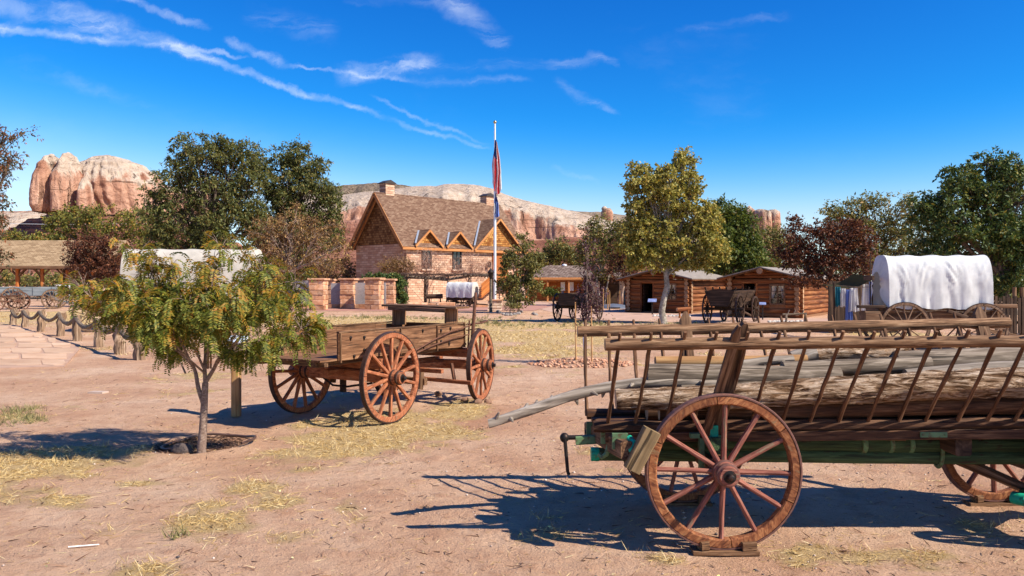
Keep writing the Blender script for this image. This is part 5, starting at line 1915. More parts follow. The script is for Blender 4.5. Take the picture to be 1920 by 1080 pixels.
# ---------------------------------------------------------------- flagpole, flags, lamp
def flagpole():
    b = G(928, 583)
    b.z = 0
    root = thing('flagpole', 'tall white flagpole standing on a square sandstone base', 'flagpole', b)
    top = W(930.5, 232, b.y)
    m = MB()
    m.tube([(0, 0, .3), (0, 0, 4), (0, 0, 8), (0, 0, top.z)], [.088, .085, .07, .05], 14)
    m.build('pole', M_PIPE, root, world=False, smooth=True)
    m = MB()
    m.blob((0, 0, top.z + .10), (.10, .10, .10), 8, 0)
    m.build('finial', plain('gilded_ball', (.45, .36, .18), .3, .8), root, world=False, smooth=True)
    w = .86
    n, h = 4, .155
    for i in range(n):
        a = w * (.62 if i % 2 else .40)
        c = w - a
        for cx, cy, sx_, sy_ in [(-w / 2 + a / 2, -w / 4, a, w / 2), (w / 2 - c / 2, -w / 4, c, w / 2), (-w / 2 + c / 2, w / 4, c, w / 2), (w / 2 - a / 2, w / 4, a, w / 2)]:
            link_mesh('stone_block', pillar_block_mesh(sx_ - .014, sy_ - .014, h - .014, rnd.randrange(3)), M_SANDPALE, root, Matrix.Translation((cx + rnd.uniform(-.015, .015), cy + rnd.uniform(-.015, .015), h * (i + .5))), False)
    m = MB()
    m.box((0, 0, n * h / 2), (w - .1, w - .1, n * h - .02))
    m.build('base_core', M_SAND, root, world=False)
    m = MB()
    m.beam((-w / 2 - .06, 0, n * h + .04), (w / 2 + .06, 0, n * h + .04), w + .12, .07)
    m.build('cap_stone', M_SANDCAP, root, world=False)

    def flag(nm, label, z1, z0, wid, mats, pick, seed):
        """limp flag: hoist at the pole, cloth hanging in narrow folds"""
        nu, nv = 40, 46
        V, Fq, mi = [], [], []
        Hh = z1 - z0
        for j in range(nv + 1):
            v = j / nv
            for i in range(nu + 1):
                u_ = i / nu
                fold = math.sin(u_ * 17 + seed + v * 1.2) * .13 + math.sin(u_ * 31 + v * 3) * .03
                spread = .25 + .75 * min(1, v * 1.6)
                x = .07 + (u_ * wid - wid * .42) * spread * .9 + .02 * math.sin(v * 9 + u_ * 5)
                zc = z1 - v * Hh * (.72 + .28 * abs(math.sin(u_ * 2.3 + .3))) - u_ * .18
                V.append((x, fold * (.4 + .6 * v) - .13, zc))
        for j in range(nv):
            for i in range(nu):
                a = j * (nu + 1) + i
                Fq.append((a, a + 1, a + nu + 2, a + nu + 1))
                mi.append(pick((i + .5) / nu, (j + .5) / nv))
        me = npmesh(nm, np.array(V), np.array(Fq), True, mi)
        for m_ in mats:
            me.materials.append(m_)
        link_mesh(nm, me, M=Matrix.Translation(b), label=label, category='flag')

    def stripes(u_, v):
        # hanging by the hoist corner: the stripes run down the cloth
        if v < .34 and u_ < .62:
            return 2
        return int((u_ + v * .10) * 5 + .5) % 2
    flag('flag', 'limp red and white striped flag with a navy canton hanging high on the pole', W(0, 262, b.y).z, W(0, 362, b.y).z, .62, [M_CRED, M_CWHITE, M_CNAVY], stripes, 0)
    flag('flag', 'smaller limp blue and white flag hanging below the striped one', W(0, 362, b.y).z, W(0, 405, b.y).z, .34, [M_CBLUE, M_CNAVY, M_CWHITE], lambda u_, v: 1 if v < .3 else (2 if u_ < .3 and v > .5 else 0), 2)


flagpole()


def lamp():
    b = G(922, 585.5)
    b.z = 0
    root = thing('street_lamp', 'old fashioned lamp post with a dark lantern, just left of the flagpole', 'lamp', b)
    zt = W(0, 523, b.y).z
    m = MB()
    m.tube([(-.07, .6, 0), (-.07, .6, zt)], [.10, .075], 10)
    m.build('post', M_GREY, root, world=False, smooth=True)
    z1 = W(0, 505, b.y).z
    m = MB()
    m.lathe([(.07, zt), (.10, zt + .08), (.17, z1 - .2), (.22, z1 - .17), (.10, z1 - .03), (.02, z1 + .08)], 8, 'Z', Matrix.Translation((-.07, .6, 0)))
    m.build('lantern', M_IRON, root, world=False)


lamp()
ring = [(938, 588), (944, 590.5), (951, 592), (958, 592), (965, 591), (972, 589.5), (976, 586), (934, 585), (1000, 590), (1004, 591)]
ring_lab = [q + ' rock in the row edging the bed of the round young tree' for q in ('second leftmost', 'third leftmost', 'fourth leftmost', 'middle', 'right of middle', 'third last', 'grey end', 'leftmost')] + ['pale rock lying alone right of the bed of the round young tree', 'outermost small rock right of the tree bed']
for i, (px, py) in enumerate(ring):
    g = G(px, py)
    m = MB()
    m.blob((0, 0, .04), (.09 + .06 * rnd.random(), .09, .07 + .04 * rnd.random()), 6, .35, i + 2)
    link_mesh('rock', m.mesh('rock', True), M_ROCKG, M=Matrix.Translation(g), label=ring_lab[i], category='rock', group='rocks round the tree bed')
tree('ornamental_grass', 'tuft of green brown grass in the rock edged bed', 'grass', 44, 957, .02, [(957, 580, 11, 6), (962, 577, 7, 6)], L_WEED, .32, .025, 14, 44, .2, -.8, seed=50)


# ---------------------------------------------------------------- pole shelter with things under it
def ramada():
    Y = 57.0
    x0, x1 = W(690, 0, Y).x, W(930, 0, Y).x
    root = thing('pole_shelter', 'rustic brush roofed pole shelter in front of the stone house', 'shelter', ((x0 + x1) / 2, Y, 0))
    for row, dz in ((0, 0), (3.2, .1)):
        xs = [W(p, 0, Y).x for p in (762, 801, 838, 880, 926)] if row == 0 else [x0 + .3 + k * (x1 - x0 - .6) / 5 for k in range(6)]
        for x in xs:
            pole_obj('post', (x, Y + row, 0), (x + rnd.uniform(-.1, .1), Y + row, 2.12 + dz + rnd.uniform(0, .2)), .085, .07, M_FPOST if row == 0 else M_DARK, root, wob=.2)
        for a, b, za, zb in ((x0, W(800, 0, Y).x, 2.18, 2.0), (W(770, 0, Y).x, W(842, 0, Y).x, 2.12, 1.85), (W(838, 0, Y).x, W(884, 0, Y).x, 1.9, 2.15), (W(868, 0, Y).x, x1, 2.2, 2.22)):
            pole_obj('beam', (a, Y + row, za + dz), (b, Y + row, zb + dz), .085, .06, M_GREY, root, bend=.06, wob=.2)
    for k in range(42):
        x = x0 + (x1 - x0) * (k + .5) / 42 + rnd.uniform(-.08, .08)
        sag = 2.14 + .12 * math.sin(x * 1.4)
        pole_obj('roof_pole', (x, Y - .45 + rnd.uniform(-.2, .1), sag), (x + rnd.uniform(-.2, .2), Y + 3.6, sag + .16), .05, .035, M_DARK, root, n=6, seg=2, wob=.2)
    n = 1500
    C = np.stack([x0 + RNG.random(n) * (x1 - x0), Y - .4 + RNG.random(n) * 3.9, 2.24 + RNG.random(n) * .1], 1)
    C -= np.array([(x0 + x1) / 2, Y, 0])
    D = RNG.normal(size=(n, 3)) * np.array([1, 1, .12])
    V, Fq = leaf_quads(C, D, .3 + .5 * RNG.random(n), .035)
    link_mesh('brush', npmesh('brush', V, Fq), M_BRUSH, root, None, False, kind='stuff')


ramada()


def log_trestle():
    o = W(815, 566, 55)
    o.z = 0
    root = thing('log_trestle', 'dark log on four legs standing under the pole shelter', 'trestle', o)
    pole_obj('body', o + Vector((-.55, 0, .75)), o + Vector((.55, 0, .78)), .15, .16, M_DARK, root)
    for x in (-.4, .42):
        for y in (-.16, .16):
            pole_obj('leg', o + Vector((x * .9, y * .5, .72)), o + Vector((x, y * 1.6, 0)), .035, .03, M_DARK, root)
    pole_obj('neck', o + Vector((-.48, 0, .8)), o + Vector((-.75, 0, .98)), .07, .06, M_DARK, root)


log_trestle()
for px, py, w, h, lab in [(784, 577, 34, 10, 'long orange stone block at the left under the pole shelter'), (811, 576.5, 14, 8, 'small orange stone block in the middle of the row'),
                          (838, 578, 30, 11, 'pale topped orange stone block right in the row'), (903, 576, 26, 6, 'low wooden looking stone block by the flagpole base')]:
    g = G(px, py)
    m = MB()
    k = g.y / F
    m.beam((-w / 2 * k, 0, h / 2 * k), (w / 2 * k, 0, h / 2 * k), .5, h * k, seg=3, wob=.03, ch=.15, seed=int(px))
    link_mesh('stone_bench', m.mesh('stone_bench'), M_SAND, M=Matrix.Translation(g), label=lab, category='stone block', group='stone blocks by the pole shelter')
g = G(1172, 573)
m = MB()
m.blob((0, .3, .45), (.48, .4, .85), 12, .28, 4, -.05, freq=1.3)
link_mesh('boulder', m.mesh('boulder', True), M_ROCKP, M=Matrix.Translation(g), label='upright pink boulder left of the first log cabin', category='boulder')
m = MB()
g = G(1150, 578)
m.blob((0, 0, 0), (1.0, 1.1, .30), 10, .25, 8, 0.0, freq=2.0)
link_mesh('groundsheet', m.mesh('groundsheet', True), M_TARP, M=Matrix.Translation(g), label='dark blue grey heap under a cover beside the cabin', category='heap')
for px, py, top, lab in ((1131, 580, 541, 'thin pale stake left of the covered heap'), (1139.5, 580, 540, 'thin pale stake in the middle of the covered heap'), (1143, 582, 547, 'leaning thin stake on the covered heap'), (1162, 575, 545, 'thin brown stake before the boulder'), (1119, 592, 565, 'short dark stake by the grass edge')):
    g = G(px, py)
    t_ = W(px, top, g.y)
    pole_obj('stake', (g.x, g.y, -.05), t_, .035, .03, M_POST if px > 1125 else M_FARW, label=lab, category='stake', group='stakes round the covered heap')
g = G(1054, 570)
m = MB()
m.prism([(-.3, 0), (.3, 0), (.1, 1.0), (-.02, 1.05), (-.12, .7)], -.15, .15)
link_mesh('standing_stone', m.mesh('standing_stone'), M_ROCKP, M=Matrix.Translation(g), label='thin upright red slab stone before the orange house', category='stone')


def sign(px, base, top, w, label, mat, post, tilt=40, yaw=0.0, wd=None):
    g = G(px, base)
    g.z = 0
    root = thing('information_sign', label, 'sign', g, yaw)
    h = CAMH - (top - HOR) / F * g.y
    beam_obj('post', g, g + Vector((0, 0, h)), post, post, M_POST if wd is None else wd, root, wob=0)
    m = MB()
    ww = w / F * g.y
    R_ = Matrix.Translation((0, 0, h + .02)) @ Matrix.Rotation(math.radians(tilt), 4, 'X')
    m.box((0, 0, 0), (ww, ww * .62, .025))
    link_mesh('panel', m.mesh('panel'), mat, root, R_, False)
    return root


sign(1223, 590, 564, 16, 'small blue information panel before the open cabin door', M_SIGNB, .06, 35, -.3, M_IRON)
sign(1430, 600, 570, 12, 'small blue information panel before the curtained cabin', M_SIGNB, .05, 35, -.3, M_IRON)
sign(443, 780, 640, 40, 'square fir post carrying a pale information panel behind the young locust leaves', M_SIGNW, .105, 30, -.25)


# ---------------------------------------------------------------- rope fence on the left
def rope_fence():
    P_ = [(25, 609, 580), (47, 613, 581), (77, 622, 582), (114, 630, 585), (145, 639, 591), (186, 651, 596), (225, 663, 604), (262, 674, 612)]
    gs = [G(p, b) for p, b, t_ in P_]
    root = thing('rope_fence', 'row of short split cedar posts joined by sagging thick rope beside the flagstones', 'fence', gs[3])
    tops = []
    for (p, b, t_), g in zip(P_, gs):
        t3 = W(p, t_, g.y)
        pole_obj('post', (g.x, g.y, -.05), (g.x + rnd.uniform(-.03, .05), g.y, t3.z), .135, .12, M_FPOST, root, n=9, seg=5, wob=.32, share=False, endmat=M_LOGEND)
        tops.append(Vector((g.x, g.y, t3.z - .10)))
    for k, (a, b) in enumerate(zip(tops, tops[1:])):
        m = MB()
        pts = [a.lerp(b, i / 12) + Vector((0, -.11, -.25 * (1 - (2 * i / 12 - 1) ** 2) + .05)) for i in range(13)]
        m.tube(pts, .058, 8, wob=.35, seed=k)
        m.build('rope', M_ROPE, root, M=frame(a, b), smooth=True)


rope_fence()


# flagstone path
def flagstones():
    m = MB()
    base = [(-260, 612), (30, 611), (60, 622), (110, 640), (150, 655), (120, 690), (-260, 700)]
    vs = []
    for p, q in base:
        g = G(p, q)
        vs.append((g.x, g.y, .034))
    vs = vs[::-1]
    n = len(vs)
    m.add([(x, y, .034) for x, y, z_ in vs] + [(x, y, -.06) for x, y, z_ in vs], [tuple(range(n)), ] + [((i + 1) % n, i, n + i, n + (i + 1) % n) for i in range(n)])
    root = m.build('path', plain('dusty_path', (.42, .26, .18), .95, 0, .2, 3), kind='structure')
    r = random.Random(3)
    for row in range(9):
        py0 = 613 + row ** 1.25 * 5.6
        py1 = 613 + (row + 1) ** 1.25 * 5.6
        if py1 > 697:
            break
        px = -230 + r.random() * 30
        edge = interp([(611, 28), (622, 58), (640, 108), (655, 146), (690, 118), (700, 100)], (py0 + py1) / 2)
        while px < edge - 12:
            w = 40 + r.random() * 70
            q1 = min(px + w, edge)
            if q1 - px > 16:
                j = lambda k: (r.random() - .5) * k
                poly = [(px + j(8), py0 + 1.0 + j(1.2)), (px + (q1 - px) * .5 + j(8), py0 + .6 + j(1.2)), (q1 - 3 + j(6), py0 + 1 + j(1.2)), (q1 - 2 + j(4), (py0 + py1) / 2), (q1 - 4 + j(6), py1 - 1), (px + (q1 - px) * .5, py1 - .5 + j(1)), (px + 2 + j(5), py1 - 1)]
                g = [G(a, b) for a, b in poly][::-1]
                g = [p for p in g]
                k = len(g)
                zt = .042 + r.random() * .008
                mm = MB()
                mm.add([(p.x, p.y, zt) for p in g] + [(p.x, p.y, .0) for p in g], [tuple(range(k))] + [((i + 1) % k, i, k + i, k + (i + 1) % k) for i in range(k)])
                mm.build('flagstone', M_FLAGST, root)
            px = q1
    # red paved strip of the memorial
    m = MB()
    pts = [G(300, 583.5), G(742, 583.5), G(1000, 583), G(1040, 573), G(780, 572), G(300, 573)]
    m.add([(p.x, p.y, .02) for p in pts], [tuple(range(6))])
    m.build('pavement', plain('red_paving', (.40, .20, .145), .9, 0, .15, 1.5), kind='structure')
    m = MB()
    pts = [G(1090, 600), G(1560, 612), G(1700, 616), G(1700, 604), G(1420, 592), G(1180, 586), G(1010, 566), G(960, 566)]
    m.add([(p.x, p.y, .012) for p in pts], [(0, 1, 4, 5), (1, 2, 3, 4), (0, 5, 6, 7)])
    m.build('path', plain('pale_dust_track', (.46, .29, .21), .95, 0, .2, 1.5), kind='structure')


flagstones()


# picket fence at the right edge
def pickets():
    Y = 26.0
    root = thing('picket_fence', 'dark weathered picket fence at the right edge behind the white wagon', 'fence', W(1900, 595, Y) * 1.0)
    root.location.z = 0
    for k in range(19):
        a = W(1868 + k * 7.2, 595, Y)
        a.z = .05
        b = a.copy()
        b.z = 1.25 + rnd.uniform(-.06, .1)
        beam_obj('picket', a, b, .095, .025, M_DARK, root, up=(0, 1, 0))
    for z_ in (.4, 1.0):
        a, b = W(1860, 0, Y + .06), W(2010, 0, Y + .06)
        a.z = b.z = z_
        beam_obj('rail', a, b, .05, .09, M_DARK, root)
    for px in (1902, 1916, 1990):
        a = W(px, 0, Y + .12)
        a.z = 0
        pole_obj('post', a, a + Vector((0, 0, 1.55)), .07, .06, M_FARW, root)


pickets()


def hitch_rail():
    o = G(1490, 607)
    root = thing('hitching_rail', 'low rail of grey knotty branches before the curtained cabin', 'rail', o)
    for dx in (-.36, .42):
        pole_obj('post', o + Vector((dx, 0, 0)), o + Vector((dx + .03, 0, .42)), .055, .05, M_PALELOG, root, wob=.3)
    pole_obj('rail', o + Vector((-.5, 0, .38)), o + Vector((.5, 0, .42)), .045, .04, M_GREY, root, wob=.4)
    for dx in (-.3, -.05, .3):
        pole_obj('stub', o + Vector((dx, 0, .4)), o + Vector((dx + .06, -.05, .56)), .03, .02, M_PALELOG, root)


hitch_rail()


def log_bench():
    o = G(1283, 597)
    root = thing('log_bench', 'half log bench at the corner of the first cabin', 'bench', o)
    pole_obj('seat', o + Vector((-.35, 0, .42)), o + Vector((.35, .25, .45)), .09, .09, M_CABIN, root, endmat=M_CABEND)
    for dx in (-.2, .2):
        pole_obj('leg', o + Vector((dx, .1, 0)), o + Vector((dx, .1, .4)), .05, .05, M_CABIN, root)


log_bench()
m = MB()
r_ = random.Random(4)
for k in range(60):
    g = G(1440 + 70 * r_.random(), 603 + 3.5 * r_.random())
    m.blob((g.x, g.y, .03), (.06, .05, .05), 4, .2, k)
for k in range(60):
    g = G(1225 + 70 * r_.random(), 592 + 2.5 * r_.random())
    m.blob((g.x, g.y, .03), (.07, .06, .05), 4, .2, k)
m.build('edging_pebbles', plain('whitish_pebbles', (.50, .45, .40), .9, 0, .3, 2), kind='stuff', label='pale pebbles lining the fronts of the log cabins')

# white stick and white slab lying on the ground
a, b = G(128, 1031), G(186, 1025)
a.z, b.z = float(gh(a.x, a.y)) + .012, float(gh(b.x, b.y)) + .012
pole_obj('white_stick', a, b, .0042, .0035, M_WHITE, label='thin white stick lying on the dirt at the lower left', category='stick')
g = G(184, 736)
m = MB()
m.add([(-.13, -.07, .018), (.11, -.09, .02), (.14, .05, .02), (-.10, .08, .018), (-.13, -.07, -.02), (.11, -.09, -.02), (.14, .05, -.02), (-.10, .08, -.02)], [(0, 1, 2, 3), (0, 4, 5, 1), (1, 5, 6, 2), (2, 6, 7, 3), (3, 7, 4, 0)])
link_mesh('flat_stone', m.mesh('flat_stone'), plain('pale_flat_stone', (.46, .34, .27), .85), M=Matrix.Translation(g), label='small flat whitish stone slab set in the dirt left of the young locust', category='stone')
# overhead wire
m = MB()
m.tube([(W(-60, 418, 150)), W(120, 421, 152), W(420, 417, 158)], .035, 5)
m.build('power_line', M_PIPE, label='thin overhead wire crossing before the red butte', category='wire')
# ---------------------------------------------------------------- wheels and wagons
def wheel(parent, loc, Rw, nsp, nf, mats, yaw=0.0, hub=(.11, .30), rim=(.075, .065), turn=None, sp=(.024, .02), side=-1, tyre_t=.014, dish=.03, cap=True):
    """axle along the wheel's own Y; side=-1: outer face towards -Y. wheel > felloe, spoke, tyre, hub_band"""
    turn = rnd.random() * 6.28 if turn is None else turn
    key = ('hub', Rw, hub, side, cap)
    hr, hl = hub
    if key not in MESH_CACHE:
        m = MB()
        s_ = side
        prof = [(hr * .45, -hl * .52), (hr * .74, -hl * .52), (hr * .80, -hl * .40), (hr * .95, -hl * .2), (hr, -.04), (hr, .04), (hr * .9, hl * .25), (hr * .75, hl * .5), (hr * .3, hl * .5)]
        if s_ > 0:
            prof = [(r, -t_) for r, t_ in prof][::-1]
        m.lathe(prof, 20, 'Y')
        MESH_CACHE[key] = m.mesh('wheel', True)
    M0 = Matrix.Translation(loc) @ Matrix.Rotation(yaw, 4, 'Z')
    w = link_mesh('wheel', MESH_CACHE[key], mats['hub'], parent, M0, False)
    rd, rw = rim
    key = ('fel', Rw, rim, nf)
    if key not in MESH_CACHE:
        m = MB()
        n = max(4, int(36 / nf))
        a0, a1 = 0.006, 2 * math.pi / nf - .006
        c = .009
        r0, r1, y = Rw - rd - tyre_t, Rw - tyre_t, rw / 2
        prof = [(r0 + c, y), (r0, y - c), (r0, -y + c), (r0 + c, -y), (r1 - .002, -y), (r1, -y + .002), (r1, y - .002), (r1 - .002, y)]
        vs = []
        for i in range(n + 1):
            a = a0 + (a1 - a0) * i / n
            for r, yy in prof:
                vs.append((r * math.cos(a), yy, r * math.sin(a)))
        fs = [tuple(range(8)), tuple(range(8 * n + 7, 8 * n - 1, -1))]
        for i in range(n):
            for j in range(8):
                fs.append((8 * i + j, 8 * i + 8 + j, 8 * i + 8 + (j + 1) % 8, 8 * i + (j + 1) % 8))
        m.add(vs, fs)
        MESH_CACHE[key] = m.mesh('felloe')
    for k in range(nf):
        link_mesh('felloe', MESH_CACHE[key], mats['felloe'], w, Matrix.Rotation(-(turn + .13 + 2 * math.pi * k / nf), 4, 'Y'), False)
    key = ('tyre', Rw, rw, tyre_t)
    if key not in MESH_CACHE:
        m = MB()
        n = 64
        y = rw / 2 + .003
        prof = [(Rw - tyre_t + .0015, y), (Rw - tyre_t + .0015, -y), (Rw - .003, -y), (Rw, -y + .003), (Rw, y - .003), (Rw - .003, y)]
        vs = []
        for i in range(n):
            a = 2 * math.pi * i / n
            for r, yy in prof:
                vs.append((r * math.cos(a), yy, r * math.sin(a)))
        k6 = len(prof)
        fs = [(k6 * i + j, k6 * ((i + 1) % n) + j, k6 * ((i + 1) % n) + (j + 1) % k6, k6 * i + (j + 1) % k6) for i in range(n) for j in range(k6)]
        m.add(vs, fs)
        MESH_CACHE[key] = m.mesh('tyre')
    link_mesh('tyre', MESH_CACHE[key], mats['tyre'], w, None, False)
    key = ('sp', Rw, hub, rim, sp)
    if key not in MESH_CACHE:
        m = MB()
        L0, L1 = hr * .9, Rw - rd - tyre_t + .006
        pts = [(L0 + (L1 - L0) * i / 5, 0, 0) for i in range(6)]
        n = 8
        vs = []
        for i, p in enumerate(pts):
            f = i / 5
            a_ = (sp[0] * (1.15, 1.05, .92, .86, .88, .95)[i], sp[1] * (1.1, 1.0, .95, .9, .9, .95)[i])
            for k in range(n):
                t_ = 2 * math.pi * k / n
                ct, st = math.cos(t_), math.sin(t_)
                sgn = lambda q: math.copysign(abs(q) ** .75, q)
                vs.append((p[0], sgn(ct) * a_[0], sgn(st) * a_[1]))
        fs = [tuple(range(n))[::-1], tuple(range(5 * n, 6 * n))]
        for i in range(5):
            for k in range(n):
                fs.append((n * i + k, n * i + (k + 1) % n, n * i + n + (k + 1) % n, n * i + n + k))
        m.add(vs, fs)
        MESH_CACHE[key] = m.mesh('spoke', True)
    for k in range(nsp):
        link_mesh('spoke', MESH_CACHE[key], mats['spoke'], w, Matrix.Rotation(-(turn + 2 * math.pi * k / nsp), 4, 'Y'), False)
    if cap:
        key = ('nut', hub, side)
        if key not in MESH_CACHE:
            m = MB()
            s_ = side
            pr = [(hr * .50, 0), (hr * .52, .006), (hr * .30, .008), (hr * .27, .045), (hr * .16, .05)]
            pr = [(r, s_ * (hl * .515 + t_)) for r, t_ in pr]
            if s_ < 0:
                pr = pr[::-1]
            m.lathe(pr, 14, 'Y')
            MESH_CACHE[key] = m.mesh('axle_nut', True)
        link_mesh('axle_nut', MESH_CACHE[key], M_IRON, w, None, False)
        key = ('band', hub)
        if key not in MESH_CACHE:
            m = MB()
            for yy in (-.38, -.16, .2):
                rr = hr * (1.0 - abs(yy) * .42) + .004
                m.lathe([(rr, yy * hl - .014), (rr + .004, yy * hl - .012), (rr + .004, yy * hl + .012), (rr, yy * hl + .014)], 20, 'Y')
            MESH_CACHE[key] = m.mesh('hub_band', True)
        link_mesh('hub_band', MESH_CACHE[key], mats['tyre'], w, None, False)
    return w


HAYW = dict(hub=M_SPOKE, felloe=M_REDF, spoke=M_SPOKE, tyre=M_TYRE)
REDW = dict(hub=M_RED, felloe=M_RED, spoke=M_RED, tyre=M_TYRED)
FARW = dict(hub=M_FARWHEEL, felloe=M_FARWHEEL, spoke=M_FARWHEEL, tyre=M_TYRED)
DKW = dict(hub=M_DARK, felloe=M_DARK, spoke=M_DARK, tyre=M_TYRED)


def hay_wagon():
    V = Vector
    root = thing('ladder_wagon', 'long ladder sided farm wagon with green undercarriage in the right foreground, loaded with logs', 'wagon', (2.5, 5.6, 0))
    P = lambda *a: V(a)
    L = lambda x, y, z: V((x - 2.5, y - 5.6, z))
    # wheels
    wheel(root, L(1.335, 5.06, .508), .492, 12, 6, HAYW, hub=(.078, .30), rim=(.054, .066), turn=1.54, sp=(.024, .017), side=-1, dish=0)
    wheel(root, L(1.315, 6.16, .508), .492, 12, 6, HAYW, hub=(.078, .30), rim=(.054, .066), turn=.3, sp=(.024, .017), side=1)
    wheel(root, L(3.70, 5.06, .425), .405, 10, 5, HAYW, hub=(.078, .30), rim=(.054, .066), sp=(.024, .017), side=-1)
    wheel(root, L(3.70, 6.16, .425), .405, 10, 5, HAYW, hub=(.078, .30), rim=(.054, .066), turn=.35, sp=(.024, .017), side=1)
    # axles, bolsters
    for x, z in ((1.33, .505), (3.70, .425)):
        beam_obj('axle', P(x, 5.16, z), P(x, 6.06, z), .11, .12, M_OLD, root, up=(0, 0, 1))
        beam_obj('bolster', P(x, 5.14, .66), P(x, 6.08, .66), .11, .08, M_GREEN, root)
        beam_obj('axle_block', P(x, 5.3, (z + .64) / 2 + .03), P(x, 5.95, (z + .64) / 2 + .03), .10, .56 - z if z < .45 else .09, M_GREEN, root)
        for y in (5.36, 5.86):
            m = MB()
            m.box((x - .056, y, .585), (.012, .05, .24))
            m.box((x + .056, y, .585), (.012, .05, .24))
            m.build('iron_strap', M_GREENI, root)
    # reach: two round timbers
    pole_obj('reach', P(1.05, 5.60, .585), P(4.35, 5.60, .560), .060, .056, M_GREEN, root, n=12, seg=8, wob=.06)
    pole_obj('reach', P(.56, 5.60, .500), P(4.30, 5.60, .470), .046, .052, M_GREEN, root, n=12, seg=8, wob=.06)
    m = MB()
    m.lathe([(.0475, 0), (.049, .002), (.049, .05), (.0475, .055)], 16, 'X', Matrix.Translation((.553, 5.6, .50)))
    m.build('reach_end', M_TEAL, root, smooth=True)
    for x, w in ((2.43, .035), (2.62, .03), (2.76, .03), (2.98, .04)):
        m = MB()
        a_ = 1 if w < .04 else 0
        if a_:
            m.lathe([(.063, 0), (.069, .004), (.069, w), (.063, w + .004)], 18, 'X', Matrix.Translation((x, 5.6, .574)))
        else:
            pts = []
            for k in range(25):
                t_ = 2 * math.pi * k / 24
                pts.append((x, 5.6 + .066 * math.cos(t_), .527 + .115 * math.sin(t_)))
            m.tube(pts, .014, 6)
        m.build('iron_band', M_GREENI, root, smooth=True)
    beam_obj('wedge', P(2.50, 5.545, .638), P(2.72, 5.545, .632), .05, .05, M_OLD, root)
    # floor boards between the lower ladder beams
    beam_obj('ladder_beam', P(.545, 5.36, .735), P(4.1, 5.36, .765), .085, .078, M_DECK, root, seg=14, wob=.012, ch=.3)
    beam_obj('ladder_beam', P(.555, 5.93, .728), P(4.1, 5.93, .765), .095, .072, M_DECK, root, seg=14, wob=.012, ch=.3)
    for y, x0, z_ in ((5.47, .60, .70), (5.585, .63, .695), (5.70, .60, .70), (5.815, .58, .70)):
        beam_obj('floor_board', P(x0, y, z_), P(4.05, y, z_ + .025), .108, .03, M_DECK, root, seg=6, wob=.006)
    beam_obj('side_board', P(.62, 5.315, .672), P(4.05, 5.315, .70), .028, .062, M_DECK, root, seg=6, wob=.006)
    beam_obj('side_board', P(.62, 5.98, .672), P(4.05, 5.98, .70), .028, .062, M_DECK, root, seg=6, wob=.006)
    m = MB()
    m.box((2.79, 5.293, .694), (.178, .008, .034))
    for dx in (-.075, .075):
        m.lathe([(.006, 0), (.006, -.006)], 8, 'Y', Matrix.Translation((2.79 + dx, 5.288, .694)))
    m.build('iron_plate', M_GREENI, root)
    # top rails
    pole_obj('top_rail', P(.575, 4.95, 1.318), P(4.0, 4.95, 1.345), .039, .036, M_RAIL, root, n=14, seg=16, wob=.10, endmat=M_LOGEND, share=False)
    pole_obj('top_rail', P(.52, 6.36, 1.312), P(3.95, 6.36, 1.382), .044, .042, M_RAIL, root, n=14, seg=16, wob=.10, endmat=M_LOGEND, share=False)

    def rung(x, y0, z0, y1, z1):
        a, b = P(x - .03 + rnd.uniform(-.012, .012), y0, z0), P(x + rnd.uniform(-.008, .008), y1, z1)
        d = (b - a)
        k = rnd.randrange(4)
        key = ('rung', k, round(d.length, 2))
        if key not in MESH_CACHE:
            m = MB()
            n = 9
            Ln = d.length
            bw_ = rnd.uniform(-1, 1)
            pts = [(Ln * i / n, rnd.gauss(0, .0014) + .010 * math.sin(3.1 * i / n) * bw_, rnd.gauss(0, .0014)) for i in range(n + 1)]
            m.tube(pts, [.0128 + .0018 * math.sin(i * 1.1 + k) - .002 * (i == n) for i in range(n + 1)], 8, wob=.12, seed=k * 3)
            MESH_CACHE[key] = m.mesh('rung', True)
        return link_mesh('rung', MESH_CACHE[key], M_RUNG, root, frame(a, b))
    for k in range(18):
        x = .668 + .1932 * k
        if x > 3.98:
            break
        zr = 1.318 + (x - .575) * .0079
        rung(x, 5.37, .725, 4.945 - .05, zr + .075)
    for k in range(18):
        x = .585 + .197 * k
        if x > 3.9:
            break
        zr = 1.312 + (x - .52) * .0204
        rung(x, 5.92, .72, 6.36 + .05, zr + .085)
    # stakes on the bolsters, flaring with the ladders
    def stake(a, b, w, t_):
        m = MB()
        M = frame(a, b, V((0, 1, 0)))
        Ln = (V(b) - V(a)).length
        y, z = w / 2, t_ / 2
        prof = []
        m.add([M @ V(q) for q in [(0, -y, -z), (0, y, -z), (0, y, z), (0, -y, z), (Ln - .06, -y, -z), (Ln - .06, y, -z), (Ln - .06, y, z), (Ln - .06, -y, z), (Ln, -y * .2, -z * .9), (Ln, y * .35, -z * .9), (Ln, y * .35, z * .9), (Ln, -y * .2, z * .9)]],
              [(3, 2, 1, 0), (0, 1, 5, 4), (1, 2, 6, 5), (2, 3, 7, 6), (3, 0, 4, 7), (4, 5, 9, 8), (5, 6, 10, 9), (6, 7, 11, 10), (7, 4, 8, 11), (8, 9, 10, 11)])
        m.build('stake', M_OLD, root, M=M)
    stake(P(1.26, 5.26, .66), P(1.385, 4.885, 1.438), .052, .035)
    stake(P(1.33, 5.30, .66), P(1.452, 4.995, 1.452), .085, .05)
    stake(P(1.36, 6.0, .66), P(1.385, 6.42, 1.46), .085, .045)
    stake(P(3.70, 6.0, .66), P(3.735, 6.42, 1.50), .085, .045)
    stake(P(3.70, 5.26, .66), P(3.735, 4.95, 1.46), .085, .045)
    # bolster iron
    m = MB()
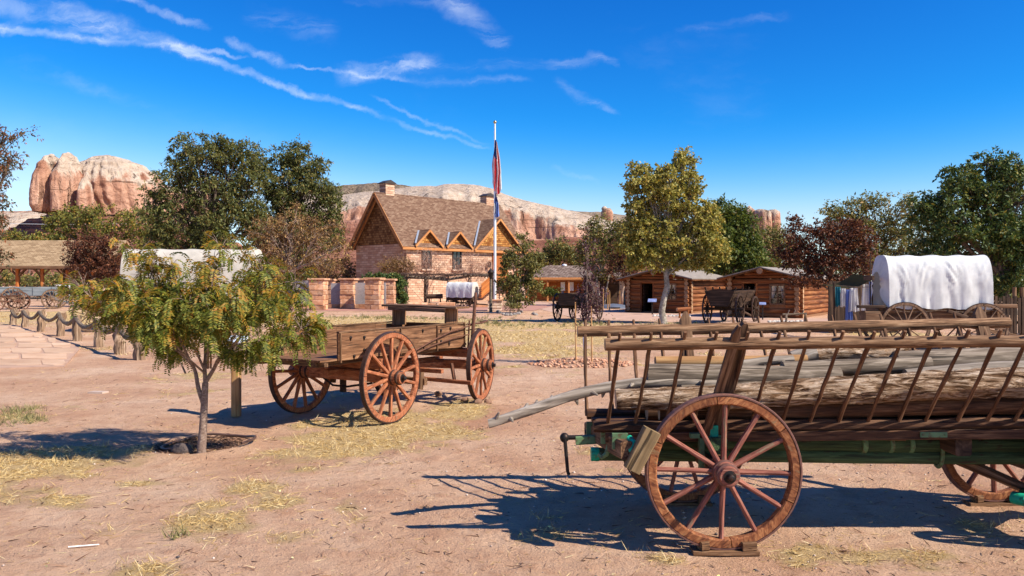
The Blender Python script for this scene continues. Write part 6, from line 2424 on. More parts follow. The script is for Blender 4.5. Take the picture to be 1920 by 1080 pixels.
    m.box((1.315, 5.22, .735), (.05, .045, .07))
    m.tube([(1.30, 5.2, .70), (1.27, 5.19, .67), (1.28, 5.19, .64)], .014, 6)
    m.build('stake_iron', M_TEAL, root)
    m = MB()
    m.box((1.24, 5.24, .60), (.03, .05, .24))
    m.box((1.21, 5.24, .70), (.09, .05, .03))
    m.build('iron_strap', M_GREENI, root)
    # brake: cross beam, block, screw and crank
    beam_obj('brake_beam', P(.585, 6.08, .585), P(.715, 4.99, .655), .075, .115, M_OLD, root, seg=6, wob=.012)
    a, b = P(.745, 4.975, .535), P(.872, 4.975, .785)
    beam_obj('brake_block', a, b, .075, .108, M_POSTOLD, root, up=(1, 0, 0), seg=5, wob=.006)
    for x, y, z_ in ((.60, 5.86, .60), (.655, 5.4, .635), (.70, 5.15, .65)):
        m = MB()
        m.box((x - .005, y, z_ + .03), (.10, .035, .10))
        m.build('brake_strap', M_GREENI, root)
    m = MB()
    m.tube([(.655, 5.36, .70), (.65, 5.34, .62), (.63, 5.34, .555), (.60, 5.34, .535), (.585, 5.36, .55)], .018, 7)
    m.build('brake_hook', M_GREENI, root, smooth=True)
    m = MB()
    m.tube([(.74, 5.06, .72), (.76, 5.02, .70), (.755, 5.0, .66), (.70, 5.02, .635)], .02, 7)
    m.build('brake_hook', M_TEAL, root, smooth=True)
    m = MB()
    m.beam((.455, 5.72, .573), (.66, 5.72, .585), .055, .062)
    m.build('brake_screw_housing', M_GREENI, root)
    m = MB()
    m.tube([(.50, 5.72, .595), (.375, 5.72, .592)], .017, 10)
    m.blob((.375, 5.72, .592), (.034, .034, .036), 6, 0)
    m.tube([(.377, 5.70, .585), (.395, 5.68, .36), (.405, 5.675, .335)], [.0135, .012, .012], 8)
    m.build('brake_crank', M_IRON, root, smooth=True)
    m = MB()
    m.tube([(.553, 5.9, .66), (.553, 5.9, .63)], .012, 6)
    m.blob((.555, 5.9, .60), (.022, .022, .022), 5, 0)
    m.build('iron_ball', M_IRON, root, smooth=True)
    # front: draw timbers under the reach
    pole_obj('draw_timber', P(3.18, 5.72, .44), P(3.63, 5.50, .245), .042, .032, M_OLD, root, wob=.1, n=9)
    pole_obj('draw_timber', P(4.15, 5.74, .42), P(3.50, 5.46, .24), .036, .05, M_GREEN, root, wob=.1, n=9)
    m = MB()
    m.lathe([(.028, -.05), (.043, -.045), (.043, .045), (.028, .05)], 14, 'Y', Matrix.Translation((3.44, 5.42, .235)) @ Matrix.Rotation(.5, 4, 'Z'))
    m.build('swingle_ferrule', M_TEAL, root, smooth=True)
    m = MB()
    m.tube([(3.25, 5.56, .60), (3.25, 5.56, .68), (3.38, 5.56, .69), (3.40, 5.56, .63)], .010, 6)
    m.build('iron_staple', M_IRON, root, smooth=True)
    beam_obj('front_plank', P(3.02, 5.9, .60), P(3.02, 5.35, .60), .11, .12, M_DARK, root)
    # the chocks the wheels stand on
    g = V((1.335, 5.06, 0))
    ck = 0
    for gx, gy, lab in ((1.335, 5.06, 'timber chock under the near rear wheel of the ladder wagon'), (3.70, 6.16, 'timber chock under the far front wheel of the ladder wagon'),
                        (1.315, 6.16, 'timber chock under the far rear wheel of the ladder wagon'), (3.70, 5.06, 'timber chock under the near front wheel of the ladder wagon')):
        c = thing('wheel_chock', lab, 'chock', (gx, gy, 0), 0, 'chocks under the ladder wagon')
        m = MB()
        m.beam((-.20, 0, .004), (.215, 0, .004), .12, .028)
        m.build('plank', M_OLD, c, world=False)
        for s_ in (-1, 1):
            m = MB()
            m.beam((s_ * .155 - .05 * (s_ > 0), -.02, .045), (s_ * .155 + .05 * (s_ < 0) + .04 * (s_ > 0), -.01, .047), .085, .055)
            m.build('block', M_OLD, c, world=False)

    # ------------------------------------------------ the load: every log a thing of its own
    def log(name, label, pts, rad, mat, n=20, rough=0.0, knots=0, freq=5.0, grp='logs loaded on the ladder wagon'):
        pts = [V(p) for p in pts]
        a, b = pts[0], pts[-1]
        Ln = (b - a).length
        M = frame(a, b)
        inv = M.inverted()
        lp = [inv @ p for p in pts]
        seg = max(10, int(Ln / (.025 if rough > .1 else .06)))
        m = MB()
        sd = len(label)
        vs = []
        for i in range(seg + 1):
            f = i / seg
            q = f * (len(lp) - 1)
            k = min(int(q), len(lp) - 2)
            p0, p1, p2, p3 = lp[max(k - 1, 0)], lp[k], lp[k + 1], lp[min(k + 2, len(lp) - 1)]
            t_ = q - k
            c = .5 * ((2 * p1) + (p2 - p0) * t_ + (2 * p0 - 5 * p1 + 4 * p2 - p3) * t_ * t_ + (3 * p1 - p0 - 3 * p2 + p3) * t_ ** 3)
            r0 = float(np.interp(f, np.linspace(0, 1, len(rad)), rad))
            for j in range(n):
                an = 2 * math.pi * j / n
                ca, sa = math.cos(an), math.sin(an)
                r = r0 * (1 + .05 * noise.noise((c.x * 2 + sd, ca, sa)))
                if rough:
                    rg = noise.fractal(Vector((c.x * freq + sd, ca * 3.2, sa * 3.2)), .8, 2.2, 4)
                    r *= 1 + rough * rg - rough * .8 * max(0, abs(noise.noise((c.x * freq * .6, ca * 5 + sd, sa * 5))) - .12)
                vs.append((c.x, c.y + ca * r, c.z + sa * r))
        fs = [(n * i + j, n * i + (j + 1) % n, n * i + n + (j + 1) % n, n * i + n + j) for i in range(seg) for j in range(n)]
        m.add(vs, fs)
        m.add(vs[:n], [tuple(range(n))[::-1]], 1)
        m.add(vs[-n:], [tuple(range(n))], 1)
        r_ = random.Random(sd)
        for k in range(knots):
            i = int(seg * (.06 + .9 * (k + .3 * r_.random()) / knots))
            j = r_.randrange(n)
            c = Vector(vs[n * i + j])
            ax = Vector((vs[n * i][0], sum(vs[n * i + q][1] for q in range(n)) / n, sum(vs[n * i + q][2] for q in range(n)) / n))
            d = (c - ax).normalized() + Vector((r_.uniform(-.6, .6), 0, 0))
            m.tube([c - d * .012, c + d * .012, c + d * r_.uniform(.022, .045)], [.02, .013, .006], 7)
        me = m.mesh(name, True)
        o = link_mesh(name, me, [mat, M_LOGEND], None, M, label=label, category='log', group=grp)
        return o
    log('bark_log', 'thick log covered in rough shaggy bark, nearest on the ladder wagon', [(.695, 5.37, .92), (1.3, 5.36, .928), (2.2, 5.335, .985), (3.2, 5.33, 1.03), (4.2, 5.33, 1.05)], [.068, .078, .092, .100, .102], M_BARKLOG, 34, .16, freq=5)
    log('peeled_log', 'smooth brown peeled log lying lowest in the shade under the bark log', [(1.0, 5.45, .815), (2.0, 5.42, .838), (3.0, 5.41, .866), (4.1, 5.41, .885)], [.05, .060, .064, .064], M_DECK, 16, .02)
    log('grey_log', 'thick smooth grey log with a split end behind the bark log', [(.965, 5.75, 1.035), (1.6, 5.76, 1.03), (2.36, 5.76, 1.03)], [.082, .08, .06], M_GREY, 18, .03)
    log('yellow_log', 'yellowish log lying behind the thick smooth grey log', [(1.065, 5.95, 1.115), (1.7, 5.96, 1.115), (2.2, 5.98, 1.13)], [.038, .042, .035], M_POST, 14, .04)
    log('weathered_log', 'dark grey weathered log with cracked ends in the middle of the load', [(1.96, 5.80, 1.075), (2.5, 5.82, 1.085), (3.05, 5.84, 1.11)], [.055, .062, .05], M_GREY, 16, .06)
    log('pale_log', 'big silver grey barkless log at the right end of the load', [(2.86, 5.98, 1.10), (3.4, 5.98, 1.11), (4.2, 5.98, 1.13)], [.088, .10, .105], M_GREY, 18, .03)
    log('pale_log', 'long pale smooth log with a curved crack below the big silver grey one', [(2.82, 5.74, 1.03), (3.4, 5.74, 1.065), (4.2, 5.75, 1.09)], [.05, .066, .07], M_PALELOG, 16, .03)
    log('bark_stump', 'short chunk of dark furrowed bark log on top of the load', [(2.26, 6.06, 1.165), (2.6, 6.06, 1.17), (2.98, 6.07, 1.165)], [.075, .08, .075], M_BARKLOG, 24, .26, freq=9)
    log('split_wood', 'whitish split piece of wood beside the bark chunk', [(2.10, 6.02, 1.13), (2.28, 6.03, 1.17)], [.05, .07], M_PALELOG, 10, .12)
    log('broken_limb', 'pale splintered limb lying among the logs near the stakes', [(1.66, 5.84, 1.105), (1.9, 5.86, 1.13), (2.06, 5.86, 1.14)], [.03, .034, .028], M_PALELOG, 10, .12, knots=3)
    log('base_log', 'straight dark log at the back of the load below the thick grey log', [(.9, 5.85, .82), (2.4, 5.86, .85), (4.0, 5.86, .87)], [.08, .085, .085], M_DECK, 14, .03)
    log('base_log', 'dark log between the peeled log and the back of the load', [(.95, 5.65, .80), (2.4, 5.66, .83), (4.0, 5.66, .86)], [.07, .075, .075], M_DECK, 14, .03)
    log('base_log', 'grey log filling the load under the long pale smooth log', [(1.2, 5.70, .93), (2.4, 5.72, .945), (4.0, 5.72, .965)], [.06, .07, .07], M_GREY, 14, .03)
    log('base_log', 'grey log directly under the big silver grey log', [(1.2, 5.90, .98), (2.4, 5.92, 1.0), (4.0, 5.94, 1.0)], [.06, .07, .07], M_GREY, 14, .03)
    log('dead_branch', 'crooked silver grey dead branch with stubs sticking out to the left of the ladder wagon', [(-.165, 5.58, .715), (.12, 5.62, .80), (.42, 5.66, .90), (.75, 5.70, .965), (1.1, 5.70, .99), (1.5, 5.70, .98)], [.032, .036, .040, .038, .039, .034], M_PALELOG, 18, .13, knots=15, freq=3)
    # shaggy bark strips hanging from the bark log
    n = 420
    t_ = RNG.random(n)
    hot = RNG.random(n) < .5
    x = np.where(hot, np.where(RNG.random(n) < .35, 2.45 + RNG.normal(size=n) * .05, np.where(RNG.random(n) < .5, 1.02 + RNG.normal(size=n) * .12, 1.42 + RNG.normal(size=n) * .10)), .75 + t_ * 3.2)
    an = np.where(RNG.random(n) < .5, -2.1, -.6 - RNG.random(n) * 3) + RNG.normal(size=n) * .25
    zc = np.interp(x, [.7, 1.3, 2.2, 3.2, 4.2], [.92, .928, .982, 1.028, 1.05])
    rr = np.interp(x, [.7, 1.3, 2.2, 3.2, 4.2], [.068, .078, .092, .100, .102]) * .98
    base = np.stack([x, 5.34 + np.cos(an) * rr, zc + np.sin(an) * rr], 1)
    d = np.stack([RNG.normal(size=n) * 1.0 - .2, -.25 - .3 * RNG.random(n), -.35 - .6 * RNG.random(n)], 1) * (.025 + .04 * RNG.random(n))[:, None]
    o = bpy.data.objects['bark_log']
    base = base - np.array(o.matrix_basis.translation)
    Ri = np.array(o.matrix_basis.to_3x3())
    scatter_tris('bark_strips', base @ Ri, d @ Ri, .007, leafmat('bark_strip', [(0, (.16, .085, .045)), (.6, (.36, .22, .13)), (1, (.55, .42, .30))], .1), parent=o, kind='stuff')


M_POSTOLD = wood('worn_brake_block', (.12, .075, .035), (.235, .155, .075), (.34, .24, .135), scale=14, crack=.9, stain=(.05, .16, .06), stain_lo=.66)
hay_wagon()


def freight_wagon():
    ang = math.atan2(.869, .495)
    o = Vector((-2.10, 10.05, 0))
    root = thing('freight_wagon', 'old brown box wagon with rust red wheels and a plank seat, mid picture', 'wagon', o, ang)
    Vx = Vector
    B = lambda nm, a, b, w, h, mat=M_BOX, **k: beam_obj(nm, a, b, w, h, mat, root, world=False, **k)
    wheel(root, Vx((0, -.73, .555)), .553, 14, 7, REDW, hub=(.095, .34), rim=(.062, .058), sp=(.026, .022), side=-1, turn=.2)
    wheel(root, Vx((0, .73, .555)), .553, 14, 7, REDW, hub=(.095, .34), rim=(.062, .058), sp=(.026, .022), side=1)
    yaw = math.radians(12)
    for s_ in (-1, 1):
        wheel(root, Vx((1.93 - s_ * .73 * math.sin(yaw), s_ * .73 * math.cos(yaw), .52)), .515, 12, 6, REDW, yaw, hub=(.095, .34), rim=(.06, .058), sp=(.025, .021), side=s_)
    # running gear
    B('axle', (0, -.6, .555), (0, .6, .555), .12, .14, M_RED)
    B('axle', (1.93 + .6 * math.sin(yaw), -.6, .52), (1.93 - .6 * math.sin(yaw), .6, .52), .11, .13, M_RED)
    B('bolster', (0, -.62, .71), (0, .62, .71), .12, .13, M_RED)
    B('bolster', (1.93, -.62, .70), (1.93, .62, .70), .12, .13, M_RED)
    B('reach', (-.35, 0, .60), (2.1, 0, .58), .09, .07, M_RED)
    for s_ in (-1, 1):
        B('hound', (.1, s_ * .42, .58), (1.0, s_ * .04, .58), .06, .07, M_RED)
        B('hound', (1.2, s_ * .08, .55), (2.5, s_ * .28, .50), .06, .07, M_RED)
    B('sway_bar', (1.25, -.62, .50), (1.25, .45, .50), .06, .06, M_RED)
    B('doubletree', (2.42, -.70, .42), (2.62, .45, .42), .07, .06, M_RED)
    B('singletree', (1.52, -.92, .33), (1.62, .1, .33), .06, .05, M_RED)
    B('hanger', (1.57, -.60, .34), (1.57, -.55, .58), .05, .03, M_RUST)
    B('brake_bar', (.62, -.80, .44), (.62, .80, .44), .06, .09, M_OLD)
    for s_ in (-1, 1):
        B('brake_shoe', (.57, s_ * .73, .34), (.60, s_ * .73, .56), .08, .07, M_OLD, up=(1, 0, 0))
    # floor and sills
    for y in (-.42, .42):
        B('sill', (-1.0, y, .775), (2.0, y, .775), .07, .06, M_OLD)
    for k in range(5):
        B('floor_board', (-1.0 + .03 * (k % 2), -.42 + k * .21, .815), (2.0, -.42 + k * .21, .815), .205, .025, M_BOX, seg=5)
    B('cross_bar', (-.93, -.55, .778), (-.93, .55, .778), .06, .05, M_OLD)
    # side boards: near, far; each of three lengths with cleats and iron bolts
    for s_ in (-1, 1):
        y = s_ * .53
        for x0, x1 in ((-.72, .42), (.425, 1.22), (1.225, 1.93)):
            m = MB()
            zb0, zb1 = .80, (.80 if x0 < 1 else .76)
            zt = 1.12
            m.beam((x0, y, (zb0 + zt) / 2), (x1, y, (zb0 + zt) / 2 - (.0 if x0 < 1 else .02)), .028, zt - zb0, seg=4, wob=.006, seed=int(x0 * 9 + 20))
            m.build('side_board', M_BOX, root, M=Matrix.Translation((x0, y, .96)), world=False)
        for x in (-.70, .42, 1.22, 1.9):
            B('cleat', (x, y + s_ * .02, .78), (x, y + s_ * .02, 1.12), .035, .022, M_OLD, up=(1, 0, 0))
        for x, z in ((-.52, 1.06), (-.28, 1.05), (-.28, .90), (-.46, .84), (.30, 1.08), (.36, .88), (.9, 1.07), (.92, .86), (1.32, 1.05), (1.32, .90), (1.55, 1.07), (1.52, .86)):
            m = MB()
            m.lathe([(.018, 0), (.018, -s_ * -.012), (.010, s_ * .016)], 8, 'Y', Matrix.Translation((x, y + s_ * .016, z)))
            m.box((x + .0, y + s_ * .018, z - .02), (.014, .012, .03))
            m.build('bolt', M_IRON, root, world=False)
        B('top_edge', (-.72, y, 1.128), (1.93, y, 1.128), .045, .018, M_OLD, seg=6)
    B('end_board', (1.92, -.51, .95), (1.92, .51, .95), .028, .32, M_OLD)
    B('end_board', (-.74, .30, .95), (-.74, .51, .95), .028, .32, M_OLD)
    # the plank seat on two upright boards
    for y, w in ((-.46, .24), (.46, .24)):
        m = MB()
        m.beam((1.70, y, 1.08), (1.70, y, 1.335), .30, .03, up=(0, 1, 0), seg=2, wob=.004)
        m.build('seat_support', M_BOX, root, M=Matrix.Translation((1.7, y, 1.08)) @ Matrix.Rotation(-math.pi / 2, 4, 'Y'), world=False)
    B('seat_plank', (1.66, -.68, 1.352), (1.66, .62, 1.372), .34, .030, M_OLD, seg=4)
    B('seat_batten', (1.50, -.5, 1.31), (1.50, .5, 1.33), .03, .05, M_OLD)
    # brake lever and irons at the front corner
    m = MB()
    m.tube([(1.98, -.62, .70), (2.0, -.64, 1.1), (2.03, -.66, 1.56)], [.028, .026, .020], 8)
    m.build('brake_lever', M_RUST, root, world=False, smooth=True)
    m = MB()
    m.tube([(1.93, -.56, 1.10), (2.1, -.72, 1.12), (2.36, -.66, 1.14), (2.32, -.55, 1.12)], .011, 6)
    m.tube([(1.93, -.57, 1.02), (2.25, -.60, 1.03)], .010, 6)
    m.tube([(1.96, -.57, .70), (1.96, -.60, 1.16)], .014, 6)
    m.tube([(2.06, -.58, .72), (2.04, -.60, 1.14)], .010, 6)
    m.build('ratchet_iron', M_RUST, root, world=False, smooth=True)
    m = MB()
    m.tube([(.55, -.575, .78), (1.1, -.575, .93), (1.5, -.58, 1.02), (2.0, -.60, 1.09)], .011, 6)
    m.tube([(.60, -.575, .76), (1.1, -.575, .86), (1.6, -.58, .93), (1.95, -.59, .96)], .009, 6)
    m.build('brake_rod', M_RUST, root, world=False, smooth=True)
    m = MB()
    m.tube([(-.05, .32, .50), (0, .2, .40), (.1, .05, .38), (.3, -.2, .42)], .014, 6)
    m.build('chain', M_IRON, root, world=False, smooth=True)
    m = MB()
    m.beam((.25, .25, .52), (.25, .25, .28), .09, .035, up=(1, 0, 0))
    m.build('drag_shoe', M_DARK, root, world=False)
    # stones wedged under the front wheel
    for i, (px, py) in enumerate(((872, 754), (897, 757), (915, 757), (822, 742))):
        g = G(px, py)
        mm = MB()
        mm.blob((0, 0, .03), (.06, .045, .04), 5, .3, i)
        link_mesh('chock_stone', mm.mesh('chock_stone', True), stone('red_chock_stone', [(.12, .06, .04), (.25, .14, .09), (.36, .22, .15)], 6) if i == 0 else bpy.data.materials['red_chock_stone'],
                  M=Matrix.Translation(g), label=('leftmost', 'middle', 'rightmost', 'furthest')[i] + ' small reddish stone at the front wheel of the brown box wagon', category='stone', group='stones wedging the box wagon')


freight_wagon()


def canvas_cover(root, x0, x1, wd, z0, h, nb, mat, seed=1, tilt=0.0, sag=.045, fold=.03, hole=.62, endmat=None):
    """canvas over hoops: local x along the wagon"""
    nu, nv = nb * 16, 44
    V = []
    def prof(t_):
        # t 0..1 from the near hem over the top to the far hem
        a = math.pi * t_
        c, s_ = math.cos(a), math.sin(a)
        return -math.copysign(abs(c) ** .62, c) * wd / 2, (abs(s_) ** .60) * h
    for i in range(nu + 1):
        u_ = i / nu
        fr = (u_ * nb) % 1.0
        bell = math.sin(math.pi * fr)
        for j in range(nv + 1):
            t_ = j / nv
            y, z = prof(t_)
            k = bell ** 1.2 * sag
            side = abs(2 * t_ - 1)
            yy, zz = y * (1 - k * 1.6 * (side > .25) * side), z - k * h * .55 * (1 - side) 
            # drawn folds hanging from the hoops
            q = zz / h
            d1 = math.sin((q * 9 + (fr if int(u_ * nb) % 2 else 1 - fr) * 7 + seed)) * .5 + noise.noise((u_ * 14 + seed, q * 5, seed)) * 1.0
            d2 = noise.fractal(Vector((u_ * 26, q * 7 + u_ * 14, seed)), .8, 2.1, 3)
            amt = fold * (.35 + bell) * min(1, side * 1.7)
            ph = q * 15 + (fr if (int(u_ * nb) + seed) % 2 else 1 - fr) ** 1.4 * 9 + noise.noise((u_ * 6, q * 2, seed + 4)) * 3
            msk = max(0, noise.noise((u_ * 9 + 3, q * 2.2, seed + 9)) + .35)
            out = (d1 * .25 + d2 * .45 + 1.5 * msk * math.copysign(abs(math.sin(ph)) ** .7, math.sin(ph)) * bell ** .5) * amt
            yy += math.copysign(out, y)
            zz += .006 * d2
            x = x0 + (x1 - x0) * u_
            hem = (1 - q) ** 8 * .02 * math.sin(u_ * nb * math.pi * 2)
            V.append((x, yy, z0 + zz + tilt * (u_ - .5) + hem))
    i = np.arange(nu)[:, None] * (nv + 1) + np.arange(nv)[None]
    Fc = np.stack([i, i + nv + 1, i + nv + 2, i + 1], -1).reshape(-1, 4)
    me = npmesh('canvas_cover', np.array(V), Fc, True)
    o = link_mesh('canvas_cover', me, mat, root, None, False)
    # hoops
    for k in range(nb + 1):
        m = MB()
        x = x0 + (x1 - x0) * k / nb
        pts = [(x, prof(t_)[0] * .93, z0 + prof(t_)[1] * .955 + tilt * (k / nb - .5)) for t_ in np.linspace(.0, 1, 25)]
        m.tube(pts, .016, 6)
        m.build('hoop', M_FARW, root, world=False, smooth=True)
    # drawn in ends with an opening
    for xe, sg in ((x0, -1), (x1, 1)):
        V, Fq = [], []
        nn, rr = 40, 8
        for j in range(nn + 1):
            y, z = prof(j / nn)
            for q in range(rr + 1):
                f = q / rr
                pk = math.sin(j * 1.9) * .02 * f
                V.append((xe + sg * (.10 * math.sin(f * 1.6) + pk), y * (1 - f * hole), z0 + (z - h * .42) * (1 - f * hole) + h * .42 - (1 - f) * 0 + tilt * (.5 if sg > 0 else -.5)))
        for j in range(nn):
            for q in range(rr):
                a = j * (rr + 1) + q
                Fq.append((a, a + 1, a + rr + 2, a + rr + 1))
        me = npmesh('end_curtain', np.array(V), np.array(Fq), True)
        link_mesh('end_curtain', me, endmat or mat, root, None, False)
    return o


def wagon(name, label, cat, x, y, yaw, Rr, Rf, track, wb, bx0, bx1, bw, bz0, bh, wood_mat, wmats, flare=0.0, nsp=12, boards=2, cover=None, ends=(1, 1), tongue=True, group=None, sp=(.022, .018), rim=(.06, .055), stakes=False):
    root = thing(name, label, cat, (x, y, 0), yaw, group)
    Bm = lambda nm, a, b, w, h, mat=None, **k: beam_obj(nm, a, b, w, h, mat or wood_mat, root, world=False, **k)
    for s_ in (-1, 1):
        wheel(root, Vector((0, s_ * track / 2, Rr)), Rr, nsp, 6, wmats, hub=(.085, .26), rim=rim, sp=sp, side=s_, cap=False)
        if Rf:
            wheel(root, Vector((wb, s_ * track / 2, Rf)), Rf, nsp - 2, 6, wmats, hub=(.085, .26), rim=rim, sp=sp, side=s_, cap=False)
    for xx, rr in ((0, Rr), (wb, Rf)) if Rf else ((0, Rr),):
        Bm('axle', (xx, -track / 2, rr), (xx, track / 2, rr), .10, .11)
        Bm('bolster', (xx, -bw / 2, (rr + bz0) / 2), (xx, bw / 2, (rr + bz0) / 2), .12, max(.08, bz0 - rr - .05))
    if Rf:
        Bm('reach', (-.2, 0, (Rr + Rf) / 2), (wb + .1, 0, (Rr + Rf) / 2), .09, .09)
    if tongue:
        Bm('tongue', (wb, 0, (Rf or Rr) * .95), (wb + 1.9, 0, .18), .08, .08)
    nb = max(3, int(bw / .25))
    for k in range(nb):
        yy = -bw / 2 + bw * (k + .5) / nb
        Bm('floor_board', (bx0, yy, bz0), (bx1, yy, bz0), bw / nb - .01, .03)
    for s_ in (-1, 1):
        for k in range(boards):
            h = bh / boards
            y0 = s_ * (bw / 2 + flare * (k + .5) / boards)
            z_ = bz0 + .02 + h * (k + .5)
            m = MB()
            tl = math.atan2(flare, bh) * s_
            m.beam((0, 0, 0), (bx1 - bx0, 0, 0), .03, math.hypot(h, flare / boards) - .008, seg=4, wob=.006, seed=k + 3 * s_ + 5)
            link_mesh('side_board', m.mesh('side_board'), wood_mat, root, Matrix.Translation((bx0, y0, z_)) @ Matrix.Rotation(-tl, 4, 'X'), False)
        for k in range(4):
            xx = bx0 + (bx1 - bx0) * (k + .15) / 3.3
            Bm('cleat', (xx, s_ * (bw / 2 + .03), bz0 - .02), (xx, s_ * (bw / 2 + flare + .03), bz0 + bh * (1.0 if not stakes else 1.25)), .06, .035, up=(1, 0, 0))
    for xe, on in ((bx0, ends[0]), (bx1, ends[1])):
        if on:
            m = MB()
            hh = bh * (1.0 if flare < .05 else 1.12)
            n = 8
            top = [((bw / 2 + flare) * (1 - 2 * i / n), bz0 + bh + (hh - bh) * math.sin(math.pi * i / n)) for i in range(n + 1)]
            m.prism([(-bw / 2, bz0), (bw / 2, bz0)] + top, -.015, .015)
            link_mesh('end_board', m.mesh('end_board'), wood_mat, root, Matrix.Translation((xe, 0, 0)) @ Matrix.Rotation(math.pi / 2, 4, 'Z'), False)
    if cover:
        canvas_cover(root, **cover)
    return root


# white covered wagon on the right
wr = wagon('covered_wagon', 'covered wagon with a bright white canvas top on the right behind the ladder wagon', 'wagon', 9.87, 20.62, math.radians(-6), .61, .60, 1.36, 1.86, -.55, 2.25, 1.0, .72, .32, M_FARW, FARW, nsp=14,
           cover=dict(x0=-.36, x1=2.10, wd=1.30, z0=1.05, h=1.36, nb=4, mat=M_CANVAS, seed=3, sag=.045, fold=.030, hole=.55), sp=(.022, .018), rim=(.065, .05))
Bw = lambda nm, a, b, w, h, mat=M_FARW, **k: beam_obj(nm, a, b, w, h, mat, wr, world=False, **k)
Bw('crossbar', (-.74, -.62, 1.82), (-.74, .05, 1.82), .05, .12, M_DARK)
Bw('strap', (-.70, -.28, 2.42), (-.76, -.46, 1.08), .05, .02, M_DARK, up=(1, 0, 0))
Bw('tool_box', (2.30, -.3, .98), (2.30, .3, .98), .26, .34)
Bw('seat_board', (2.05, -.58, 1.12), (2.66, -.58, 1.12), .14, .10)
Bw('tail_box', (-.98, -.55, .78), (-.62, -.55, .78), .5, .42)
Bw('tail_plank', (-1.1, -.62, 1.10), (-.50, -.62, 1.10), .3, .07, M_DARK)
Bw('side_pole', (1.0, -.72, 1.0), (1.75, -.74, .72), .08, .08, M_DARK)
Bw('prop', (1.62, -.80, 1.0), (1.95, -.88, .25), .05, .13, M_OLD, up=(0, 1, 0))
for k in range(2):
    m = MB()
    pts = [(-.45 + .05 + (2.5) * i / 20, -.66 - .012, 1.03 - .05 * abs(math.sin(i / 20 * math.pi * 2)) - .01 * k) for i in range(21)]
    m.tube(pts, .008, 5)
m.build('hem_rope', M_ROPE, wr, world=False, smooth=True)
# cream covered wagon on the left behind the locust
wl_ = wagon('covered_wagon', 'covered wagon with a cream canvas top behind the young locust on the left', 'wagon', -14.55, 28.2, math.radians(2), .60, .52, 1.4, 3.6, -.4, 5.2, 1.1, .78, .40, M_FARW, FARW, nsp=14,
            cover=dict(x0=1.05, x1=5.55, wd=1.5, z0=1.15, h=1.74, nb=4, mat=M_CANVASC, seed=9, sag=.03, fold=.02, hole=.35))
# small covered wagon under the shelter
wagon('covered_wagon', 'tiny white topped covered wagon under the pole shelter', 'wagon', -3.95, 54.6, math.radians(-24), .36, .32, .9, 1.2, -.35, 1.6, .8, .52, .22, M_DARK, DKW, nsp=10,
      cover=dict(x0=-.35, x1=1.62, wd=1.05, z0=.70, h=1.04, nb=3, mat=M_CANVAS, seed=5, sag=.05, fold=.03, hole=.5, endmat=M_CANVASC), sp=(.018, .016), rim=(.05, .045))
# dark box wagon right of the flagpole
wagon('farm_wagon', 'dark weathered box wagon half hidden by the purple sapling', 'wagon', 2.62, 35.2, math.radians(68), .62, .55, 1.3, 2.2, -.5, 2.4, .85, .72, .50, M_DARK, DKW, nsp=12)
# flared cart before the cabins
wagon('farm_wagon', 'dark flared trough wagon standing in front of the log cabins', 'wagon', 8.72, 33.0, math.radians(58), .62, .56, 1.36, 2.3, -.55, 2.6, .70, .74, .62, M_DARK, DKW, flare=.26, nsp=12, stakes=True)
# blue grey wagon far left
wagon('farm_wagon', 'pale blue grey box wagon with tall wheels near the left edge', 'wagon', -31.9, 51.4, math.radians(20), .70, .64, 1.4, 2.2, -1.2, 2.3, 1.0, .86, .55, M_BLUEGREY, FARW, nsp=14, sp=(.03, .026), rim=(.08, .07), group=None)
g = G(-4, 585)
hr = thing('hay_rake', 'rusty red brown farm implement wheels cut by the left edge', 'implement', g)
wheel(hr, Vector((0, -.4, .6)), .6, 12, 6, dict(hub=M_RUST, felloe=M_RUST, spoke=M_RUST, tyre=M_RUST), yaw=.5, hub=(.08, .25), rim=(.05, .06), cap=False)
wheel(hr, Vector((.9, .5, .6)), .6, 12, 6, dict(hub=M_RUST, felloe=M_RUST, spoke=M_RUST, tyre=M_RUST), yaw=.5, hub=(.08, .25), rim=(.05, .06), cap=False)
beam_obj('axle', (0, -.4, .6), (.9, .5, .6), .08, .08, M_RUST, hr, world=False)
beam_obj('frame', (-.6, .2, .9), (1.4, 0, .95), .10, .08, M_RUST, hr, world=False)


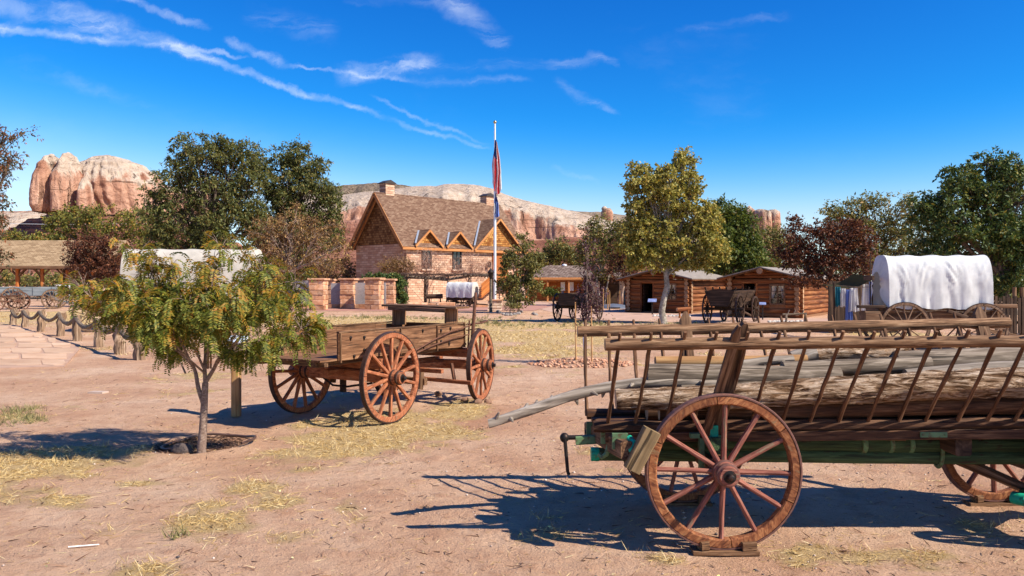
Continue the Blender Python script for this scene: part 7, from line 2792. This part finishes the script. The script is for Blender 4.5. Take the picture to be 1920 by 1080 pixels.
# clothes line between the plum tree and the wagon
def clothes():
    Y = 24.6
    a, b = W(1566, 535, Y), W(1668, 536, Y - .6)
    m = MB()
    m.tube([a, a.lerp(b, .5) - Vector((0, 0, .05)), b], .008, 5)
    m.build('clothes_line', M_ROPE, label='washing line strung between the plum tree and the white wagon', category='line')
    pole_obj('line_pole', W(1565, 612, Y) * 1.0, W(1564, 530, Y), .045, .035, M_DARK, label='dark pole holding the left end of the washing line', category='pole')
    items = [(1565, 1577, 538, 574, M_CTEAL, 'teal cloth hanging leftmost on the washing line', 'cloth'), (1575, 1587, 541, 575, M_CWHITE, 'white shirt hanging right of the teal cloth', 'shirt'),
             (1586, 1597, 543, 600, M_CBLUE, 'long blue dress hanging on the washing line', 'dress'), (1593, 1608, 540, 584, M_CWHITE, 'white skirted dress hanging right of the blue dress', 'dress'),
             (1617, 1630, 533, 583, M_CWHITE, 'white gown hanging nearest the covered wagon', 'gown'), (1629, 1636, 528, 571, M_CBLUE, 'narrow blue cloth hanging next to the white wagon cover', 'cloth')]
    for k, (x0, x1, y0, y1, mt, lab, cat) in enumerate(items):
        p0, p1 = W(x0, y0, Y - .05 * k), W(x1, y1, Y - .05 * k)
        nu, nv = 14, 10
        V = []
        for j in range(nv + 1):
            v = j / nv
            fl = 1 + (.35 * v if cat in ('dress', 'gown') else 0)
            for i in range(nu + 1):
                u_ = i / nu - .5
                V.append(((p0.x + p1.x) / 2 + u_ * (p1.x - p0.x) * fl * .9, p0.y + .05 * math.sin(u_ * 16 + k) * (.3 + v), p0.z + (p1.z - p0.z) * v + .02 * math.sin(u_ * 9 + k) * v))
        i = np.arange(nv)[:, None] * (nu + 1) + np.arange(nu)[None]
        me = npmesh(cat, np.array(V), np.stack([i, i + 1, i + nu + 2, i + nu + 1], -1).reshape(-1, 4), True)
        link_mesh(cat, me, mt, label=lab, category=cat)
    # olive awning
    V = []
    for i in range(13):
        for j in range(6):
            f, q = i / 12, j / 5
            pa, pb = W(1572, 539, Y + .5), W(1642, 519, Y - .8)
            p = pa.lerp(pb, f) + Vector((0, 1.6 * q, .10 * q - .14 * math.sin(math.pi * f)))
            V.append(p)
    i = np.arange(12)[:, None] * 6 + np.arange(5)[None]
    me = npmesh('awning', np.array([tuple(p) for p in V]), np.stack([i, i + 6, i + 7, i + 1], -1).reshape(-1, 4), True)
    link_mesh('awning', me, M_COLIVE, label='olive canvas awning stretched above the washing', category='awning')
    for px, t_ in ((1640, 517), (1646, 515)):
        pass
    # dark boarded lean-to behind the washing
    o_ = W(1600, 600, 27.0)
    o_.z = 0
    root = thing('lean_to', 'dark boarded lean to behind the washing line', 'shed', o_)
    for k in range(9):
        beam_obj('board', o_ + Vector((-.7 + k * .26, 0, 0)), o_ + Vector((-.7 + k * .26, 0, 1.75)), .25, .03, M_DARK, root, up=(0, 1, 0))


clothes()
